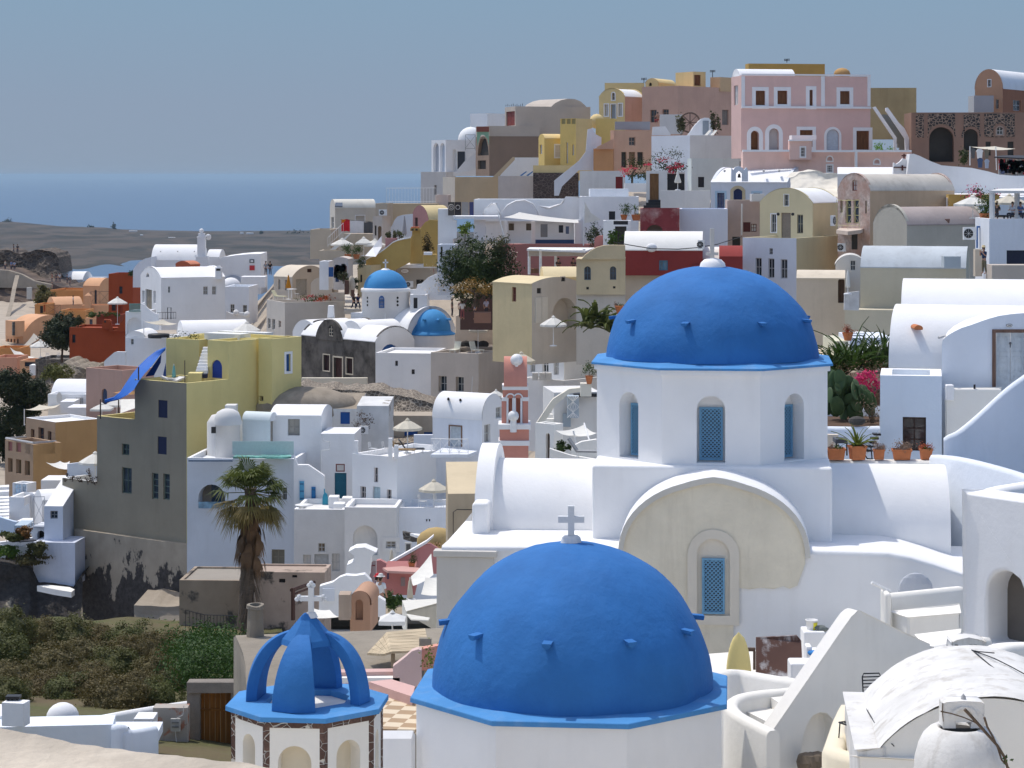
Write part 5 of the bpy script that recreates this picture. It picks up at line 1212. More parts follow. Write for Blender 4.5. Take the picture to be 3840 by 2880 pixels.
mb=MB(white);[mb.sphere(W(x,y,270),.36,10)for x,y in((2040,858),(2135,872))];pwall(mb,[(1950,1000),(1950,845),(2010,870),(2150,895),(2150,1000)],(0,.4,0),270.2);pbox(mb,2060,858,2118,885,270,.5);one('terrace_parapet','white parapet with ball finials behind the long vault','wall',mb)
parasol(2130,940,1030,243,245,'large white parasol behind the yellow house roof',8,ybase=1090)
F('c');blue2=plaster((.06,.27,.56),.10,.06,1.0,.8,.2);blue_d=paint((.03,.11,.33),.6);hall_st=peel((.15,.135,.12),(.05,.045,.04),.52,.5,.1);cream_s=plaster((.62,.55,.43),.1,.2);brown_d=paint((.07,.03,.025),.6)
sc_=Bld('small church with bright blue dome, blue apse and dark stone hall','church','church')
b=sc_.blk(1065,222,103,1570,51,1108,1800,hall_st,roof='vL',ya=930,rm=white,mR=white,rim=.1)
for q in((392,1282,470,1485),(690,1325,770,1525)):b.o('L',*q,'w',c=brown_d,p=paint((.04,.02,.02)),sur=cream_s,sw=.10,rec=.2,bars=(1,0))
b.o('L',525,1318,636,1640,'d',c=brown_d,sur=cream_s,sw=.14,rec=.25);b.o('R',1130,1142,1382,1330,'h',p=blue_d,arch=True,rec=.25)
D1=b.DL(640);lun=sc_.blk(640,D1-.15,292,0,51,1072,1110,hall_st,roof='vR',ya=842,d=4.5,rm=white,rim=.06);lun.o('L',455,900,515,1040,'w',c=cream_s,p=paint((.02,.02,.02)),arch=True,bars=(1,2),rec=.1)
for xc,x0,ya in((300,-10,840),(900,600,850)):k=sc_.blk(xc,b.DL(xc)+1.6,x0,0,51,1010 if xc<500 else 1050,1110,white,roof='vR',ya=ya,d=5)
nv=sc_.blk(1478,232,1108,2095,50,965,1700,white,roof='vL',ya=700,rim=.3)
dbx=sc_.blk(1190,234.5,745,1330,35,752,1100,white,roof='slab');fr_=sc_.blk(1785,214,1066,0,10,1264,1900,white,d=7,par=.25)
fr_.o('L',1320,1358,1355,1425,'w',c=(.1,.08,.07),rec=.15);fr_.o('L',1532,1470,1573,1532,'w',c=(.1,.08,.07),rec=.15)
sc_.build();r_=sc_.root
c=W(1195,430,237);rr=285*mp(237);mb=MB();mb.use(blue2,True);dome_mesh(mb,c,rr,rr*.90,48,16,.006);link('dome',mb,r_)
mb=MB();mb.use(white,True);mb.lathe([(rr*1.0,.16),(rr*1.13,.1),(rr*1.13,-.25),(rr*1.08,-.3),(rr*1.08,-6)],c,40);mb.lathe([(.5,rr*.88),(.28,rr*.94),(0,rr*.97)],c,12);link('drum',mb,r_)
mb=MB(whitepaint);t_=c+V((0,0,rr*.96));mb.box(t_+V((-.07,-.07,0)),t_+V((.07,.07,.9)));mb.box(t_+V((-.28,-.07,.5)),t_+V((.28,.07,.64)));link('cross',mb,r_)
def on_cyl(px,py,R_,cc,out=.03):
 X=sx(px);a_=1+X*X;b_=-2*(cc.y+X*cc.x);q=cc.x**2+cc.y**2-(R_+out)**2;k=(-b_-math.sqrt(max(0,b_*b_-4*a_*q)))/(2*a_);return V((X*k,k,sz(py)*k))
mb=MB(blue_d);ol=[(1108,675),(1108,560),(1113,537),(1128,520),(1144,515),(1160,520),(1175,537),(1180,560),(1180,675)];mb.add([on_cyl(x,y,rr*1.08,c)for x,y in ol],[tuple(range(9))]);wd_=link('window',mb,r_)
mb=MB(glass((.1,.12,.18)));[mb.add([on_cyl(x,y,rr*1.08,c,.05)for x,y in((1120,ya),(1168,ya),(1168,ya+34),(1120,ya+34))],[(0,1,2,3)])for ya in(540,585,630)];link('pane',mb,wd_)
for x in(960,1352):
 for y in(542,590,637):mb=MB(paint((.015,.015,.015)));mb.add([on_cyl(x+(14 if x>1000 else 9)*math.cos(t),y+16*math.sin(t),rr*1.08,c)for t in[2*PI*k/10 for k in range(10)]],[tuple(range(10))]);link('round_window',mb,r_)
cu=nv.d/2;za=sz(1045)*229;ra=2.35;A0=nv.pt_('R',cu,za,.0);out=nv.ex;si=nv.ey
mb=MB();mb.use(white,True);mb.sheet([[A0+out*(ra*math.sin(PI*i/20))+si*(-ra*math.cos(PI*i/20))+V((0,0,z))for i in range(21)]for z in(-9,0)]);link('apse_wall',mb,r_)
mb=MB();mb.use(blue2,True);mb.sheet([[A0+out*(rs*math.sin(PI*i/20))+si*(-rs*math.cos(PI*i/20))+V((0,0,z))for i in range(21)]for rs,z in((ra+.06,-.12),(ra+.06,0),(ra*.86,.22),(ra*.84,.3))])
mb.sheet([[A0+out*(ra*.84*math.cos(t)*math.sin(PI*i/20))+si*(-ra*.84*math.cos(t)*math.cos(PI*i/20))+V((0,0,.3+ra*.92*math.sin(t)))for i in range(21)]for t in[PI/2*k/10 for k in range(11)]]);link('apse_dome',mb,r_)
mb=MB(blue2);pr=arc(nv.d/2*.86,nv.rise*.92,18);mb.add([nv.pt_('R',cu+x,za-.1+z,-.06)for x,z in pr],[tuple(range(19))]);link('tympanum',mb,r_)
for a_ in(30,75,118):mb=MB(blue2);d_=out*math.sin(R(a_))-si*math.cos(R(a_));p_=A0+d_*ra*.55+V((0,0,1.45));mb.tube([p_,p_+d_*.85],.13,6);link('rain_spout',mb,r_)
mb=MB(white);ck_=W(485,790,236);mb.prism([W(440,800,236),W(530,800,236),W(518,645,236),W(450,645,236)],(0,1.1,0));ch_=one('chimney','tapered white chimney behind the dark stone hall','chimney',mb)
box_thing('low cream wall in front of the dark stone hall','parapet_wall','wall',103,1580,960,1800,213,.5,plaster((.68,.62,.5),.08,.15),0,None,.05)
F('B')
for x,lab,sh,D in((845,'person in dark jacket on the path left of the small church dome',(.03,.03,.035),244),(880,'person in navy clothes beside the small church drum',(.02,.03,.09),243)):person(W(x,1020,D),R(40),lab,'walk',sh,(.02,.025,.06))
for x,lab in((85,'person in grey top left of the beige vault house'),(122,'person in black top beside the beige vault house')):person(W(x,720,285),R(170),lab,'stand',(.25,.27,.3)if x<100 else(.02,.02,.02),(.1,.1,.12))
F('B');bg=plaster((.60,.51,.41),.09,.18);bg2=plaster((.66,.58,.47),.08,.12)
v=vault('beige vaulted house with small front vault and garden terrace','vaulted_house',315,262,153,612,45,735,1000,bg,roof='vL',ya=640,rm=bg2,ops=[(('R',345,752,440,890,'d'),dict(c=(.42,.38,.32))),(('R',443,664,482,694,'w'),dict(c=(.08,.03,.02),p=paint((.08,.03,.02)))),(('L',192,755,209,842,'w'),dict(rec=.2)),(('L',250,760,268,850,'w'),dict(rec=.2))])
b=v.blk(655,253,473,712,16,790,1000,bg,roof='vR',ya=738,rm=bg2);b.o('R',660,790,680,862,'d',c=(.08,.04,.03));b.build()
v2=vault('greige terrace house with sloping flank wall and three small windows','house',250,243,92,768,66,955,1300,plaster((.55,.51,.46),.1,.2),par=.5,ops=[(('L',103,1092,126,1180,'w'),{}),(('L',140,1098,164,1190,'w'),{}),(('L',195,1112,216,1172,'w'),dict(p=paint((.3,.12,.05))))])
mb=MB(plaster((.58,.53,.47),.1,.2));pwall(mb,[(570,1000),(570,958),(655,872),(765,868),(765,1000)],(0,.4,0),246.5);v2 .part('sloping_flank',mb)
parasol(280,715,830,248,50,'folded orange parasol on the beige terrace',closed=True,m=cloth((.60,.26,.03)),ybase=930)
mb=MB();[mb.use(m_)and leafcloud(mb,W(x,925,246),(1.2,.5,.45),160,.2,x)for x,m_ in((420,leaf_g),(480,leaf_red),(530,leaf_g),(560,leafm((.3,.06,.02))))];one('flower_bed','bed of green and red flowers on the beige terrace','flowers',mb)
mb=MB();mb.use(whitepaint,True);c=W(310,915,247);mb.lathe([(.05,0),(.05,.9),(.55,.92),(.55,.96),(0,.97)],c,14);one('table','white round table on the beige terrace','table',mb)
metal_chair(W(350,915,247.5),R(120),'white chair by the round table on the beige terrace','pale terrace chairs',whitepaint)
def lounger(loc,rz,label,m,group='sun loungers',back=55):
 t=thing('sun_lounger',label,'sun lounger',loc,rz,group);WM[t]=Matrix.Identity(4);mb=MB(m);mb.box((-.3,-.9,.3),(.3,.35,.38));link('seat',mb,t,local=True)
 mb=MB(m);M=Matrix.Translation((0,.35,.34))@Matrix.Rotation(R(back),4,'X');mb.box((-.3,0,-.03),(.3,.75,.05),M);link('backrest',mb,t,local=True)
 for x in(-.26,.26):
  for y in(-.8,.3):mb=MB(whitepaint);mb.tube([(x,y,.3),(x,y,0)],.025,5);link('leg',mb,t,local=True)
 return t
lounger(W(195,928,248),R(60),'pale yellow lounger on the beige terrace',cloth((.7,.66,.45),.9,0))
F('M');gre2=plaster((.56,.50,.44),.1,.2)
v=vault('greige block house with deep-set windows and lounge terrace','house',908,210,497,1310,24,430,900,gre2,par=.4,ops=[(('L',563,622,633,758,'w'),dict(rec=.5)),(('L',712,630,780,760,'w'),dict(rec=.5))])
mb=MB(greywhite);mb.tube([W(858,628,209.4),W(850,770,209.4)],.07,6);v.part('drain_pipe',mb);mb=MB(wood((.2,.15,.12)));pbox(mb,1092,428,1232,442,206,1.5);v.part('awning',mb)
v=vault('beige wall house with barred white double door behind the loungers','house',1217,219,1040,0,8,112,560,plaster((.62,.54,.45),.1,.15),d=3,ops=[(('L',1058,155,1150,425,'d'),dict(c=(.62,.60,.55),rec=.12))])
mb=MB(darkmetal);[pbox(mb,1056,y,1152,y+7,217.9,.1)for y in(170,260,375)];[pbox(mb,x,160,x+6,420,217.9,.1)for x in(1060,1142)];v.part('door_irons',mb)
pw('beige curved terrace wall right of the blue apse','terrace_wall','wall',[(712,460),(712,105),(740,94),(775,98),(815,120),(850,150),(900,185),(960,200),(1050,200),(1050,460)],222,.6,plaster((.60,.50,.40),.1,.2))
parasol(905,152,210,216,335,'wide cream square parasol on the greige terrace',4,drop=.14,ybase=420);parasol(905,205,252,219,230,'second lower cream parasol behind the wide one',4,canvas_b,.1,ybase=420)
for x,lab in((712,'cream plastic lounger left of the parasol pole, greige terrace'),(885,'cream plastic lounger right of the parasol pole, greige terrace')):lounger(W(x,425,212),R(-20 if x<800 else 40),lab,paint((.72,.70,.58)),back=70)
mb=MB();mb.use(cloth((.05,.045,.04),.95,0),True);[mb.sphere(W(x,350,219),.55,10,(1,.5,.7))for x in(800,880,950)];one('cushions','dark cushions along the bench under the parasol','cushions',mb)
box_thing('low dark bench with cushions on the greige terrace','bench','bench',760,375,1030,400,217,.8,plaster((.3,.25,.2)))
yel=plaster((.70,.60,.27),.08,.15);olive=plaster((.30,.265,.20),.12,.25,.8);navy=paint((.018,.022,.06),.5)
F('K');yt_=Bld('tall yellow and olive-grey tower house with blue arched door','tower_house')
t1=yt_.blk(1612,163,1165,2003,38,85,1500,olive,mR=yel,cap=yel,par=.7)
t2=yt_.blk(1165,t1 .DL(1165),838,0,38,398,1500,olive,d=5,cap=yel,par=.6);t3=yt_.blk(838,t1 .DL(838),538,0,38,938,1500,olive,d=5,cap=white,par=.5)
for q in((1367,232,1447,384),(1362,547,1440,700)):t1 .o('L',*q,'h',p=navy,rec=.06,name='shutter')
t2 .o('L',1052,610,1117,706,'w',c=(.08,.12,.1));t2 .o('L',1052,815,1138,1038,'w',c=(.1,.14,.12),bars=(1,1))
for q in((1312,862,1368,1086),(1410,868,1467,1092)):t1 .o('L',*q,'w',c=(.12,.17,.15),bars=(0,3))
F('Y');u=yt_.blk(1100,166.3,805,1514,38,515,1700,yel,par=.5);u.o('L',860,772,1006,1060,'h',p=paint((.02,.055,.30),.5),arch=True,rec=.1,name='door')
ul=yt_.blk(690,170.2,232,0,30,495,1200,yel,d=2.5,par=.3);u3=yt_.blk(1695,167.4,1510,2102,38,482,1700,yel,par=.5);u3 .o('R',1888,692,1950,930,'w',c=(.03,.12,.33),p=paint((.03,.10,.28)),sur=white,sw=.18)
u3 .o('L',1520,1272,1576,1342,'h',rec=.3);ub=yt_.blk(1694,168.3,560,2100,38,486,1200,yel,par=.55);yt_.build()
for i in range(8):mb=MB(white);pbox(mb,640+i*14,915-i*45,806,965-i*45,167+i*.32,.5);yt_.part('step',mb)
mb=MB(yel);pbox(mb,530,958,722,1090,165.3,1.2);yt_.part('stair_block',mb);mb=MB(navy);pbox(mb,720,970,793,1026,165.6,.6);one('blue_chest','small dark blue chest beside the arched blue door','chest',mb)
parasol(340,845,990,166,60,'folded aqua parasol on the yellow tower terrace',closed=True,m=cloth((.22,.50,.48)),ybase=1060)
mb=MB(greywhite);[mb.box((-.5,-.3,0),(.5,.3,.12),Matrix.Translation(W(x,1050,165.5))@Matrix.Rotation(.5*i,4,'Z')@Matrix.Rotation(.4-.3*i,4,'Y'))for i,x in enumerate((250,330,400))];one('rubble','pile of pale boards on the yellow tower terrace','rubble',mb)
mb=MB();mb.use(cloth((.75,.75,.73),.9,0));mb.box((-1.6,-.7,0),(1.6,.7,.5),Matrix.Translation(W(1080,495,171))@Matrix.Rotation(-.5,4,'Z'));mb.box((-2.2,-.5,0),(2.2,.5,.4),Matrix.Translation(W(1330,455,175))@Matrix.Rotation(-.5,4,'Z'));one('covered_loungers','white covered furniture on the yellow tower roof','furniture',mb)
mb=MB(leaf_d);leafcloud(mb,W(500,455,172),(1.1,.5,.35),150,.16,5);one('roof_plants','dark plants on the yellow tower roof edge','plants',mb)
F('K')
for x,y0,y1,D,lab in((1197,-55,60,164.5,'thin pole at the yellow tower parapet, left'),(868,225,392,167.5,'rusty pole holding the low end of the blue tarp'),(1025,230,345,168,'dark pole between the blue tarp and the terrace')):mb=MB(wood((.1,.07,.06)));mb.tube([W(x,y1,D),W(x,y0,D)],.05,6);one('pole',lab,'pole',mb)
F('Y');mb=MB(wood((.1,.07,.06)));mb.tube([W(492,1085,163.3),W(490,780,163.3)],.035,6);one('pole','thin dark pole at the tower corner','pole',mb)
F('A');tarp=cloth((.015,.13,.52),.6,.12);mb=MB();mb.use(tarp,True);rows=[]
e1=[(1432,1155,171),(1350,1188,170.5),(1280,1240,170),(1205,1312,169),(1140,1390,168),(1085,1470,167.4),(1040,1540,167),(985,1585,167),(905,1608,167)]
e2=[(1425,1172,170.5),(1370,1240,169),(1310,1320,167),(1250,1385,165.5),(1200,1450,164.8),(1160,1520,164.4),(1100,1570,164.6),(1040,1598,165.4),(915,1622,166.8)]
for a,b_ in zip(e1,e2):
 p,q=W(*a),W(*b_);rows.append([p.lerp(q,t/10)+V((0,-.12*(t%2),-.18*math.sin(PI*t/10)))for t in range(11)])
mb.sheet(rows);tp=thing('tarp','long bright blue tarp strung down from the yellow tower','awning',W(1100,1610,166));link('sheet',mb,tp);mb=MB(cloth((.01,.04,.16),.7,.05));mb.prism([W(1395,1215,169.5),W(1255,1412,168.5),W(1330,1400,168.5),W(1388,1290,169)],(0,.04,0));mb.prism([W(1432,1290,169.4),W(1400,1440,168),W(1436,1410,168.5)],(0,.04,0));link('loose_flap',mb,tp)
F('K');pbase=peel((.40,.345,.27),(.055,.05,.048),.53,.42,.012,.6,.3,(-27.5,.05));bw_=Bld('crumbling rubble base wall under the olive tower, plaster fallen in dark patches','retaining_wall','wall')
b=bw_.blk(1640,162.3,640,0,38,1478,2400,pbase,roof='slab',d=3);bw_.build();[setattr(v,'co',v.co+noise.noise_vector(v.co*.5)*.12)for v in b.wall.data.vertices]
F('N');crag('dark rubble retaining wall at the left edge below the white house','retaining_wall',[(-80,20),(100,60),(230,40),(290,180),(590,240),(660,100)],560,166,3,.5,peel((.30,.26,.2),(.05,.045,.042),.42,.4,.02,.7,.3),50,26,3,.5,None,'wall')
F('g');mb=MB(white_w);flat(mb,[(640,1180),(830,1165),(1200,1205),(1290,1245),(1235,1290),(950,1245)],164.2,.4);one('white_ledge','narrow sunlit whitewashed ledge on the dark rubble wall','ledge',mb)
F('e');v=vault('white house with sloping roof and two dark windows against the olive tower','house',815,167.5,573,0,5,1378,2420,plaster((.70,.74,.82),.08,.15),roof='slope',d=5,rise=1.5,rm=white,ops=[(('L',650,1437,748,1540,'w'),dict(c=(.25,.25,.26)))])
F('g');v.b0 .o('L',905,257,1087,470,'w',c=(.25,.25,.26));F('e')
b=v.blk(972,166.4,430,0,5,1850,2420,plaster((.66,.70,.80),.12,.25),roof='slab',d=3);b.build()
F('g');v2=vault('white house corner with balcony and arched passage at far left','house',780,168.6,545,0,5,175,700,wb,roof='slab',d=2.5,ops=[(('L',640,230,772,460,'h'),dict(arch=True,rec=.6))])
F('e');railing([W(430,1645,168.2),W(578,1645,168.2)],2.2,'x',plaster((.35,.38,.42)),v2 .root,.55,'balcony_rail',True);mb=MB(plaster((.4,.43,.48)));pbox(mb,425,1640,582,1655,168,1);v2 .part('balcony_slab',mb)
F('e');v=vault('small white house with pale blue glazed doors, far left','house',345,181,163,470,25,1085,1500,wb,cap=white,ops=[(('L',175,1082,270,1218,'w'),dict(c=(.6,.65,.7),p=glass((.25,.32,.38)))),(('L',277,1090,337,1228,'w'),dict(c=(.6,.65,.7),p=glass((.25,.32,.38))))])
b=v.blk(312,178,120,0,8,1262,1700,wb,cap=white,d=3);b.build()
vault('white barrel vault below the orange balcony house','vaulted_house',545,175,452,840,68,1300,1700,white,roof='vR',ya=1195)
vault('small white barrel vault with shaded gable, far left','vaulted_house',470,179,362,520,40,1290,1700,white,roof='vR',ya=1215)
pw('white stair flank below the small white vaults','stair_wall','wall',[(248,1600),(248,1430),(375,1335),(380,1400),(390,1600)],174,.4,white);box_thing('white upper terrace block beneath the orange house','terrace_block','wall',530,1040,812,1240,184,3,white)
mb=MB(white);flat(mb,[(215,1570),(300,1530),(430,1530),(430,1590)],171,.3);[flat(mb,[(-40,y),(118,y-12),(118,y+16),(-40,y+22)],186-i*1.2,.35)for i,y in enumerate((1110,1170,1250,1295,1340,1385,1430,1475,1520))];one('stairs','flight of pale steps at the left edge','stairs',mb)
F('g');lw=thing('terrace','white terrace with pale blue walls and grey pergola, left edge','terrace',W(200,700,166));mb=MB(plaster((.62,.72,.84),.1,.1));pwall(mb,[(-60,300),(-60,-20),(100,30),(230,70),(570,100),(570,300)],(0,.4,0),171);link('wall',mb,lw)
mb=MB(white);pwall(mb,[(-60,520),(-60,440),(550,355),(560,520)],(0,.5,0),168);pwall(mb,[(-60,700),(-60,480),(330,510),(560,500),(760,700)],(0,.5,0),166.5);link('parapet',mb,lw);mb=MB(paint((.4,.48,.55)));mb.box(W(245,140,168.5),W(580,125,171));mb.box(W(300,500,168.4),W(318,150,168.6));link('pergola',mb,lw)
for x,y,rx,ry,m_,lab in((200,320,200,80,leaf_o,'green shrubs on the pale blue terrace, left edge'),(430,270,110,100,leafm((.14,.08,.03),.6),'orange-green flowering shrub under the grey pergola'),(110,600,190,85,leafm((.06,.13,.02)),'bright green bush below the white parapet, left edge'),(640,560,160,120,leaf_o,'dark green shrub by the white house corner'),(480,730,340,70,leafm((.06,.06,.025)),'dry scrub hanging over the rubble wall')):tree(x,y,rx,ry,165.5,y+ry,lab,m_,1300,.22,x,'shrub','shrub')
for x,lab in((270,'left of two dark loungers under the pergola'),(400,'right of two dark loungers under the pergola'),(20,'dark lounger at the very left edge')):lounger(W(x,490 if x>99 else 380,166.9),R(120),lab,paint((.05,.05,.06)))
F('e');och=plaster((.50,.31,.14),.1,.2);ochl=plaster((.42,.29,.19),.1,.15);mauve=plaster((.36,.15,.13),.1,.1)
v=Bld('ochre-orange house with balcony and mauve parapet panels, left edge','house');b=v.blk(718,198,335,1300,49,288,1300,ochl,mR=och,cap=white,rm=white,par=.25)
for q in((400,378,446,560),(497,358,571,560),(620,405,666,560)):b.o('L',*q,'w',c=(.2,.1,.07),rec=.25)
b=v.blk(430,193.5,65,800,49,580,1450,ochl,mR=och,par=.8,cap=ochl);b.o('R',510,560,712,700,'h',p=mauve,rec=.08,name='panel')
for i,q in enumerate(((105,540,160,660),(210,553,272,676),(325,566,388,696))):b.o('L',*q,'h',p=mauve,rec=.12,name='panel')
for q in((103,755,163,935),(207,770,275,955),(320,790,388,978)):b.o('L',*q,'h',p=plaster((.13,.09,.04)),rec=.35)
v.build();mb=MB(paint((.45,.45,.45),.4));mb.tube([W(335,480,201),W(80,496,197.5),W(430,556,193.4),W(722,536,196.2)],.1,6);v.part('handrail',mb)
F('K');v=vault('white vaulted house with lattice window above the orange house','house',742,224,440,0,5,180,330,white,roof='vL',ya=70,d=5,ops=[])
b=v.blk(742,221,414,0,5,182,420,white,d=3);b.o('L',650,210,720,277,'w',c=white,p=plaster((.5,.5,.48)),bars=(3,4));b.build();mb=MB();mb.use(greywhite,True);c=W(515,212,220.5);mb.lathe([(.55,.05),(.35,.0),(0,-.02)],(0,0,0),14);mb.v=[c+V((p.x*.5,-p.z-.1,p.y))for p in mb.v];v.part('satellite_dish',mb)
box_thing('white step block in front of the lattice window house','white_block','block',520,245,640,345,218,3,white);box_thing('low white block with small window above the orange house','white_block','block',580,295,770,360,214,3,white)
sail([(210,310,215),(340,270,222),(520,265,221),(430,300,213)],'beige shade sail over the white block, left',canvas_b,.3,posts=[((210,310,215),(210,450,215))])
pk=plaster((.50,.32,.25),.1,.2);F('A');vault('dusty pink house with blue arched door beside the blue tarp','house',1056,203,744,1330,38,1357,1800,pk,mR=plaster((.58,.38,.32),.1,.2),par=.6,ops=[(('L',878,1515,926,1650,'d'),dict(c=(.06,.08,.14),arch=True))])
F('K');parasol(880,262,300,186,250,'flat white square parasol below the blue tarp',4,drop=.16,ybase=420);parasol(1010,215,262,188,260,'larger white square parasol behind the tarp pole',4,drop=.2,ybase=420)
mb=MB(canvas);mb.prism([W(1040,345,172),W(1045,225,176),W(1168,222,176),W(1168,300,172)],(0,.05,0));one('white_awning','white sheet awning against the olive tower','awning',mb)
sail([(975,165,190),(1060,145,190),(1165,155,188),(1160,182,188)],'small orange awning behind the blue tarp',cloth((.5,.28,.12)),.1)
F('e');pw('white terrace wall on the olive tower setback','terrace_wall','wall',[(870,1090),(872,830),(1120,800),(1258,795),(1258,1090)],173,.3,plaster((.7,.74,.8)));sail([(595,805,182),(780,790,185),(905,790,185),(870,900,175)],'white sail cloth in front of the orange house',sag=.3)
parasol(1235,680,795,171,430,'white parasol cut by the olive tower edge',8,ybase=1050);mb=MB(leafm((.04,.025,.02)));[leafcloud(mb,W(x,y,168.5),.28,60,.14,x)for x,y in((850,1000),(945,1010),(1030,1025),(1150,940),(1160,1030),(1230,1040))];one('potted_plants','small dark potted plants along the tower setback','plants',mb)
F('N');bm=leafm((.095,.088,.036),.4);protos=[]
for k in range(3):mb=MB(bm if k else leafm((.075,.092,.03),.4));leafcloud(mb,(0,0,0),(1,1,.85),5200,.085,40+k,.55,shell=.72,low=-.35,core=.72);protos.append(mb)
bl_=('rounded','olive','dry-tipped','dense','tall','low','spreading');rb=random.Random(3);bushes=[]
spots=[(60,560,190,118),(200,640,170,120),(350,610,150,122),(560,640,190,122),(700,610,130,126),(800,700,170,122),(1050,680,190,121),(1200,760,190,116),(1360,700,170,118),(60,760,190,112),(440,860,200,108),(640,800,190,112),(900,860,190,108),(1000,780,170,114),(330,1060,180,98),(560,1080,190,96),(760,1080,190,96),(1110,1030,150,98),(1380,1010,150,100),(940,1140,200,92),(60,960,180,100),(60,1080,160,94),(1250,900,150,106),(700,960,160,102),(1240,1120,170,93),(470,980,150,102)]
for i,(x,y,r,D)in enumerate(spots):
 c=W(x,y,D);s_=r*mp(D)*1.15;where=('under the rubble wall' if y<720 else'in the middle of the scrub slope' if y<950 else'above the white terrace wall');lab='%s dark green bush %s, %s'%(bl_[i%7],where,('left edge','left part','middle','right part','near the gate')[min(4,x//300)])
 k=i%3
 if k>=len(bushes):o=link('bush',protos[k],None,None,lab,'bush','bushes on the slope below the tower');bushes.append(o)
 else:o=bushes[k].copy();COL.objects.link(o);o['label']=lab
 o.location=c;o.scale=(s_*rb.uniform(.9,1.2),s_,s_*rb.uniform(.8,1.0));o.rotation_euler=(0,0,rb.random()*6)
mb=MB(leafm((.03,.075,.015),.4));[leafcloud(mb,W(1500+45*i,640+60*j,112-j*4),(1.3,1.2,.9),330,.15,i*9+j)for i in range(8)for j in range(5)];o=link('ivy',mb,kind='stuff');o['label']='bright green ivy ground cover beside the grey vaulted house';o['category']='ivy'
mb=MB(scrub);mb.sheet([[W(x,y,D)+noise.noise_vector(W(x,y,D)*.3)*.5 for x in range(-400,2300,90)]for y,D in((480,150),(640,132),(800,118),(960,106),(1120,95),(1280,84),(1500,72),(2200,60))]);link('scrub_slope',mb,kind='structure')
F('L');ws=plaster((.70,.73,.78),.07,.16);wg=plaster((.68,.67,.65),.09,.2);teal=paint((.02,.15,.24),.5);lblue=paint((.10,.35,.55),.6);dblue=paint((.015,.09,.34),.5)
v=vault('big white house with arched loggia behind the palm','house',932,156,3,985,6,650,1900,ws,d=6,cap=white,ops=[(('L',100,868,332,1076,'h'),dict(arch=True,rec=1.2,p=plaster((.36,.31,.26)))),(('L',827,893,866,1003,'w'),dict(c=(.5,.5,.5))),(('L',733,1430,846,1562,'w'),dict(p=plaster((.25,.22,.17)),c=(.3,.27,.2)))])
mb=MB(glass((.12,.2,.27),.2));pbox(mb,102,1018,330,1074,155.9,.04);v.part('glass_balustrade',mb);mb=MB(glass((.02,.03,.05)));pbox(mb,214,868,300,1018,156.9,.04);v.part('window',mb)
mb=MB(paint((.2,.25,.33)));pbox(mb,15,655,395,672,155.7,.4);v.part('coping',mb);mb=MB(paint((.50,.60,.60),.15,.03));pbox(mb,395,495,925,612,156.3,.04);v.part('glass_screen',mb)
mb=MB(glass((.13,.30,.25),.1));flat(mb,[(620,615),(770,588),(905,612),(905,628),(400,628),(420,610)],155.8,.12);v.part('glass_canopy',mb);mb=MB(whitepaint);pbox(mb,405,575,580,612,156.6,1.2);v.part('deck_box',mb)
v=vault('white house with wavy vaulted roof and open window above the loggia','house',1165,160,715,0,4,272,800,white,roof='vL',ya=212,d=5,ops=[(('L',873,303,977,446,'w'),dict(c=(.35,.33,.3),p=plaster((.4,.38,.34)),rec=.3))])
b=v.blk(722,159.4,482,785,20,312,800,plaster((.66,.72,.72),.06,.1),roof='vL',ya=250,mR=white);b.o('R',724,318,772,585,'h',p=plaster((.3,.27,.23)),rec=.2);b.build()
mb=MB();mb.use(wg,True);c=W(355,348,159.5);r_=116*mp(159);mb.lathe([(r_*1.04,0),(r_*1.0,.45),(r_*.8,.85),(r_*.4,1.05),(0,1.1)],c,24);mb.lathe([(r_*.93,-6),(r_*.93,0),(r_*1.04,0)],c,24);c2_=W(330,330,161.5);mb.lathe([(r_*1.35,-6),(r_*1.35,0),(r_*1.0,.5),(0,.7)],c2_,24);v.part('round_tower',mb)
mb=MB(darkhole);pbox(mb,212,372,250,426,158.3,.2);v.part('window',mb);mb=MB(wg);pbox(mb,330,185,425,270,162,1.2);v.part('water_tank',mb)
v=vault('white wall house with tall teal door and red framed picture','house',1450,158,1158,0,3,430,1300,white,roof='slab',d=4,ops=[(('L',1277,768,1381,1002,'d'),dict(c=(.02,.13,.20),rec=.2)),(('L',1288,690,1366,758,'w'),dict(c=(.2,.06,.05),p=greywhite,bars=(0,0),rec=.05))])
mb=MB(wg);mb.tube([W(1165,430,157.8),W(1180,490,157.7),W(1236,500,157.7),W(1236,568,157.7),W(1160,575,157.7),W(1158,800,157.7)],.03,5);v.part('pipe',mb)
v=vault('ruined white house with bright blue doors and shutter','house',1470,167,1148,0,4,215,520,plaster((.74,.74,.73),.1,.4),roof='slope',rm=plaster((.32,.27,.21),.3,.4,2),d=5,rise=.7,ops=[(('L',1200,225,1253,422,'d'),dict(c=(.015,.09,.34))),(('L',1163,255,1193,392,'d'),dict(c=(.015,.09,.34))),(('L',1328,243,1410,346,'h'),dict(p=dblue,rec=.08,name='shutter'))])
b=v.blk(1745,165.5,1470,0,4,190,600,peel((.66,.66,.65),(.3,.27,.23),.62,.5),roof='slope',d=3,rise=.4);b.build();mb=MB(plaster((.33,.28,.22),.3,.4,2));mb.use(mb.mats[0],True);c=W(1040,215,169);mb.sphere(c,2.6,18,(1.5,.9,.62));[v_.__iadd__(noise.noise_vector(v_*.9)*.2)for v_ in mb.v];v.part('rubble_roof',mb)
mb=MB(leafm((.10,.08,.06),.3));leafcloud(mb,W(1525,320,164.5),(.65,.3,.8),420,.13,2);one('dead_shrub','dry dark shrub against the ruined white house','shrub',mb);ac_unit(1490,365,1566,433,164,'white air conditioner on the ruined house wall')
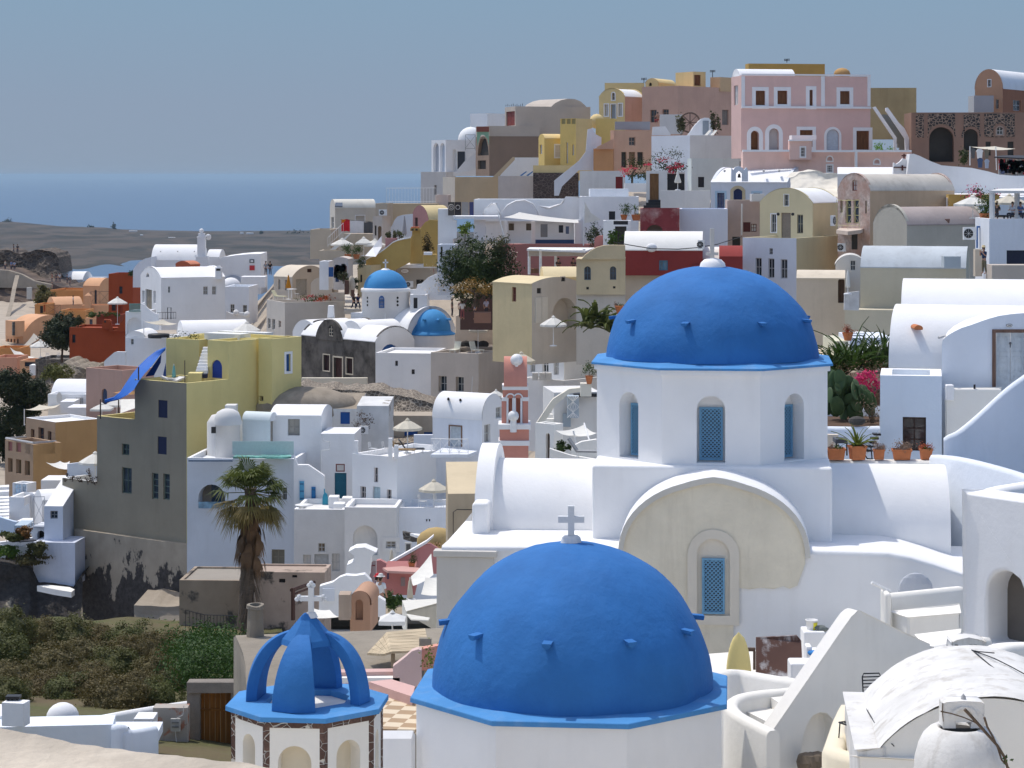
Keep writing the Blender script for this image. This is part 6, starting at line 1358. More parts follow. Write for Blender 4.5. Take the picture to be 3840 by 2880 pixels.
crag('','retaining_slope',[(930,90),(960,20),(1050,40),(1400,55),(1640,70),(1850,100),(2100,160),(2350,220)],520,178,6,.5,stone((.20,.165,.13),(.10,.085,.07),3.2,(.36,.31,.25),.1),60,20,10,.4)
v=vault('tan plaster wall with blue doors below the rubble slope','house',2140,171,1745,0,3,275,650,plaster((.40,.34,.27),.15,.3),roof='slab',d=3,ops=[(('L',1880,402,1996,580,'d'),dict(c=(.015,.09,.34))),(('L',2050,415,2125,580,'d'),dict(c=(.015,.09,.34)))]);box_thing('white wall stub between the two blue doors','wall_stub','wall',1962,440,2128,620,160,.4,ws)
v=vault('white terrace house with pale blue door and roof loungers','house',1815,150,1432,2330,33,632,1350,white,par=.35,ops=[(('L',1618,722,1653,850,'w'),dict(c=(.55,.5,.48))),(('L',1500,885,1548,987,'w'),dict(c=(.55,.5,.48))),(('L',1728,912,1769,1015,'w'),dict(c=(.55,.5,.48))),(('L',1607,888,1673,1075,'d'),dict(c=(.45,.58,.64)))])
mb=MB(white);[pbox(mb,x0,y0,x1,650,149.8 if x0>1700 else 152,.35)for x0,y0,x1 in((1792,530,1828),(1446,492,1480),(1742,470,1776))];v.part('post',mb)
parasol(1908,305,372,153,255,'grey-white parasol on the roof terrace with loungers',8,canvas_b,ybase=600);parasol(2135,832,912,148,262,'grey-white parasol beside the beige block',8,canvas_b,ybase=1080)
lounger(W(1935,605,152.5),R(100),'dark lounger on the white roof terrace',paint((.05,.05,.05)));lounger(W(1860,610,151.5),R(80),'wooden deck lounger on the white roof terrace',wood((.3,.2,.1)))
for x,y,D,lab in((1610,615,152.8,'metal chair left on the white roof terrace'),(1725,612,152,'metal chair beside the roof terrace post'),(2040,1072,148.5,'pale chair under the parasol by the beige block'),(2180,1075,148,'second pale chair by the beige block')):metal_chair(W(x,y,D),R(70),lab,'metal terrace chairs',whitepaint)
v=vault('white house row with grey double door and shutters, below the terraces','house',1366,149,928,0,3,1085,1900,wg,roof='flat',d=5,cap=white,ops=[(('L',1102,1470,1226,1700,'d'),dict(c=(.45,.46,.46))),(('L',1005,1475,1074,1630,'w'),dict(c=(.55,.55,.53),p=greywhite)),(('L',1255,1465,1323,1618,'w'),dict(c=(.55,.55,.53),p=greywhite)),(('L',1135,1375,1196,1452,'w'),dict(p=plaster((.22,.17,.12))))])
v=vault('white wall with big blind arch and framed window','house',1812,146,1364,0,3,1068,1900,wg,d=4,cap=white,ops=[(('L',1436,1222,1648,1480,'n'),dict(arch=True,rec=.5)),(('L',1722,1358,1818,1418,'w'),dict(c=(.5,.5,.5),p=plaster((.3,.27,.23)),sur=wg,sw=.25))])
vault('white terrace front below the second parasol','house',2300,147.4,1810,0,4,1072,1900,ws,d=4,cap=white,ops=[(('L',2068,1168,2080,1188,'h'),dict(rec=.1)),(('L',2092,1168,2104,1188,'h'),dict(rec=.1))])
pw('white triangular stair flank beside the teal door','stair_wall','wall',[(925,1090),(925,620),(960,700),(1050,700),(1080,720),(1190,795),(1192,1090)],154.5,.5,white)
for x0,y0,x1,y1,m_,lab,D in((975,840,1014,1004,lblue,'pale blue door in the triangular stair flank',154.4),(1078,890,1114,1080,paint((.02,.16,.38),.5),'strong blue door in the triangular stair flank',154.4)):mb=MB(m_);pbox(mb,x0,y0,x1,y1,D,.08);mb.use(paint((.03,.1,.2)));[pbox(mb,x0+4,ya,x1-4,ya+8,D-.02,.03)for ya in(y0+20,(y0+y1)/2,y1-20)];one('door',lab,'door',mb)
mb=MB();mb.use(paint((.03,.26,.38),.5));P_=[(1173,1078),(1173,985),(1180,955),(1196,940),(1212,955),(1219,985),(1219,1078)];pwall(mb,P_,(0,.3,0),153.6);mb.tube([W(1190,945,153.7),W(1190,905,153.7)],.04,5);one('blue_cabinet','teal bottle-shaped cabinet on the lower terrace','cabinet',mb)
for x,y,lab in((1015,1045,'small white table by the pale blue door'),(1510,1035,'white table in front of the terrace house windows')):mb=MB();mb.use(whitepaint,True);mb.lathe([(.3,-.75),(.04,-.7),(.04,-.04),(.6,-.02),(.6,.02),(0,.03)],W(x,y,150.5),16);one('table',lab,'table',mb)
mb=MB(white);[pbox(mb,x0,y0,x1,1080,D,1)for x0,y0,x1,D in((1225,975,1312,152),(1265,1035,1365,150),(1340,985,1430,153))];one('white_steps','stepped white masonry beside the teal cabinet','steps',mb,None,.05)
F('L');pm_=thing('palm_tree','fan palm with shaggy skirt of dead fronds in front of the white loggia','palm tree',W(520,2000,138));hub=W(548,900,138);mpx=mp(138)
tk=MB(wood((.13,.10,.075),(3,3,14)));pts=[(508,2120),(515,1900),(525,1650),(540,1400),(550,1150),(550,900)];tk.tube([W(x,y,138)for x,y in pts],[.52,.44,.42,.40,.42,.4],12);link('trunk',tk,pm_)
def frond(mb,c,d,L,fan,seed):
 rf_=random.Random(seed);d=d.normalized();s_=d.cross(V((0,0,1)));s_=V((1,0,0))if s_.length<.05 else s_.normalized();n=s_.cross(d);st=c+d*L*.45+V((0,0,-.06*L));mb.tube([c,st],.025,4,False)
 for k in range(15):
  a=(k-7)/7*1.25*fan;dir_=(d*math.cos(a)+s_*math.sin(a)).normalized();l=L*.62*(1-.25*abs(a))*rf_.uniform(.85,1.1);p1=st+dir_*l*.55+n*.04*l;p2=st+dir_*l-V((0,0,l*rf_.uniform(.25,.55)));w_=n.cross(dir_)*.05
  mb.add([st,p1-w_,p1+w_],[(0,1,2)]);mb.add([p1-w_,p1+w_,p2],[(0,1,2)])
for nm,n,el_,Lr,m_,sd in(('green_fronds',60,(-5,80),(1.7,2.5),leafm((.075,.105,.025),.4,.3),1),('faded_fronds',34,(-50,-5),(1.7,2.5),leafm((.17,.15,.06),.4,.3),2),('dead_fronds',70,(-89,-66),(1.0,1.8),leafm((.13,.09,.055),.4,.1),3)):
 mb=MB(m_);rf2=random.Random(sd)
 for k in range(n):
  az_=rf2 .random()*6.283;e=R(rf2 .uniform(*el_));dz=-rf2 .random()*(3.2 if nm[0]=='d' else .5);cc=hub+V((0,0,dz+(.2 if nm[0]=='g' else-.3)));frond(mb,cc+V((math.cos(az_),math.sin(az_),0))*.3,V((math.cos(az_)*math.cos(e),math.sin(az_)*math.cos(e),math.sin(e))),rf2 .uniform(*Lr),1 if nm[0]!='d' else .35,k*7+sd)
 link(nm,mb,pm_)
mb=MB(leafm((.12,.10,.08),.3,.05));rf2=random.Random(9)
for k in range(260):a_=rf2 .random()*6.28;z0_=rf2 .uniform(-9.6,-3);p0=hub+V((math.cos(a_)*.42,math.sin(a_)*.42,z0_));mb.add([p0,p0+V((-math.sin(a_)*.1,math.cos(a_)*.1,0)),p0+V((math.cos(a_)*(.3+.35*rf2 .random()),math.sin(a_)*.4,-rf2 .uniform(.8,1.6)))],[(0,1,2)])
link('skirt',mb,pm_)
F('M');v=vault('white vaulted house with criss-cross balcony and four rain spouts','vaulted_house',940,152,512,1130,30,995,1900,ws,mR=white,rm=white,roof='vL',ya=790,ops=[(('L',662,1057,760,1230,'d'),dict(c=(.5,.55,.58),sur=plaster((.2,.12,.08)),sw=.08)),(('R',1058,890,1112,986,'w'),dict(p=plaster((.35,.33,.3)))),(('R',960,1040,1012,1197,'w'),dict(p=plaster((.3,.28,.26))))])
for x,y in((648,815),(752,822),(858,833),(965,846)):mb=MB(darkhole);mb.tube([W(x,y,154.3),W(x,y+8,153.2)],.09,6);v.part('rain_spout',mb)
railing([W(500,1295,150.6),W(660,1300,150),W(820,1300,149.4)],1.0,'white criss-cross balcony railing',whitepaint,v.root,.55,'balcony_rail',True);mb=MB(ws);flat(mb,[(495,1300),(820,1300),(900,1270),(600,1240)],149.6,.2);v.part('balcony_slab',mb);mb=MB(paint((.3,.3,.3)));pbox(mb,730,1418,768,1475,148.6,.1);v.part('meter_box',mb)
coral=plaster((.60,.27,.21),.1,.18);v=thing('bell_tower','coral pink and white bell tower with ball finials beside the big church','bell tower',W(1230,1400,101))
def stage(nm,m_,x0,y0,x1,y1,dep):mb=MB(m_);pbox(mb,x0,y0,x1,y1,101+(1.6-dep)/2,dep);return bevel(link(nm,mb,v),.02,2)
stage('base',coral,1097,1225,1340,1500,1.3);stage('cornice',white,1082,1182,1350,1226,1.5);stage('plinth',coral,1090,1085,1345,1182,1.3);stage('cornice',white,1080,1040,1360,1085,1.6)
for x0,x1 in((1108,1150),(1205,1235),(1290,1338)):stage('pier',coral,x0,830,x1,1042,.7)
for x0,x1 in((1150,1168),(1200,1232),(1270,1288)):stage('column',white,x0,812,x1,1040,.8)
stage('lintel',coral,1118,742,1336,815,.7);stage('band',white,1108,806,1160,840,.8);stage('band',white,1288,806,1342,840,.8);stage('cornice',white,1113,700,1338,744,1.0);stage('back_panel',plaster((.55,.22,.15),.1,.1),1150,800,1290,1040,.2)
for x in(1184,1252):mb=MB(white);mb.tube([W(x+36*math.cos(t),812-36*math.sin(t),101.35)for t in[PI*k/8 for k in range(9)]],.035,5);link('arch_moulding',mb,v)
mb=MB();mb.use(coral,True);prf_=arc(.85,1.9,12);c=W(1228,700,102);hw=100*mp(101.5);mb.sheet([[c+V((x,y*.75,z*.62+0))for y,z in[(p,q)for p,q in arc(1.0,2.05,12)]]for x in(-hw,hw)]);[mb.add([c+V((x,y*.75,z*.62))for y,z in arc(1.0,2.05,12)],[tuple(range(13))])for x in(-hw,hw)];link('roof',mb,v)
for x,y,s_ in((1238,485,.31),(1210,968,.27)):mb=MB();mb.use(whitepaint,True);c=W(x,y,101.6 if y<600 else 101.0);mb.sphere(c,s_*.9,14);mb.lathe([(s_*.55,-s_*2.6),(s_*.5,-s_*.6)],c,10);link('finial',mb,v)
F('Q');tanb=plaster((.47,.39,.28),.14,.3);v=vault('beige block with a sloping tan roof beside the big church','house',300,108,112,0,-3,212,640,tanb,roof='slope',rm=plaster((.60,.50,.34),.1,.2),d=4,rise=1.0);mb=MB(darkmetal);mb.tube([W(140,590,107.8),W(140,310,107.8),W(160,296,107.8),W(285,298,107.8)],.02,5);v.part('cable',mb)
crag('crumbling grey rubble wall between beige block and front dome','ruin_wall',[(66,600),(110,588),(235,590),(250,700)],1000,95,3,.25,stone((.26,.23,.19),(.15,.13,.11),2.5,(.33,.29,.24),.1),20,20,2,.8,None,'wall')
F('M');v=vault('white arched-gable house with french door and grey vaulted roof','vaulted_house',1648,190,1297,2035,42,335,1300,plaster((.72,.75,.79),.06,.1),mR=white_w,rm=plaster((.62,.58,.5),.14,.4),roof='vR',ya=180,ops=[(('L',1456,232,1500,349,'w'),dict(c=(.6,.6,.6),p=plaster((.35,.36,.36)))),(('L',1357,465,1398,587,'w'),dict(c=(.6,.6,.6),p=plaster((.35,.36,.36)))),(('L',1558,475,1601,612,'w'),dict(c=(.6,.6,.6),p=plaster((.35,.36,.36)))),(('L',1460,462,1513,650,'w'),dict(c=(.75,.75,.75),bars=(1,2))),(('R',1820,478,1854,522,'w'),dict(p=plaster((.4,.38,.35))))])  # cool front and cream side put the warm bounce into the colour
b=v.blk(1652,187.5,1290,2000,42,662,1300,white,par=.5);b.build()
parasol(1278,420,478,178,248,'grey-white parasol in front of the french-door house',8,canvas_b,ybase=690);parasol(1060,745,790,168,150,'white parasol half hidden by the coral bell tower',8,ybase=900)
mb=MB(whitepaint);[mb.box(W(x,660,188.5)+V((-.25,0,0)),W(x,660,188.5)+V((.25,.5,.6)))for x in(1400,1460,1515)];one('bench_row','row of pale seats on the terrace below the french door','seats',mb)
crw=plaster((.72,.68,.58),.08,.15);mb=MB(crw);pwall(mb,[(1402,1040),(1530,850),(1555,820),(1690,735),(1800,722),(1800,760),(1690,775),(1570,880),(1440,1080),(1400,1400)],(0,.5,0),128);one('stair_wall','cream stair flank climbing towards the big church drum','wall',mb)
mb=MB(white_w);[pbox(mb,1455+24*i,1030-38*i,1560,1100,129+.5*i,.6)for i in range(5)];one('stairs','narrow white steps inside the cream stair flank','stairs',mb)
v=vault('white house with arched brown door under the square sail','house',1560,124,1398,1640,40,1040,1500,white_w,ops=[(('L',1490,1115,1525,1345,'d'),dict(c=(.12,.09,.07),arch=True))])
v=vault('white house with blue-grey lattice bay left of the big church drum','house',1960,130,1560,0,-8,760,1500,wg,roof='slab',d=4);mb=MB(plaster((.38,.44,.50),.05,.05));pbox(mb,1676,797,1776,985,128.6,.9);v.part('lattice_bay',mb);mb=MB(plaster((.30,.36,.42),.05,.05));pbox(mb,1636,950,1706,1062,129.4,.2);v.part('lattice_shutter',mb)
mb=MB(white);[mb.tube([W(1676+100*t,y,128.5),W(1676+100*(1-t),y+92,128.5)],.015,4)for y in(797,890)for t in(0,.25,.5,.75,1)];v.part('lattice',mb);mb=MB(darkmetal);mb.box(W(1730,775,129.3),W(1960,790,130.2));v.part('eave_shade_strip',mb)  # dark strip stands in for the shade under the eave
sail([(1575,1092,122),(1820,1042,126),(1935,1112,123),(1730,1130,119)],'cream square sail on two poles beside the big church drum',sag=.25,posts=[((1728,1095,119.5),(1752,1210,119.5)),((1822,1030,121),(1900,1290,119))])
mb=MB(white_w);pwall(mb,[(1715,1260),(1730,1225),(1800,1190),(1930,1170),(1930,1320),(1715,1320)],(0,.4,0),117);one('parapet','rounded cream parapet under the square sail','wall',mb);pw('white sloping wall below the arched brown door','terrace_wall','wall',[(1520,1480),(1525,1250),(1710,1310),(1930,1345),(1930,1480)],116,.4,white_w)
tree(1625,1240,55,45,120,1300,'small dark bush under the square sail',leaf_d,350,.18,3,'bush','bush');p=W(1865,690,126);pot_at(p,.4,.45,'round terracotta pot with small tree on the cream pier','bush','pots among the white houses',5,True);box_thing('cream pier carrying a terracotta pot','pier','pier',1790,688,1885,800,126,.8,crw)
lounger(W(1820,1330,114),R(80),'grey lounger on the terrace left of the church drum',paint((.3,.3,.3)))
F('P');pkw=plaster((.50,.22,.21),.14,.25);pkd=plaster((.38,.15,.14),.14,.25);rs_=thing('house','small rose-pink house with sloping parapet and flat roof below the white terraces','house',W(250,960,126))
mb=MB(pkw);pwall(mb,[(35,900),(35,612),(80,605),(160,650),(240,620),(450,520),(560,440),(640,425),(720,470),(780,520),(780,760),(640,760),(300,700),(130,900)],(0,.5,0),128);link('parapet',mb,rs_)
mb=MB(white);mb.prism([W(160,640,127.9),W(330,545,127.9),W(600,390,127.9),W(680,325,127.9),W(680,345,127.9),(W(600,420,127.9)),W(340,570,127.9),W(165,662,127.9)],(0,.5,0));link('coping',mb,rs_)
mb=MB(pkd);pbox(mb,128,720,470,1000,124,3);link('wall',mb,rs_);mb=MB(plaster((.55,.32,.28)));flat(mb,[(105,690),(330,672),(560,695),(480,740),(160,725)],124.2,.12);link('roof',mb,rs_);mb=MB(paint((.06,.04,.08)));pbox(mb,155,735,178,820,123.95,.1);link('window',mb,rs_);mb=MB(paint((.2,.15,.15)));pbox(mb,310,800,360,900,123.95,.1);link('menu_board',mb,rs_)
mb=MB(paint((.16,.03,.04)));[pbox(mb,x,610+abs(x-8)*.6,x+9,870,127,.06)for x in(-40,-26,-12,2,16)];pbox(mb,-42,660,26,672,126.95,.05);one('picket_gate','dark red picket gate in the pink wall','gate',mb)
sail([(655,530,122),(680,770,119),(450,895,117),(425,790,119)],'tall white triangular sail over the pink restaurant',sag=.15);sail([(590,800,116),(780,785,118),(770,1000,112),(540,990,112)],'white flat awning below the triangular sail',sag=.1)
mb=MB(canvas);A_,B_,C_,D_=W(325,1060,104),W(735,1040,107),W(735,1090,103),W(370,1185,99);mb.prism([A_,B_,C_,D_],(0,0,-.08));mb.prism([A_,D_,D_+V((0,0,-1.0)),A_+V((0,0,-1.2))],(.05,.05,0));mb.use(canvas_b);mb.prism([D_,C_,C_+V((0,0,-1.3)),D_+V((0,0,-.1))],(0,.05,0));mb.use(canvas);mb.prism([D_+V((0,0,-.1)),W(640,1255,98),W(620,1285,97),W(430,1275,96.5)],(0,0,-.05));one('canopy','white box canopy roof left of the front dome','canopy',mb)
parasol(215,1195,1262,93,420,'low white parasol seen over the grey concrete vault',4,plaster((.72,.72,.7)),.18,ybase=1420);parasol(205,485,640,132,70,'folded beige parasol by the pink wall',closed=True,m=canvas_b,ybase=700);parasol(415,820,1030,112,75,'folded beige umbrella below the triangular sail',closed=True,m=canvas_b,ybase=1060)
person(W(85,1230,101),R(150),'person in white shirt and pale cap below the pink restaurant','stand',(.75,.75,.75),(.05,.05,.08),hat=(.6,.6,.58));person(W(50,1215,104),R(120),'person with red cap below the pink restaurant','stand',(.05,.06,.15),(.05,.05,.08),hat=(.5,.03,.04))
tree(230,1060,115,90,110,1160,'leafy green bush in front of the pink restaurant',leafm((.035,.075,.018)),1500,.13,6,'bush','bush');p=W(436,690,124.6);pot_at(p,.32,.28,'square white pot with grass on the pink roof','bush','pots among the white houses',8);
v2=thing('stone_arbour','yellow stone arbour roof above the pink parapet','arbour',W(715,470,131));mb=MB();mb.use(plaster((.5,.36,.16),.2,.3),True);c=W(716,400,131);mb.sphere(c,.6*1.9,14,(1,.6,.75));link('hump',mb,v2);mb=MB(wood((.2,.12,.05)));[mb.box(W(680+30*i,430-10*(i%2),129.5),W(700+30*i,415,130.5))for i in range(3)];link('beams',mb,v2)
mb=MB(stone((.1,.09,.08),(.06,.055,.05),2.5,(.2,.19,.17)));pwall(mb,[(330,285),(590,345),(590,395),(440,400),(340,370)],(0,.5,0),136);o_r=one('rubble_lintel','dark rubble strip on the white wall above the pink house','wall',mb);mb=MB(white);flat(mb,[(415,298),(600,315),(585,342),(480,322)],135,.15);one('white_slab','tilted white slab on the dark rubble strip','slab',mb)
mb=MB(wg);pbox(mb,358,405,432,520,137,.1);mb.use(paint((.1,.1,.1)));pbox(mb,372,425,420,505,136.95,.05);one('framed_window','narrow framed window above the pink parapet','window',mb)
F('O');hut=plaster((.45,.27,.18),.15,.3);v=vault('small terracotta arched hut behind the grey concrete vault','hut',995,84,868,0,5,610,800,hut,roof='vR',ya=535,d=2,cat='hut',ops=[(('L',902,590,950,720,'n'),dict(arch=True,rec=.25))]);box_thing('broken terracotta pier beside the arched hut','pier','pier',795,560,868,720,83,.8,plaster((.42,.33,.26),.2,.4))
wv3=thing('wall','wavy white garden wall with meter cupboard in front of the house row','wall',W(850,620,96));mb=MB(white);pwall(mb,[(668,700),(675,505),(760,480),(800,450),(840,436),(900,440),(960,430),(1000,470),(1030,560),(1090,600),(1090,700)],(0,.5,0),96);link('wall',mb,wv3);mb=MB(ws);pbox(mb,693,520,768,600,95.9,.3);link('cupboard',mb,wv3)
v=thing('white_kiosk','little white curved kiosk hut with rounded top below the blind arch','kiosk',W(900,440,112));mb=MB(white);pwall(mb,[(835,440),(848,370),(890,350),(893,310),(858,285),(900,262),(960,258),(1035,290),(1000,320),(990,440)],(0,1.2,0),112);link('wall',mb,v)
sail([(620,640,88),(740,655,86),(800,700,83),(560,700,82)],'low cream canvas behind the trefoil cross',sag=.1);tan_d=peel((.36,.29,.22),(.09,.08,.07),.6,.5,.03)
v=vault('old plastered cave house with dark blue door beside the palm trunk','cave_house',262,143,-216,0,3,470,900,tan_d,roof='flat',d=5,rm=plaster((.3,.27,.23)),par=.1);F('N');v.b0 .o('L',1562,330,1662,545,'d',c=(.02,.03,.06));v.b0 .o('L',1770,335,1845,520,'n',arch=True,rec=.4)
v2=vault('tan plaster wall with dark holes behind the bell tower cross','wall_house',2590,141,1960,0,3,100,900,peel((.42,.33,.27),(.08,.07,.06),.6,.6,.03),roof='flat',d=3,par=.1,ops=[(('L',2003,235,2030,262,'h'),{}),(('L',2225,150,2275,180,'h'),{}),(('L',2330,120,2370,140,'h'),{})])
railing([W(1480,600,137),W(1630,640,136),W(1860,650,134)],1.5,'dark iron railing with white top rail by the blue door',darkmetal,None,.3);mb=MB(wood((.08,.04,.03)));F('O');mb.tube([W(505,720,92),W(505,515,92)],.09,5);mb.tube([W(495,530,92),W(640,480,94)],.08,5);mb.tube([W(500,560,92),W(600,520,93)],.05,5);one('wooden_arbour','dark wooden arbour frame beside the tan wall','arbour',mb)
crag('','lower_ground',[(-500,620),(0,630),(400,630),(700,640),(1500,700)],1100,157,6,.4,plaster((.33,.28,.22),.2,.3),40,16,10,.3)
def H(label,*a,**k):return vault(label,'house',*a,**k)
def o(f,x0,y0,x1,y1,kind='w',**k):return((f,x0,y0,x1,y1,kind),k)
taupe=plaster((.50,.44,.38),.08,.15);brn=plaster((.26,.19,.145),.1,.2);tan=plaster((.54,.43,.29),.1,.2);lp=plaster((.62,.60,.58),.1,.2);ylw=plaster((.74,.54,.19),.1,.12);ylw2=plaster((.74,.57,.28),.1,.12);pkh=plaster((.70,.48,.43),.08,.12);pk2=plaster((.74,.51,.44),.1,.2);pkb=plaster((.57,.37,.29),.1,.2);red2=plaster((.27,.045,.04),.12,.15);dark=paint((.03,.03,.035),.6);brdoor=wood((.16,.07,.03));och2=plaster((.48,.31,.09),.12,.2);mv=plaster((.36,.19,.19),.1,.2)
F('C')
v=H('white arcaded house at the left end of the upper village',395,300,272,660,58,748,1060,white,ops=[o('L',287,775,336,1022,'h',arch=1,p=plaster((.42,.44,.48)),rec=.4),o('L',345,775,387,1022,'h',arch=1,p=plaster((.5,.55,.62)),rec=.4),o('R',455,830,492,1022,'n',arch=1,rec=.4),o('R',497,848,566,1000,'d',c=(.05,.06,.08))])
b=v.blk(397,296,180,480,10,1024,1400,lp);b.o('L',297,1140,316,1222,'d',c=(.25,.22,.2));b.build();mb=MB();mb.use(white,True);mb.sphere(W(612,745,310),110*mp(310),20);v.part('dome',mb);railing([W(565,838,297),W(650,838,297)],2.0,'x',darkmetal,v.root,.7,'balcony_rail',True);mb=MB(white);pwall(mb,[(468,1040),(560,930),(665,850),(668,1000)],(0,.4,0),294);v.part('stair_flank',mb)
H('white cube house behind the shuttered brown house',755,312,607,1000,40,518,900,white)
v=H('taupe house with red shutters and rounded gable on the skyline',997,290,906,1645,74,458,760,taupe,ops=[o('L',915,502,992,625,'d',c=(.20,.04,.03))]);mb=MB(taupe);pts_=[(1300,480),(1305,462),(1340,430),(1390,405),(1450,392),(1510,395),(1560,415),(1600,450),(1622,480)];pwall(mb,[(x,y,292+(x-1300)*.004)for x,y in pts_],(-3.5,5,0));v.part('gable',mb)
mb=MB(darkmetal);[mb.tube([W(x,458,291),W(x,432+(x*7)%17,291)],.03,4)for x in range(915,1060,16)];v.part('rebar',mb)
v=H('brown unfinished house with mint green arch, upper left',772,286,655,1205,76,716,1060,brn,roof='slab',ops=[o('L',672,712,766,882,'h',arch=.9,rec=.4),o('L',672,925,742,1000,'h',rec=.3)]);v.blk(772,286.05,655,1205,76,627,716,taupe).build()
mb=MB(plaster((.25,.42,.30)));pwall(mb,[(664,740),(664,678),(768,678),(768,800),(755,740),(725,705),(700,705),(680,760),(668,800)],(0,.2,0),285.4);v.part('arch_frame',mb);mb=MB(plaster((.25,.09,.07)));pbox(mb,660,632,770,678,285.3,.2);v.part('red_band',mb)
v=H('tan flat house with pale base wall below the brown house',475,276,370,852,68,1068,1420,plaster((.5,.46,.4)),mR=tan);mb=MB(tan);pwall(mb,[(800,1070),(975,895),(992,898),(992,920),(850,1070)],(0,.4,0),276.5);v.part('parapet',mb);mb=MB(white);pwall(mb,[(855,1070),(985,900),(1205,900),(1205,1070)],(0,.3,0),280);v.part('white_wall',mb);mb=MB(plaster((.6,.54,.5),.1,.3));pbox(mb,848,1060,1160,1260,272,2);v.part('lower_wall',mb)
mb=MB(paint((.05,.18,.4)));[mb.prism([W(x,1055,273),W(x+55,1018,273),W(x+62,1024,273),W(x+16,1060,273)],(0,.6,0))for x in(1035,1090)];one('loungers','pair of blue loungers on the tan terrace','sun lounger',mb)
v=H('bright yellow house with lattice tower, upper middle',1248,270,1197,1434,70,732,1100,ylw,mR=ylw,rm=ylw2,roof='vR',ya=695,ops=[o('R',1340,792,1404,898,sur=white,c=(.7,.7,.7),p=lp),o('L',1208,790,1228,870,c=(.7,.7,.7),p=lp)])
b=v.blk(1520,268,1384,1662,40,562,1100,ylw,mR=ylw2);[b.o('L',x,566,x+34,610,'h',p=plaster((.35,.3,.14)),rec=.1)for x in(1395,1440,1482)];b.o('L',1436,770,1452,950,c=(.7,.7,.7),p=lp);b.o('L',1487,790,1504,880,c=(.7,.7,.7),p=lp);b.build()
v=H('ochre terrace wall on dark rubble under the yellow house',1490,264,1150,0,3,968,1032,ylw2,roof='slab',d=2);v.blk(1540,263.8,1150,0,3,1032,1300,stone((.12,.09,.08),(.07,.055,.05),2.6,(.2,.16,.14),.05),roof='slab',d=2).build()
pw('white stair flank descending from the yellow house','stair_wall','wall',[(1333,1230),(1333,1100),(1400,1045),(1550,925),(1605,850),(1622,655),(1660,648),(1692,700),(1740,725),(1740,790),(1680,820),(1676,1010),(1545,1010),(1400,1150),(1372,1230)],261,.5,ws)
F('E');v=H('orange-peach house with three tall doors below the grey parapet',235,259,205,560,60,757,1140,plaster((.60,.38,.27),.1,.15),roof='slab',ops=[o('R',366,816,421,888,c=(.35,.25,.2)),o('R',300,945,344,1078,'h'),o('R',365,945,419,1078,'h',p=plaster((.2,.12,.07))),o('R',438,945,488,1058,'h')]);b=v.blk(228,258,58,0,6,915,1160,plaster((.58,.30,.14),.1,.15),d=4);b.build();mb=MB(plaster((.6,.36,.25)));pwall(mb,[(60,920),(225,832),(232,840),(232,920)],(0,.3,0),257.8);v.part('sloping_parapet',mb)
mb=MB(plaster((.34,.36,.39)));pbox(mb,245,682,548,752,262,.3);v.part('grey_parapet',mb)
v=H('yellow gabled house with white framed door on the skyline',330,285,107,498,35,462,760,ylw2,mR=pkb,rm=white,roof='vR',ya=395,rim=.1,ops=[o('L',210,533,252,665,'d',c=(.3,.33,.36),sur=white,sw=.1),o('L',156,533,188,632,sur=white,p=lp),o('L',276,528,308,632,sur=white,p=lp),o('L',219,432,244,495,sur=white,arch=1)])
H('yellow wall house behind the gabled skyline house',496,296,156,0,4,347,600,ylw2,d=4);H('yellow base block left of the orange house',238,270,78,0,8,655,900,ylw,d=3);mb=MB();mb.use(ylw2,True);mb.sphere(W(88,680,276),.9,14);one('yellow_hump','small rounded yellow hump beside the gabled house','hump',mb)
v=H('long rose-brown house with curved wall on the skyline',790,278,478,1252,42,372,860,pkb,roof='flat',ops=[o('L',550,580,604,690,c=(.3,.2,.15)),o('L',655,575,709,640,c=(.3,.2,.15)),o('R',1170,580,1226,710,'d',c=(.2,.17,.15))])
H('small yellow vault with arched window on the skyline',620,286,508,770,25,345,420,ylw2,roof='vR',ya=305,ops=[o('L',538,345,562,374,'h',arch=1)]);H('pale yellow box room with dark window on the skyline',920,284,768,1028,60,250,420,ylw2,ops=[o('R',930,278,986,372,'h',p=brdoor)]);H('peach box room beside the pink mansion roof',1155,284,1068,1252,40,297,420,plaster((.60,.42,.25)))
def antenna(x,y,yb,D,lab):mb=MB(darkmetal);mb.tube([W(x,yb,D),W(x,y,D)],.04,4);[mb.tube([W(x-24,y+q,D),W(x+24,y+q-3,D)],.03,4)for q in(4,14)];[mb.tube([W(x+k,y-2,D),W(x+k,y+20,D)],.02,4)for k in(-20,-8,8,20)];one('antenna',lab,'antenna',mb,'roof antennas')
for q in((495,305,350,290,'roof antenna beside the small yellow vault'),(1088,238,300,284,'roof antenna beside the peach box room'),(1730,140,172,250,'wide roof antenna on top of the pink mansion')):antenna(*q)
pw('white arched hut with blue door on the upper terrace','hut','hut',[(875,800),(930,720),(985,660),(1020,648),(1055,650),(1080,680),(1090,730),(1092,800)],258,1.5,white);box_thing('blue-grey arched door of the upper terrace hut','hut_door','door',1003,675,1055,795,257.9,.1,plaster((.28,.31,.34)));box_thing('white slatted screen beside the sunbather','screen','screen',632,620,828,790,262,.2,lp)
mb=MB(wood((.14,.09,.07)));c=W(893,690,259);mb.tube([c+V((.55*2*math.cos(t),0,1.1*math.sin(t)))for t in[2*PI*k/18 for k in range(19)]],.1,5);[mb.tube([c,c+V((1.1*math.cos(t),0,1.1*math.sin(t)))],.05,4)for t in[2*PI*k/8 for k in range(8)]];one('cart_wheel','old wooden cart wheel on the upper terrace','wheel',mb)
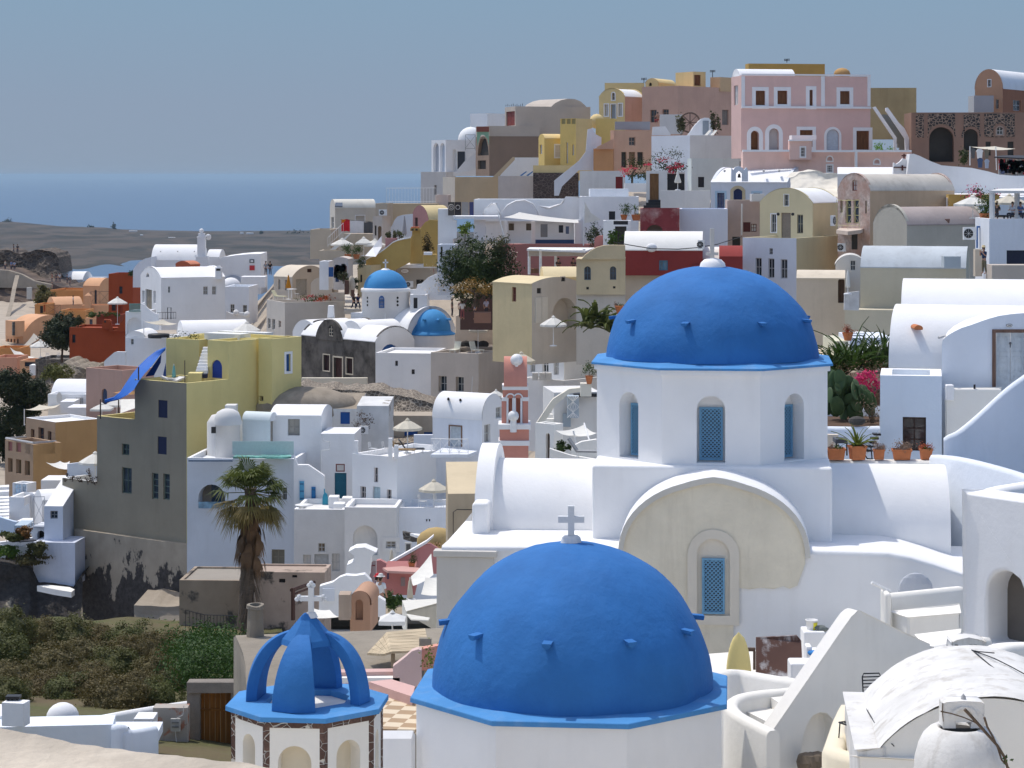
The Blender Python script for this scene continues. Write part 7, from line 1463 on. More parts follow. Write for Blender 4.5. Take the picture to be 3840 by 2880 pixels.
for x,lab in((1045,'left white deck chair on the upper terrace'),(1095,'right white deck chair on the upper terrace')):mb=MB(canvas);mb.prism([W(x-25,800,254),W(x+15,755,255),W(x+35,758,255),W(x,800,254)],(0,.5,0));one('deck_chair',lab,'chair',mb,'deck chairs on the upper terrace')
for x,lab in((815,'tall potted plant beside the cart wheel'),(1110,'potted cactus beside the deck chairs'),(1345,'tall potted succulent against the pink mansion')):tree(x,690,38,90,256,800,lab,leafm((.07,.075,.04)),260,.35,x,'potted_shrub','shrub')
person(W(612,700,263),R(200),'sunbather with bare back beside the slatted screen','sit',(.42,.22,.15),(.3,.05,.05))
v=H('white terrace house with curved bluish retaining walls below the rose-brown house',892,250,560,1392,55,800,1340,ws,mR=wg,cap=white);b=v.blk(905,246,870,1368,80,1000,1360,plaster((.66,.72,.70),.1,.25),cap=white);b.o('R',963,1160,1016,1250,'h',p=dark,rec=.1);b.build();mb=MB(white);pwall(mb,[(565,800),(570,728),(680,722),(725,790),(725,800)],(0,.3,0),249);v.part('stepped_parapet',mb)
v=Bld('large two-storey pink mansion with white trim and arched porches','mansion','mansion');b=v.blk(1335,235,1250,2452,80,285,1000,pkh,par=.3,cap=white)
for q in((1460,415,1541,540),(1648,415,1733,532),(1925,408,1953,545),(2189,418,2272,532)):b.o('R',*q,'h',p=brdoor,sur=white,sw=.38,rec=.2,name='window')
for q in((1418,760,1488,925),(1575,740,1660,925)):b.o('R',*q,'h',p=brdoor if q[0]<1500 else plaster((.5,.5,.5)),arch=1,sur=white,sw=.42,rec=.5,name='porch_door')
b.o('R',2072,748,2180,928,'d',c=(.48,.55,.62),arch=1,sur=white,sw=.25);[b.o('R',*q,'h',p=brdoor,sur=white,sw=.35,rec=.2,name='door')for q in((1842,755,1952,900),(2330,762,2440,925))];b.o('L',1272,370,1308,540,p=lp);v.build()
def band(x0,x1,y0,y1,out=.12):
 a0,z1=b.fp('R',x0,y0);a1,z0=b.fp('R',x1,y1);mb=MB(white);mb.box((0,0,0),(1,1,1),mat_from(lambda u,z,d:b.pt_('R',u,z,d),a0,a1,z0,z1,-out,.0));v.part('cornice',mb)
band(1337,2452,268,290);band(1337,2452,548,572,.25);band(1337,1366,290,548,.08);band(2025,2056,290,548,.08);band(2425,2451,290,548,.08)
k=v.blk(1320,237,1258,1800,80,278,330,white,roof='vR',ya=222);k.build();k=v.blk(1400,246,1370,2058,82,180,330,och2,cap=pkh);k.build()
F('G');mb=MB();mb.use(plaster((.5,.3,.12)),True);mb.sphere(W(640,272,246),.75,12,(1.2,1,.9));v.part('roof_hump',mb)
F('E');t_=H('pale pink terrace wall with small windows below the mansion',2808,226,1350,0,2,938,1300,pk2,roof='slab',d=3,cap=white,ops=[o('L',2078,1060,2122,1118,sur=white,c=(.6,.6,.6),bars=(2,2)),o('L',2078,985,2122,1020,'n',arch=1,sur=white),o('L',2485,1010,2530,1045,'n',arch=1,sur=white)]);p_=t_.blk(1945,225.6,1752,0,2,845,1010,pk2,roof='slab',d=1.5);p_.o('L',1850,905,1886,985,sur=white,c=(.6,.6,.6),bars=(2,2));p_.build();mb=MB(white);[pbox(mb,x0,y0,x1,y1,225.3,.6)for x0,x1,y0,y1 in((1350,1752,925,942),(1945,2808,928,945),(1748,1950,838,850),(2322,2340,945,1110))];pbox(mb,1772,800,1985,838,228,2);t_.part('coping',mb)
F('G');mb=MB(white);pwall(mb,[(905,560),(930,552),(1112,820),(1110,935),(1090,935),(1088,830)],(0,.4,0),233.5);pwall(mb,[(1018,565),(1035,560),(1130,690),(1180,740),(1218,820),(1290,812),(1290,960),(1190,960),(1185,830),(1110,720),(1020,590)],(0,.5,0),232.5);mb.use(plaster((.24,.23,.2)));[pbox(mb,985+17*i,620+31*i,1080+17*i,660+31*i,237-i*.35,.5)for i in range(10)];one('outdoor_stairs','steep outdoor stairs between white flanks beside the mansion','stairs',mb)
mb=MB(leafm((.12,.3,.02)));leafcloud(mb,W(965,915,231),(1.0,.5,.5),260,.2,3);one('green_bush','bright green bush at the foot of the mansion stairs','bush',mb)
H('ochre stained skyline house right of the mansion',1282,252,878,0,3,390,830,plaster((.44,.35,.19),.25,.5,.5),d=5)
rbw=plaster((.34,.15,.085),.12,.2);v=H('red-brown house with white vaulted roof at the right skyline',2028,240,1788,2330,32,392,700,plaster((.47,.27,.17),.12,.2),mR=rbw,rm=white,roof='vR',ya=225,ops=[o('L',1900,320,1926,380,sur=white,sw=.06),o('R',2118,497,2182,588,c=(.4,.4,.4)),o('L',1968,490,1992,570)]);mb=MB(plaster((.38,.4,.42)));pbox(mb,1780,457,1950,600,237,3);v.part('bay',mb)
v=H('long brown hotel wall with stone panels and dark arches, right',2350,230,1238,0,3,602,1150,plaster((.27,.165,.12),.1,.2),roof='slab',d=6,ops=[o('L',1392,728,1606,1030,'h',arch=1,rec=1),o('L',1692,745,1816,930,'h',arch=1,rec=.6),o('L',1975,728,2032,795,arch=1,sur=plaster((.35,.25,.2))),o('L',2070,855,2122,975,'h'),o('L',1880,855,1925,975,'h')])
lv=stone((.04,.035,.035),(.07,.06,.055),3.0,(.30,.21,.155),.12);B0=v.b0
for q,hole in(((1276,620,1346,820),None),((1380,615,1616,820),(1392,728,1606,1030)),((1690,618,1830,820),(1692,745,1816,930)),((1868,615,2130,812),(1965,715,2042,800))):
 u0,z1=B0 .fp('L',q[0],q[1]);u1,z0=B0 .fp('L',q[2],q[3]);mb=MB(lv)
 if hole:
  h0,hz1=B0 .fp('L',hole[0],hole[1]);h1,hz0=B0 .fp('L',hole[2],hole[3]);g=.25;ar_=[(x,z)for x,z in B0 .outline(h0,h1,hz0,hz1,1,g)[2:]if z>z0];o_l=[(u0,z0)]+([(ar_[-1][0],z0)]+ar_[::-1]+[(ar_[0][0],z0)]if hz0<z0 else[])+[(u1,z0),(u1,z1),(u0,z1)]
  mb.poly(o_l,[]if hz0<z0 else[B0 .outline(h0,h1,hz0,hz1,1,.2)],lambda u,z:B0 .pt_('L',u,z,-.06))
 else:mb.poly([(u0,z0),(u1,z0),(u1,z1),(u0,z1)],[],lambda u,z:B0 .pt_('L',u,z,-.06))
 v.part('stone_panel',mb)
sail([(1745,898,212),(1960,895,214),(2140,915,213),(1968,928,208)],'cream stall awning in front of the brown hotel',canvas_b,.1,posts=[((1745,895,212),(1745,1060,212)),((1968,900,208),(1975,1100,208))])
for x0,y0,x1,y1,c_,lab in((1800,918,1860,1000,(.7,.7,.7),'white shirt hanging on the stall'),(1750,912,1795,1000,(.1,.1,.1),'dark shirt hanging left on the stall'),(1868,918,1915,1000,(.15,.14,.12),'grey-brown shirt hanging on the stall'),(1808,995,1860,1080,(.06,.09,.17),'navy trousers hanging on the stall'),(1870,1005,1915,1085,(.35,.4,.5),'striped blue towels hanging on the stall')):mb=MB(cloth(c_,.95,0));a_,b_=nx(x0),nx(x1);P_=[(x0,y0+18),(x0+16,y0),(x1-16,y0),(x1,y0+18),(x1-6,y0+30),(x1-10,y1),(x0+10,y1),(x0+6,y0+30)];pwall(mb,P_,(0,.15,0),210);one('clothes',lab,'clothes',mb,'clothes hanging on the stall')
mb=MB(dark);mb.prism([W(1955,985,206),W(2020,972,210),W(2330,975,210),W(2330,1002,205)],(0,0,-.1));one('shop_canopy','dark flat shop canopy at the right edge','canopy',mb);v=thing('souvenir_stall','souvenir shelves full of goods under the dark canopy','stall',W(2100,1140,207));mb=MB(plaster((.3,.3,.3)));pbox(mb,1995,1020,2320,1150,208,.3);link('shelf',mb,v);rs=random.Random(2)
for c_ in((.35,.3,.25),(.5,.48,.42),(.08,.1,.18),(.35,.04,.05)):mb=MB(paint(c_));[mb.box(W(x,y,207.6),W(x,y,207.6)+V((.3,.2,.4)))for x,y in[(rs.uniform(1995,2220),rs.uniform(1040,1140))for _ in range(22)]];link('goods',mb,v)
tree(1695,985,45,55,214,1060,'green plant in front of the brown hotel arches',leafm((.04,.06,.02)),400,.25,4,'shrub','shrub')
pw('long wavy white wall sweeping to the right edge below the hotel','wall','wall',[(1180,1300),(1225,962),(1260,960),(1310,978),(1400,1022),(1500,1060),(1620,1070),(1760,1082),(1900,1112),(2000,1140),(2120,1150),(2350,1158),(2350,1300)],202,1.6,white)
mb=MB(white);flat(mb,[(1540,1340),(1560,1208),(2350,1200),(2350,1330)],184,1.5);one('flat_roof','wide flat white roof below the wavy wall','roof',mb);[box_thing('','x','x',0,0,1,1,9,1,white)for _ in()]
F('E');v=Bld('white vaulted chapel with small belfry and blue doors','chapel','chapel');b=v.blk(1735,222,1072,1945,20,1205,1560,ws,roof='vL',ya=1082,rm=white,rim=.1);b.o('L',1128,1298,1191,1428,c=(.03,.06,.2),p=glass((.02,.04,.1)),sur=plaster((.45,.6,.72)),sw=.2,bars=(1,2));b.o('L',1268,1262,1345,1400,'h',p=paint((.02,.03,.1)),arch=.6,sur=plaster((.6,.5,.33)),sw=.3);b.o('L',1440,1300,1500,1420,c=(.3,.4,.5),sur=plaster((.45,.6,.72)),sw=.2);v.build()
mb=MB(plaster((.66,.72,.8)));pwall(mb,[(1250,1200),(1252,1080),(1268,1100),(1285,1075),(1315,1068),(1345,1080),(1360,1100),(1380,1078),(1395,1100),(1395,1200),(1345,1200),(1345,1130),(1318,1105),(1290,1130),(1290,1200)],(0,.5,0),221);v.part('belfry',mb);mb=MB(darkmetal);mb.lathe([(.16,-.35),(.1,0),(0,.05)],W(1318,1135,221.2),10);v.part('bell',mb);mb=MB(darkmetal);mb.tube([W(1326,1068,221.2),W(1326,1025,221.2)],.04,4);v.part('cross',mb)
for x in(1192,1530,1664):mb=MB(greywhite);mb.tube([W(x,1105,223.5),W(x,1110,222.6)],.12,6);v.part('rain_spout',mb)
crag('lumpy whitewashed rock slope between the two chapels','rock',[(1760,1170),(1850,1120),(1990,1098),(2180,1120),(2200,1180)],1330,212,6,.5,plaster((.66,.62,.54),.12,.3),40,14,6,.5,None,'rock')
F('G');v=H('second white chapel vault with crosses behind the brown vault',1480,204,600,0,8,1135,1300,white,roof='vL',ya=1075,d=5);mb=MB(white);pwall(mb,[(1084,1150),(1086,1035),(1110,1050),(1140,1030),(1165,1000),(1195,1008),(1210,1045),(1240,1040),(1248,1150)],(0,.5,0),203);v.part('belfry',mb);mb=MB(paint((.08,.02,.02)));pbox(mb,1086,1072,1240,1082,202.9,.1);pbox(mb,1155,1060,1170,1105,202.85,.1);mb.box(W(1170,1000,203.2),W(1180,960,203.3));mb.box(W(1155,982,203.2),W(1195,972,203.3));v.part('cross',mb)
F('C');v=Bld('white restaurant house with arched humps, open terrace and wall ornaments','restaurant','restaurant');b=v.blk(1550,224,638,0,3,1262,1720,white,roof='flat',d=7,par=.2);b.o('L',640,1452,900,1640,'n',rec=.5);b.o('L',930,1452,1500,1640,'n',rec=.8);v.build()
for q,D in(([(860,1440),(880,1380),(930,1310),(1000,1275),(1080,1268),(1150,1300),(1190,1360),(1200,1440)],221),([(712,1420),(740,1350),(790,1300),(830,1300),(860,1360),(870,1420)],222.5),([(1150,1440),(1200,1330),(1290,1335),(1390,1300),(1440,1250),(1560,1240),(1600,1245),(1560,1440)],222)):mb=MB(white);pwall(mb,q,(0,.7,0),D);bevel(v.part('arched_hump',mb),.15,3)
mb=MB(white);pbox(mb,328,1345,458,1800,218,3);pbox(mb,455,1408,862,1430,217,5);pbox(mb,455,1440,490,1600,217.5,.6);pbox(mb,640,1440,740,1620,218,.8);pbox(mb,1135,1450,1168,1640,218,.8);pbox(mb,1510,1440,1560,1660,218,2);v.part('pillar',mb)
for x0,y0,x1,y1,m_ in((1215,1475,1275,1588,plaster((.25,.24,.23))),(720,1497,742,1560,paint((.05,.1,.25))),(1372,1485,1410,1550,dark),(1432,1495,1460,1560,paint((.1,.13,.2))),(940,1470,985,1530,wood((.12,.09,.06))),(1090,1470,1135,1530,wood((.12,.09,.06))),(1170,1610,1510,1645,paint((.03,.06,.15)))):mb=MB(m_);pbox(mb,x0,y0,x1,y1,222,.15);v.part('ornament' if y1<1600 else'bench',mb)
sail([(890,1415,213),(1030,1372,218),(1540,1440,218),(1545,1465,212)],'long white sail over the restaurant terrace',sag=.15,posts=[((845,1370,214),(915,1640,213))]);mb=MB(canvas);mb.prism([W(1592,1275,213),W(1650,1380,213.2),W(1738,1438,213.4),(W(1588,1470,213))],(0,.06,0));mb.use(whitepaint);mb.tube([W(1585,1660,213),W(1595,1270,213)],.06,5);one('triangular_sail','upright triangular white sail on a pole right of the restaurant','awning',mb)
for x0,x1,c1,lab in((415,470,(.1,.09,.08),'brown rug with pale rings hung on the white wall'),(472,528,(.06,.05,.05),'dark patterned rug beside the ringed rug'),(532,592,(.42,.38,.35),'pale beige rug hung on the white wall'),(600,636,(.08,.09,.2),'navy patterned rug at the right end of the row')):
 mb=MB(cloth(c1,.95,0));pbox(mb,x0,1285,x1,1400,217.6,.12)
 if x0<530:mb.use(cloth((.55,.5,.45),.9,0));cc=W((x0+x1)/2,1330,217.5);[mb.tube([cc+V((r*math.cos(t),0,r*math.sin(t)))for t in[2*PI*k/16 for k in range(17)]],.03,4)for r in((.12,.26)if x0<450 else(.2,))]
 one('rug',lab,'rug',mb,'rugs hung over the white wall')
v=H('white house with dark square window right of the restaurant',2062,219,1548,0,3,1238,1720,white,d=5,ops=[o('L',1805,1365,1859,1438,'h',p=dark,rec=.12)]);box_thing('white roof block on the house with dark square window','roof_block','block',1640,1172,1975,1245,221,3,ws)
v=H('white doorway house with dark sign board beside the triangular sail',1992,204,1755,0,3,1445,1760,white,d=2,ops=[o('L',1858,1495,1956,1760,'h'),o('L',1845,1448,1970,1480,'h',p=dark,rec=.05)]);tree(1690,1560,75,95,208,1680,'dark climbing plant beside the white doorway',leaf_d,600,.2,2,'shrub','shrub');tree(1850,1600,70,55,200,1660,'spiky green plant below the white doorway',leaf_g,300,.3,3,'shrub','shrub')
for x,k_,lab in((1935,'bush','terracotta pot with wiry shrub on the white ledge'),(2030,'palmlet','terracotta pot with small palm on the white ledge'),(2052,'low','round terracotta pot right of the potted palm')):p=W(x,1445,213 if x<2040 else 212);pot_at(p,.62,.55,lab,k_,'terracotta pots on the upper ledge',x,True)
F('E');H('white wall house with small red door under the peach house',332,244,-60,0,3,1108,1420,wg,d=3,cap=white,ops=[o('L',250,1158,312,1262,'d',c=(.22,.03,.03))]);v=H('white gate house with tall brown door and dark steps',695,236,515,0,3,1108,1500,wg,roof='slab',d=2,ops=[o('L',545,1132,623,1362,'h',p=wood((.20,.10,.04)),rec=.12,name='door')]);mb=MB(dark);[pbox(mb,535-20*i,1358+24*i,640,1386+24*i,235-.5*i,.8)for i in range(3)];v.part('step',mb)
H('white courtyard wall right of the tall brown door',1066,232,640,0,3,1278,1560,wg,roof='slab',d=1,cap=white);H('white wall with dark wide doorway behind the folded parasol',850,240,690,0,3,1120,1400,wg,roof='slab',d=2,ops=[o('L',697,1133,845,1275,'h',p=dark)]);parasol(787,1092,1212,233,62,'folded cream parasol in front of the dark doorway',closed=True,ybase=1275);box_thing('white garden planter wall below the bougainvillea','planter_wall','wall',330,1215,518,1290,238,1,white)
mb=MB(leafm((.04,.06,.025)));[leafcloud(mb,W(x,y,240),(r,.9,r*.6),n,.22,x)for x,y,r,n in((430,1090,2.0,350),(680,1060,2.4,700),(760,1070,1.3,300),(500,1170,.9,150),(390,1150,.5,60))];mb.use(leafm((.55,.04,.10),.25));[leafcloud(mb,W(x,y,239.3),(r,.6,r*.5),n,.2,x)for x,y,r,n in((365,1110,.9,150),(780,1062,1.0,170),(740,1105,.7,110),(515,1058,.5,50),(640,1040,1.2,60))];mb.use(bark);mb.tube([W(392,1215,240),W(395,1130,240),W(420,1090,240)],.12,5);one('bougainvillea','bougainvillea with crimson flowers over the white gate house','bush',mb)
F('I');yb_=plaster((.63,.55,.35),.08,.12);gy=plaster((.50,.47,.40),.1,.2);bgw=plaster((.57,.49,.39),.12,.25);olv=plaster((.55,.50,.38),.08,.12)
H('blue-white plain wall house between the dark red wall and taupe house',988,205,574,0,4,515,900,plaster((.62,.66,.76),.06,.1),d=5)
v=H('weathered dark red plaster house with low arch',572,203,232,0,4,512,900,peel((.24,.05,.055),(.45,.3,.28),.62,.5,.12),d=4,ops=[o('L',290,652,425,760,'h',arch=.8,p=plaster((.16,.13,.11)),rec=.6)])
v=H('dusty taupe house with dark red shutters',1270,207,984,0,3,440,900,plaster((.47,.36,.31),.1,.15),d=5,cap=plaster((.6,.52,.42)),ops=[o('L',1122,630,1185,713,'h',p=paint((.09,.02,.02)),rec=.1,name='shutter'),o('L',1190,645,1237,712,c=(.12,.04,.03),p=greywhite),o('L',1028,755,1096,880,'h')]);mb=MB(greywhite);mb.tube([W(1112,470,206.5),W(1108,740,206.5)],.08,5);mb.box(W(1195,450,205),W(1290,385,206.5));v.part('roof_duct',mb)
v=H('yellow-beige house with rounded gable, door and long windows',1722,195,1266,1952,28,460,1400,yb_,roof='vR',ya=338,rm=white,rim=.06,ops=[o('L',1477,390,1515,488,c=(.45,.45,.42),sur=white,sw=.05),o('L',1450,548,1533,790,'d',c=(.25,.21,.17)),o('L',1365,560,1408,716,c=(.5,.5,.5),sur=white,sw=.08),o('L',1587,563,1639,726,c=(.3,.28,.2))]);[(lambda m:(m.sphere(W(x,560,194),.14,8),v.part('lamp',m)))(MB(darkmetal))for x in(1424,1550)]
v2=H('white fronted house with three tall dark windows below the yellow gable',1582,188,1118,1950,28,768,1500,plaster((.66,.69,.76),.06,.1),mR=yb_,cap=yb_,par=.9,ops=[o('L',1228,938,1281,1096,c=(.45,.45,.46)),o('L',1338,943,1391,1112,c=(.45,.45,.46)),o('L',1446,950,1504,1117,c=(.45,.45,.46)),o('L',1348,855,1377,908,c=(.4,.4,.4))])
v=Bld('red and white house with long white barrel vault','house');b=v.blk(772,185,92,0,5,868,1092,red2,roof='vL',ya=715,d=5,rm=white_w);b.o('L',396,960,470,1046,c=(.05,.2,.32),p=glass((.03,.08,.12)),rec=.12,bars=(1,0));v.blk(1120,185.4,92,0,5,1090,1700,bgw,roof='slab',d=4.5);v.blk(925,184.6,690,0,5,1000,1092,red2,d=4,roof='slab');v.blk(985,186,685,0,14,945,1092,red2,roof='vL',ya=850,d=4,rm=white_w);v.blk(1118,184,915,0,5,925,1092,red2,roof='vL',ya=838,d=4,rm=red2);v.build();mb=MB(white);mb.use(white,True);mb.sphere(W(330,850,184.9),.45,12,(1,.6,.8));v.part('spout_hood',mb)
ac_unit(728,785,784,862,183,'air conditioner at the end of the red house vault',-20);mb=MB(darkmetal);mb.tube([W(0,800,182),W(130,825,182.5),W(330,858,183),W(560,862,183),W(720,850,183.2),W(900,820,186),W(1040,775,190),W(1110,755,196)],.035,4);one('power_cable','black power cable sagging across the red house vault','cable',mb)
F('G');wth=peel((.47,.30,.24),(.52,.45,.40),.5,.5,.12);v=H('weathered pinkish vault house with pale yellow balcony',882,190,603,1612,55,1275,2300,wth,mR=plaster((.52,.39,.27),.1,.2),rm=plaster((.56,.52,.46),.16,.45),roof='vR',ya=1135,rim=.1,ops=[o('L',725,1183,768,1280,c=(.25,.08,.06),p=greywhite,arch=1),o('L',668,1355,718,1560,'w',c=(.55,.52,.25),bars=(0,2)),o('L',738,1355,784,1560,'w',c=(.55,.52,.25),bars=(0,2)),o('L',622,1360,645,1470,'w',c=(.5,.4,.25)),o('L',838,1365,854,1475,'w',c=(.5,.4,.25))])
pyl=plaster((.62,.58,.33),.05,.05);railing([W(590,1605,186.5),W(690,1612,185.7),W(790,1606,186)],2.3,'x',pyl,v.root,.6,'balcony_rail',True);mb=MB(plaster((.6,.5,.42),.1,.2));flat(mb,[(590,1618),(690,1630),(795,1618),(860,1590),(640,1590)],186.3,.3);v.part('balcony_slab',mb);F('I');v.b0 and 0;ac_unit(1936,812,2004,882,185.5,'air conditioner on the pinkish wall below the balcony',-20);ac_unit(1896,570,1930,662,188,'dark backed air conditioner beside the yellow balcony',60);mb=MB(darkhole);pbox(mb,2066,732,2110,865,186,.5);one('wall_window','tall dark window low on the pinkish weathered wall','window',mb)
F('G');v=H('grey-green vault house with mauve roof and white end rims',1200,178,908,1885,62,1572,2300,gy,rm=plaster((.40,.34,.32),.14,.3),roof='vR',ya=1422,rim=.22);F('J');ac_unit(1690,120,1802,228,166,'big air conditioner on the grey vault house wall')
for x,y in((1555,65),(1835,55)):mb=MB(plaster((.2,.12,.1)));mb.prism([W(x-22,y-15,172),W(x+18,y-18,172),W(x+12,y+20,172)],(0,.4,0));v.part('roof_vent',mb)
H('beige wall house with lit curved roof right of the big dome',668,165,246,0,8,560,1400,bgw,roof='vL',ya=500,d=4,rm=plaster((.66,.58,.46),.12,.3),ops=[o('L',605,562,662,775,'h',p=wood((.10,.06,.04)),arch=1,rec=.4)])
v=H('pale arched gable house with one dark window',842,169,583,0,8,448,900,plaster((.60,.58,.54),.08,.15),roof='vR',ya=358,d=4,ops=[o('L',712,407,756,494)])
v=H('olive-beige house with pale blue-grey barrel roof',1712,158,798,1862,14,470,1300,olv,roof='vL',ya=295,d=5,rm=plaster((.50,.54,.57),.14,.35),ops=[o('R',1752,470,1780,560,'h')]);v.blk(1190,157,662,0,14,838,1300,olv,roof='slab',d=2).build();mb=MB(plaster((.42,.47,.5)));pbox(mb,1522,372,1666,470,156.6,1);v.part('skylight',mb)
pw('white pierced parapet on the beige terrace','parapet','wall',[(658,835),(662,690),(790,672),(785,840)],156,.25,plaster((.6,.6,.6),.25,.3,3));parasol(690,498,640,155.5,42,'folded white parasol above the pierced parapet',closed=True,ybase=700)
for q,D,m_,lab in(((570,1105,692,1300),112,plaster((.62,.60,.46)),'low cream wall block behind the sword-leaved plants'),((708,1075,1075,1300),114,white_b,'white flat-roofed block behind the sword-leaved plants')):box_thing(lab,'wall_block','wall',*q,D,4,m_)
mb=MB(white);mb.prism([W(780,1250,109),W(790,1145,110),W(1000,1140,111),W(1075,1090,112),W(1075,1250,110)],(0,.4,0));one('garden_wall','sunlit white garden wall behind the sword-leaved plants','wall',mb);mb=MB(plaster((.66,.54,.38),.08,.1));flat(mb,[(360,1190),(575,1145),(600,1300),(360,1330)],118,.6);link('path',mb,kind='structure')
pot_at(W(690,1100,112.5),.5,.4,'round terracotta pot with red plant on the cream block','red','pots among the white houses',3,True);mb=MB(whitepaint);pbox(mb,718,1032,845,1045,115,1);[mb.tube([W(x,1045,115.2),W(x,1078,115.2)],.04,5)for x in(725,838)];one('table','white table on the flat-roofed white block','table',mb)
v=H('white restaurant terrace house with blue-black door at the right edge',2560,163,1912,0,2,48,900,ws,d=6,cap=white,ops=[o('L',2062,320,2330,442,'h',p=paint((.02,.025,.05)),rec=.2)]);mb=MB(paint((.03,.12,.35)));pbox(mb,1808,110,1914,124,167,.3);pbox(mb,1806,124,1814,300,167,.3);v.part('blue_trim',mb);box_thing('cream masonry planter with round recess at the right edge','planter','planter',1935,448,2500,620,150,2,plaster((.50,.44,.38)));box_thing('narrow white pier behind the man with the straw hat','pier','pier',1790,310,1850,545,152,.6,bgw)
person(W(1868,525,147),R(-60),'man in straw hat, dark blue shirt and khaki trousers on the path at right','photo',(.02,.04,.09),(.16,.14,.09),hat=(.6,.5,.3),h=1.74)
F('G');pg=thing('pergola','white-posted restaurant pergola with flat roof at the right edge','pergola',W(1935,1520,164));mb=MB(wg);mb.prism([W(1918,1278,164),W(2360,1282,164),W(2400,1255,171),W(1990,1262,171)],(0,0,-.18));link('roof',mb,pg)
for x,D in((1936,164.2),(2152,167),(2330,164.2)):mb=MB(wg);mb.tube([W(x,1525,D),W(x,1285,D)],.2,4);link('post',mb,pg)
for x,y,c_,lab in((1975,1480,(.06,.05,.05),'diner in dark top and straw hat under the pergola'),(2110,1475,(.55,.58,.65),'diner in pale blue shirt under the pergola'),(2185,1470,(.1,.15,.3),'diner in blue near the right edge under the pergola')):person(W(x,1535,166),R(x),lab,'sit',c_,(.06,.06,.08),hat=(.55,.45,.3)if x<2000 else None)
mb=MB(dark);pbox(mb,1990,1490,2090,1500,165.5,.8);mb.tube([W(2040,1500,165.9),W(2040,1545,165.9)],.06,5);one('table','dark dining table under the pergola','table',mb)
parasol(1770,1325,1400,176,345,'wide white parasol left of the pergola',8,drop=.2,ybase=1520);parasol(2085,1315,1400,180,330,'wide cream parasol behind the pergola posts',8,canvas_b,.2,ybase=1520);mb=MB(leafm((.05,.07,.03)));leafcloud(mb,W(1820,1310,182),(1.3,.5,.6),200,.2,2);mb.use(leafm((.5,.08,.2),.3));leafcloud(mb,W(1800,1300,181.6),(1.4,.5,.6),170,.18,3);one('bougainvillea','pink bougainvillea above the white parasols at right','bush',mb);box_thing('ochre wall strip behind the white parasols','wall','wall',1560,1312,2000,1420,184,1,och2);pot_at(W(1887,1580,168),.9,.9,'terracotta pot with shrub at the end of the mauve vault','bush','pots among the white houses',4)
F('d');cr2=plaster((.60,.56,.49),.08,.15);bei=plaster((.52,.44,.34),.1,.2);och3=plaster((.50,.34,.11),.1,.2)
v=H('cream house with solar panel roof and washing line',334,266,266,864,72,135,760,cr2,rm=plaster((.68,.65,.57),.1,.2),roof='vR',ya=25,ops=[o('R',600,238,715,420,'h',p=plaster((.5,.48,.45)),sur=white,sw=.1),o('L',285,255,317,400,'w',c=(.6,.6,.6))]);mb=MB(glass((.03,.03,.03)));mb.prism([W(330,125,263.5),W(338,78,265),W(432,80,265.5),W(430,128,264)],(0,.1,.1));v.part('solar_panel',mb);b=v.blk(1005,262,858,0,5,78,500,bei,d=5);b.build()
ac_unit(900,158,1006,236,260,'air conditioner on the beige annex beside the washing line')
mb=MB(darkmetal);mb.tube([W(405,288,258),W(620,300,258),W(830,318,258)],.02,4);one('washing_line','washing line across the cream house','line',mb)
for x0,x1,y0,y1,c_,lab in((415,525,285,440,(.55,.02,.03),'red towel with orange corner on the washing line'),(527,708,302,465,(.66,.66,.68),'white sheet on the washing line'),(706,824,320,466,(.10,.10,.105),'dark grey towel on the washing line')):
 mb=MB();mb.use(cloth(c_,.95,.1),True);mb.sheet([[W(x0+(x1-x0)*i/8,y0+(y1-y0)*j/5+4*math.sin(i),258)+V((0,.08*math.sin(i*1.7)*j/5,0))for i in range(9)]for j in range(6)])
 if x0==415:mb.use(cloth((.65,.2,.02),.95,.1));mb.prism([W(417,286,257.8),W(475,290,257.8),W(440,330,257.8),W(417,330,257.8)],(0,.05,0))
 one('laundry',lab,'laundry',mb,'laundry on the washing line')
H('plain beige block house at the edge over the sea',278,256,12,0,4,418,800,bei,d=6);H('beige retaining wall below the laundry',828,255,445,0,4,472,800,bei,roof='slab',d=2);mb=MB(white_w);pwall(mb,[(255,690),(520,470),(540,470),(320,700)],(0,.4,0),253.5);one('stair_wall','beige sloping stair edge left of the parasols','wall',mb);railing([W(240,640,254),W(440,450,256)],1.0,'white sloping stair railing above the sea',whitepaint,None,.4)
railing([W(1000,80,270),W(1640,78,270)],1.8,'long white picket railing on the upper terrace edge',whitepaint,None,.35);H('tan terrace wall under the long white picket railing',1660,269.5,985,0,2,80,420,tan,roof='slab',d=3);H('pinkish cream tower block left of the brown rug wall',1800,272,1630,0,3,-30,300,plaster((.6,.5,.45),.1,.15),d=4)
v=H('greige arched stair house with slit window',945,252,822,1008,15,245,700,plaster((.56,.49,.43),.1,.15),roof='slope',rise=-1.2,d=3,ops=[o('L',845,365,870,495,'h'),o('L',887,372,936,560,'h',p=wood((.2,.13,.08)),arch=1)])
pw('white curved stair wall left of the mauve gable','stair_wall','wall',[(1025,560),(1030,420),(1070,370),(1100,300),(1140,250),(1200,230),(1340,215),(1340,560)],256,.5,ws)
v=H('mauve gabled vault with yellow roof and chimney',1545,259,1322,1840,60,285,560,mv,mR=ylw2,rm=plaster((.68,.55,.30),.1,.2),roof='vR',ya=105,ops=[o('L',1368,262,1405,400,'h')])
v=Bld('ochre house with S-curved parapet and tall tapering chimney','house');b=v.blk(800,243,625,0,25,880,1300,plaster((.58,.47,.28),.1,.2),d=3,par=.6);b.o('L',655,1000,685,1100,'h',arch=1);v.build()
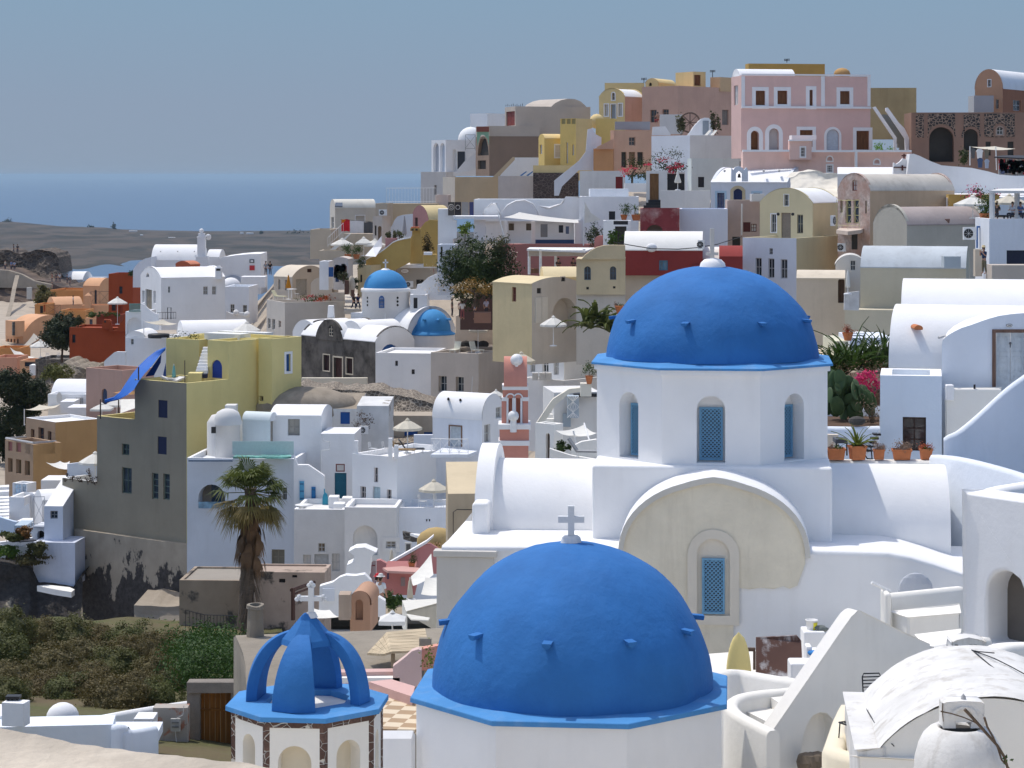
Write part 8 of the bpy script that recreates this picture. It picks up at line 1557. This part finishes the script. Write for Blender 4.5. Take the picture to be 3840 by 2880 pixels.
mb=MB(och3);pwall(mb,[(735,1300),(735,810),(790,782),(870,750),(980,672),(1080,590),(1150,560),(1312,527),(1312,840),(1000,1000),(1000,1300)],(0,.6,0),245);v.part('curved_wall',mb);mb=MB(white_w);P_=[(735,806),(790,778),(870,746),(980,668),(1080,586),(1150,556),(1312,523)];[mb.box((0,0,0),(1,1,1),mat_from(lambda u,z,d:W(a_[0]+(c_[0]-a_[0])*u,a_[1]+(c_[1]-a_[1])*u,244.9)+V((0,d,z)),0,1,-.05,.08,0,.8))for a_,c_ in zip(P_,P_[1:])];v.part('coping',mb)
mb=MB(och3);pwall(mb,[(1300,860),(1300,530),(1430,412),(1500,322),(1560,292),(1675,300),(1680,860)],(0,.6,0),251);v.part('back_wall',mb);mb=MB(och3);mb.prism([W(1303,860,247),W(1335,420,247),W(1436,420,247),W(1475,860,247)],(0,1.4,0));v.part('chimney',mb);mb=MB(plaster((.5,.16,.07)));pbox(mb,1318,385,1420,402,246.8,1.6);mb.use(och3);pbox(mb,1308,402,1445,436,246.7,1.7);v.part('chimney_cap',mb);[(lambda m:(pbox(m,x,408,x+30,432,246.65,.1),v.part('vent_hole',m)))(MB(darkhole))for x in(1322,1375)]
mb=MB(och3);pbox(mb,1480,740,1650,900,243,1.5);mb.use(white);pbox(mb,1482,712,1590,748,242.8,1.2);v.part('low_block',mb);tree(1530,600,75,130,248,720,'dark climbing shrub against the ochre wall',leafm((.06,.05,.02)),700,.2,4,'shrub','shrub');box_thing('dark mauve planter box beside the stairs','planter','planter',985,530,1130,700,246,2,mv)
for x,r in((1165,60),(1020,35),(1095,30)):tree(x,480,r,45,247,540,{1165:'grey-green bush on the mauve planter',1020:'dark cactus at the left end of the mauve planter',1095:'low plant in the middle of the mauve planter'}[x],leafm((.08,.1,.05)),300,.2,x,'shrub','shrub')
parasol(1233,238,480,245,60,'folded grey parasol above the S-curved wall',closed=True,m=cloth((.45,.42,.42)),ybase=540)
for x,y,lab in((425,535,'left of three white parasols below the laundry'),(705,520,'middle and highest of three white parasols below the laundry'),(850,545,'right of three white parasols below the laundry')):parasol(x,y,y+75,250,300,lab,4 if x==705 else 8,drop=.24,ybase=760)
for x,y,lab in((500,745,'red pot with olive bush under the white parasols'),(610,740,'second red pot with olive bush under the white parasols')):pot_at(W(x,800,244),.7,.5,lab,'bush','red pots under the white parasols',x,True)
mb=MB(white);mb.prism([W(720,760,243.5),W(820,650,245),W(935,500,247),W(940,640,246),W(860,770,243)],(0,.5,0));one('stair_wall','white sloping stair flank under the right white parasol','wall',mb);H('beige street wall left of the red pots',460,247,130,0,3,690,1000,bei,d=3)
H('pinkish small vaulted hut in the narrow street',500,240,312,0,6,800,1200,plaster((.60,.52,.46),.1,.2),roof='vR',ya=775,d=3);box_thing('bright blue door panel beside the narrow street','blue_door','door',250,905,316,1030,241,.2,paint((.02,.08,.25)));H('white stub house with sloping cream roof at the narrow street',250,242,130,0,5,830,1200,white,d=3);mb=MB();mb.use(bei,True);mb.sphere(W(548,1150,236),.36,14,(1,.8,3.0));one('street_pier','rounded beige pier standing in the narrow street','pier',mb)
for x,y,rx,ry,lab in((440,1030,60,90,'dark green plants in the narrow street'),(600,1110,50,60,'potted bush by the rounded beige pier'),(680,840,60,60,'dark plants on the ochre house balustrade')):tree(x,y,rx,ry,237,y+ry,lab,leafm((.05,.065,.03)),500,.16,x,'shrub','shrub')
v=thing('street_stall','dark clothes and bag display in the narrow street','stall',W(370,1080,238));rs=random.Random(4)
for c_ in((.05,.07,.13),(.3,.3,.33),(.03,.03,.03),(.12,.05,.04)):mb=MB(cloth(c_,.9,0));[mb.box(W(x,y,238),W(x,y,238)+V((.35,.3,.6)))for x,y in[(rs.uniform(310,440),rs.uniform(930,1110))for _ in range(9)]];link('goods',mb,v)
mb=MB(wood((.10,.05,.035)));pbox(mb,455,1080,510,1260,235,.6);pbox(mb,540,1200,580,1290,234,.5);one('wooden_post','dark brown wooden post in the narrow street','post',mb)
v=Bld('shop with white roof slab, grey front and oval sign','shop','shop');b=v.blk(1660,248,940,0,4,885,1300,plaster((.46,.43,.39),.06,.1),roof='slab',d=4);b.o('L',1385,1065,1480,1200,'h');v.build();mb=MB(white);mb.prism([W(935,872,246.5),W(1665,872,246),W(1640,845,251),W(975,850,251)],(0,0,-.35));v.part('roof_slab',mb);mb=MB(paint((.35,.03,.04)));pbox(mb,942,886,1102,955,246.9,.2);v.part('red_window',mb)
mb=MB(paint((.35,.05,.05)));[pbox(mb,*q,246.95,.1)for q in((1130,900,1616,905),(1130,905,1136,1010),(1610,905,1616,990))];v.part('red_border',mb);mb=MB(paint((.2,.03,.03)));mb.use(mb.mats[0],True);cc=W(1236,955,246.9);mb.sphere(cc,.46*1.0,18,(1,.1,.52));mb.use(whitepaint,True);mb.sphere(cc+V((0,-.03,0)),.43,18,(1,.1,.5));mb.use(paint((.5,.4,.4)));mb.box(cc+V((-.25,-.09,-.03)),cc+V((.25,-.06,.03)));v.part('oval_sign',mb);mb=MB(paint((.04,.08,.25)));pbox(mb,1655,890,1726,965,245,.1);v.part('blue_panel',mb)
ac_unit(1240,1088,1346,1168,246.3,'dark grilled air conditioner under the shop sign')
mb=MB(white);pwall(mb,[(1300,1330),(1310,1195),(1385,1190),(1400,1130),(1450,1120),(1540,1040),(1660,985),(1690,955),(1830,945),(1850,1330)],(0,.5,0),236);one('stair_wall','white stepped stair wall climbing to the flowering tree','wall',mb);H('small white house with black doorway behind the church dome',1524,234,1306,0,3,1262,1500,white,d=3,ops=[o('L',1350,1302,1402,1440,'h',p=dark)])
F('H');ft=tree(660,590,330,270,208,900,'big dark green tree with white blossoms beside the restaurant',leafm((.028,.058,.016),.4),11000,.26,3,'flowering_tree','tree',(leafm((.55,.55,.48),.15),420,.17),.25);tree(850,430,130,130,207,700,'white blossoming crown right of the big tree',leafm((.045,.06,.025)),1500,.22,4,'flowering_tree','tree',(leafm((.6,.58,.52),.15),420,.18),.3);tree(640,745,190,70,203,900,'orange-green lower branches of the blossoming tree',leafm((.20,.13,.04)),900,.2,5,'shrub','shrub',(leafm((.55,.5,.4),.15),130,.18),.3);tree(560,210,60,50,214,330,'thin young tree with light leaves left of the restaurant pillars',leafm((.12,.2,.04)),220,.3,6,'young_tree','tree')
H('white stepped house at the left foot of the restaurant',480,214,325,0,4,362,800,ws,d=3,ops=[o('L',350,380,368,480,'h')]);rp2=plaster((.42,.18,.16),.12,.3)
H('rose plaster wall behind the white pergola',1700,214,850,0,3,360,760,rp2,roof='slab',d=2,cap=white);H('porch wall coloured dark for shade under the blossoming tree',860,213,520,0,3,700,1100,plaster((.12,.07,.06)),roof='slab',d=2)  # porch shade is put into this wall's dark colour
pg=thing('pergola','white pergola with slatted roof in front of the rose wall','pergola',W(1110,610,198));mb=MB(whitepaint);mb.prism([W(1095,400,196),W(1600,418,196),W(1690,388,206),(W(1120,385,206))],(0,0,-.15));link('roof',mb,pg);[(lambda m:(m.tube([W(x,620,D),W(x,400,D)],.12,4),link('post',m,pg)))(MB(whitepaint))for x,D in((1116,197),(1214,196.5),(1345,204),(1590,197))];mb=MB(cloth((.62,.58,.54),.9,.3));pbox(mb,1110,410,1600,462,196.8,.04);link('roller_blind',mb,pg)
for x,lab in((1370,'person seated under the white pergola'),(1500,'second person seated under the white pergola, right')):person(W(x,610,200),R(30),lab,'sit',(.12,.08,.07),(.05,.05,.05))
mb=MB(wood((.2,.1,.06)));pbox(mb,1120,570,1200,610,198.5,.8);one('table','brown table under the white pergola','table',mb)
tys=plaster((.61,.50,.32),.14,.35);v=H('tan house front with curved crest and two arched blue windows',1946,178,1524,0,3,488,795,tys,roof='slab',d=5,ops=[o('L',1592,550,1649,668,'w',arch=1,c=(.05,.12,.18)),o('L',1814,550,1868,666,'w',arch=1,c=(.04,.08,.14)),o('L',1610,728,1632,750,'h',rec=.1),o('L',1840,722,1862,742,'h',rec=.1)]);v.blk(1946,178.3,1524,0,3,795,1400,plaster((.58,.53,.46),.1,.2),roof='slab',d=5).build();mb=MB(tys);pwall(mb,[(1524,490),(1535,484),(1570,488),(1602,450),(1650,415),(1700,386),(1760,370),(1840,366),(1946,368),(1946,490)],(0,.7,0),177.9);v.part('crest',mb)
yv=plaster((.68,.56,.33),.1,.2);v=H('cream-yellow vaulted house with white shutters and arched niche',1140,182,800,1540,48,700,1400,yv,mR=plaster((.58,.53,.46),.1,.2),rm=plaster((.66,.55,.34),.08,.15),roof='vL',ya=650,ops=[o('L',966,730,1003,855,'w',c=(.25,.1,.08),p=paint((.12,.04,.03))),o('R',1183,738,1221,784,'h',rec=.1),o('R',1392,636,1430,680,'h',rec=.1),o('R',1320,822,1522,1080,'n',arch=1,rec=1.0)]);mb=MB(plaster((.66,.62,.54)));B0=v.b0;u0,z1=B0 .fp('R',1168,820);u1,z0=B0 .fp('R',1275,1035);[mb.box((0,0,0),(1,1,1),mat_from(lambda u,z,d:B0 .pt_('R',u,z,d),u0+(u1-u0)*i/2,u0+(u1-u0)*(i+.94)/2,z0,z1,-.08,0))for i in(0,1)];v.part('shutter',mb);k=v.blk(1560,186,1240,0,-4,640,800,yv,roof='vL',ya=560,d=4,rm=plaster((.66,.55,.34),.08,.15));k.build()
parasol(1325,985,1045,176,235,'white round parasol behind the french-door house roof',8,ybase=1240)
mb=MB(leafm((.07,.1,.03)));mb.use(mb.mats[0],True);[blades(mb,W(x,y,171),12,2.2,.45,x,(5,80),.8)for x,y in((1600,1060),(1690,1010),(1760,1060),(1810,1120),(1650,1090))];one('banana_plants','banana-like plants left of the big blue dome','plants',mb);pot_at(W(1905,960,170),.8,.6,'terracotta bowl on a white pier left of the big dome','low','pots among the white houses',9,True);box_thing('white pier with a terracotta bowl left of the big dome','pier','pier',1870,962,1945,1200,170,.8,wg)
H('red plaster wall fragment with curved white coping',1800,205,1680,0,3,320,420,rp2,roof='vR',ya=285,d=1)
for x,y,D,ps,sh,hat,lab in((540,1010,208,'photo',(.75,.72,.7),(.6,.5,.35),'woman in white with a straw hat under the blossoming tree'),(525,1000,210,'stand',(.4,.25,.22),(.6,.5,.35),'person in straw hat just behind the woman in white'),(450,990,211,'stand',(.15,.13,.12),(.3,.28,.25),'person in grey cap left of the straw hats'),(650,1010,211,'stand',(.3,.3,.38),None,'person in pale top in the porch shade, left'),(745,990,210,'stand',(.5,.48,.62),None,'person in lilac shirt in the porch shade, right')):person(W(x,y,D),R(x),lab,ps,sh,(.3,.1,.1)if x==540 else(.06,.05,.06),hat=hat)
box_thing('terracotta brown wall seat beside the cream-yellow house','low_wall','wall',640,950,785,1040,205,1.5,plaster((.32,.18,.13)))
F('A')
for x,y,D,sh,lab in((118,348,431,(.05,.05,.06),'left of two people on top of the castle ruin'),(152,348,431,(.06,.05,.05),'right of two people on top of the castle ruin'),(45,488,414,(.45,.40,.33),'person in beige on the castle path, leftmost'),(98,492,414,(.12,.2,.38),'person in blue on the castle path'),(125,495,414,(.35,.42,.55),'person in pale blue on the castle path'),(450,600,410,(.2,.08,.07),'person in dark red where the castle path turns'),(487,598,410,(.10,.09,.1),'person in black where the castle path turns'),(515,600,410,(.5,.5,.5),'person in white where the castle path turns'),(580,610,409,(.06,.06,.09),'person in navy right of the group on the castle path'),(605,635,408,(.08,.07,.08),'person in black at the right end of the castle path'),(632,800,390,(.65,.62,.6),'person in white on the peach terrace')):person(W(x,y,D),R(x*7),lab,'stand',sh,(.06,.06,.09))
F('1');gl=[(150,2700),(200,2060),(250,1720),(300,1450),(360,1260),(430,1090),(470,1130),(560,1700)];gm=[(150,2330),(170,2100),(190,1960),(215,1790),(245,1580),(262,1340),(280,1110),(310,990),(340,1010),(420,1300)];gr=[(150,2280),(170,1900),(190,1560),(210,1340),(230,1120),(250,920),(275,790),(300,720),(330,700),(420,1100)]
def gi(t,D):
 for(a,b_),(c,d)in zip(t,t[1:]):
  if D<=c:return b_+(d-b_)*(D-a)/(c-a)
 return t[-1][1]
rows=[]
for j in range(46):
 r=[]
 for i in range(90):
  x=-700+5400*i/89;f_=min(1,max(0,(x-760)/330));g_=min(1,max(0,(x-1750)/500));Dl,Dr=150+410*j/45,150+270*j/45;D=Dl+(Dr-Dl)*f_
  y=gi(gl,D)*(1-f_)+(gi(gm,D)*(1-g_)+gi(gr,D)*g_)*f_;p=W(x,y,D);r.append(p+noise.noise_vector(p*.15)*.5)
 rows.append(r)
mb=MB(plaster((.42,.36,.29),.2,.3));mb.sheet(rows);link('hillside',mb,kind='structure')
mb=MB(plaster((.62,.60,.56),.1,.2));mb.sheet([[W(x,y,D)for x in(700,1500,2300,3100,4200)]for y,D in((3400,46),(3050,62),(2700,90),(2480,125),(2360,150))]);link('lower_terrain',mb,kind='structure')
mb=MB(plaster((.66,.60,.50),.12,.2));mb.sheet([[V((x,y,z))+noise.noise_vector(V((x,y,0))*.1)*.4 for x in range(-170,171,20)]for y,z in((44,-19),(25,-14),(8,-8.5),(-2,-4.0),(-14,1),(-35,6),(-60,10),(-95,14),(-150,15))]);link('ground',mb,kind='structure')  # unseen slope under and behind the camera, added to bounce sun onto front faces
F('c');mb=MB(plaster((.55,.50,.43),.1,.2));flat(mb,[(655,705),(660,500),(880,470),(880,700)],240,.4);link('street',mb,kind='structure')
cam=bpy.data.cameras.new('camera');co=bpy.data.objects.new('camera',cam);COL.objects.link(co)
co.rotation_euler=(R(90),0,0);cam.sensor_width=36;cam.lens=36*FN/3840;cam.shift_y=-(1440-HY)/3840
cam.clip_start=.2;cam.clip_end=600000;sc.camera=co
SUN=V((-.30,.27,.90)).normalized()
el=math.asin(SUN.z);az=math.atan2(SUN.x,SUN.y)
sun=bpy.data.lights.new('sun','SUN');sun.energy=SUN_E;sun.angle=R(.5);sun.color=(1,.95,.87)
so=bpy.data.objects.new('sun',sun);COL.objects.link(so);so.rotation_euler=SUN.to_track_quat('Z','Y').to_euler()
w=bpy.data.worlds.new('World');sc.world=w;w.use_nodes=True;nt=w.node_tree
bg=nt.nodes['Background'];sky=nt.nodes.new('ShaderNodeTexSky');sky.sky_type='NISHITA';sky.sun_disc=False
sky.sun_elevation=el;sky.sun_rotation=az;sky.altitude=150;sky.air_density=1;sky.dust_density=SKY_D;sky.ozone_density=SKY_O
tc=nt.nodes.new('ShaderNodeTexCoord');sp=nt.nodes.new('ShaderNodeSeparateXYZ');nt.links.new(tc.outputs['Generated'],sp.inputs[0])
low=_ramp(nt,sp.outputs[2],[(0,(.275,.348,.455)),(.03,(.272,.350,.466)),(.075,(.250,.366,.497))])
fac=_ramp(nt,sp.outputs[2],[(.085,0),(.30,1)])
skl=nt.nodes.new('ShaderNodeVectorMath');skl.operation='SCALE';nt.links.new(sky.outputs[0],skl.inputs[0]);skl.inputs['Scale'].default_value=SKY_E
div=nt.nodes.new('ShaderNodeVectorMath');div.operation='SCALE';nt.links.new(low,div.inputs[0]);div.inputs['Scale'].default_value=2**-EXPO
nt.links.new(_mix(nt,fac,div.outputs[0],skl.outputs[0]),bg.inputs[0]);bg.inputs[1].default_value=1.0
sc.view_settings.view_transform='Standard';sc.view_settings.look='None';sc.view_settings.exposure=EXPO;sc.view_settings.gamma=1
sc.render.engine='CYCLES';sc.cycles.max_bounces=8;sc.cycles.diffuse_bounces=5;sc.cycles.use_denoising=True
sc.cycles.volume_bounces=0
m=bpy.data.materials.new('haze');m.use_nodes=True;nt=m.node_tree;nt.nodes.remove(nt.nodes['Principled BSDF']);pv=nt.nodes.new('ShaderNodeVolumePrincipled')
pv.inputs['Color'].default_value=(.52,.71,.88,1);pv.inputs['Density'].default_value=HAZE;pv.inputs['Anisotropy'].default_value=0;nt.links.new(pv.outputs[0],nt.nodes['Material Output'].inputs['Volume'])
mb=MB(m);mb.box((-190000,-3500,SEA-6),(190000,190000,18));hz=link('haze',mb,kind='stuff');hz['label']='pale blue haze over the sea and the far island';hz['category']='haze'
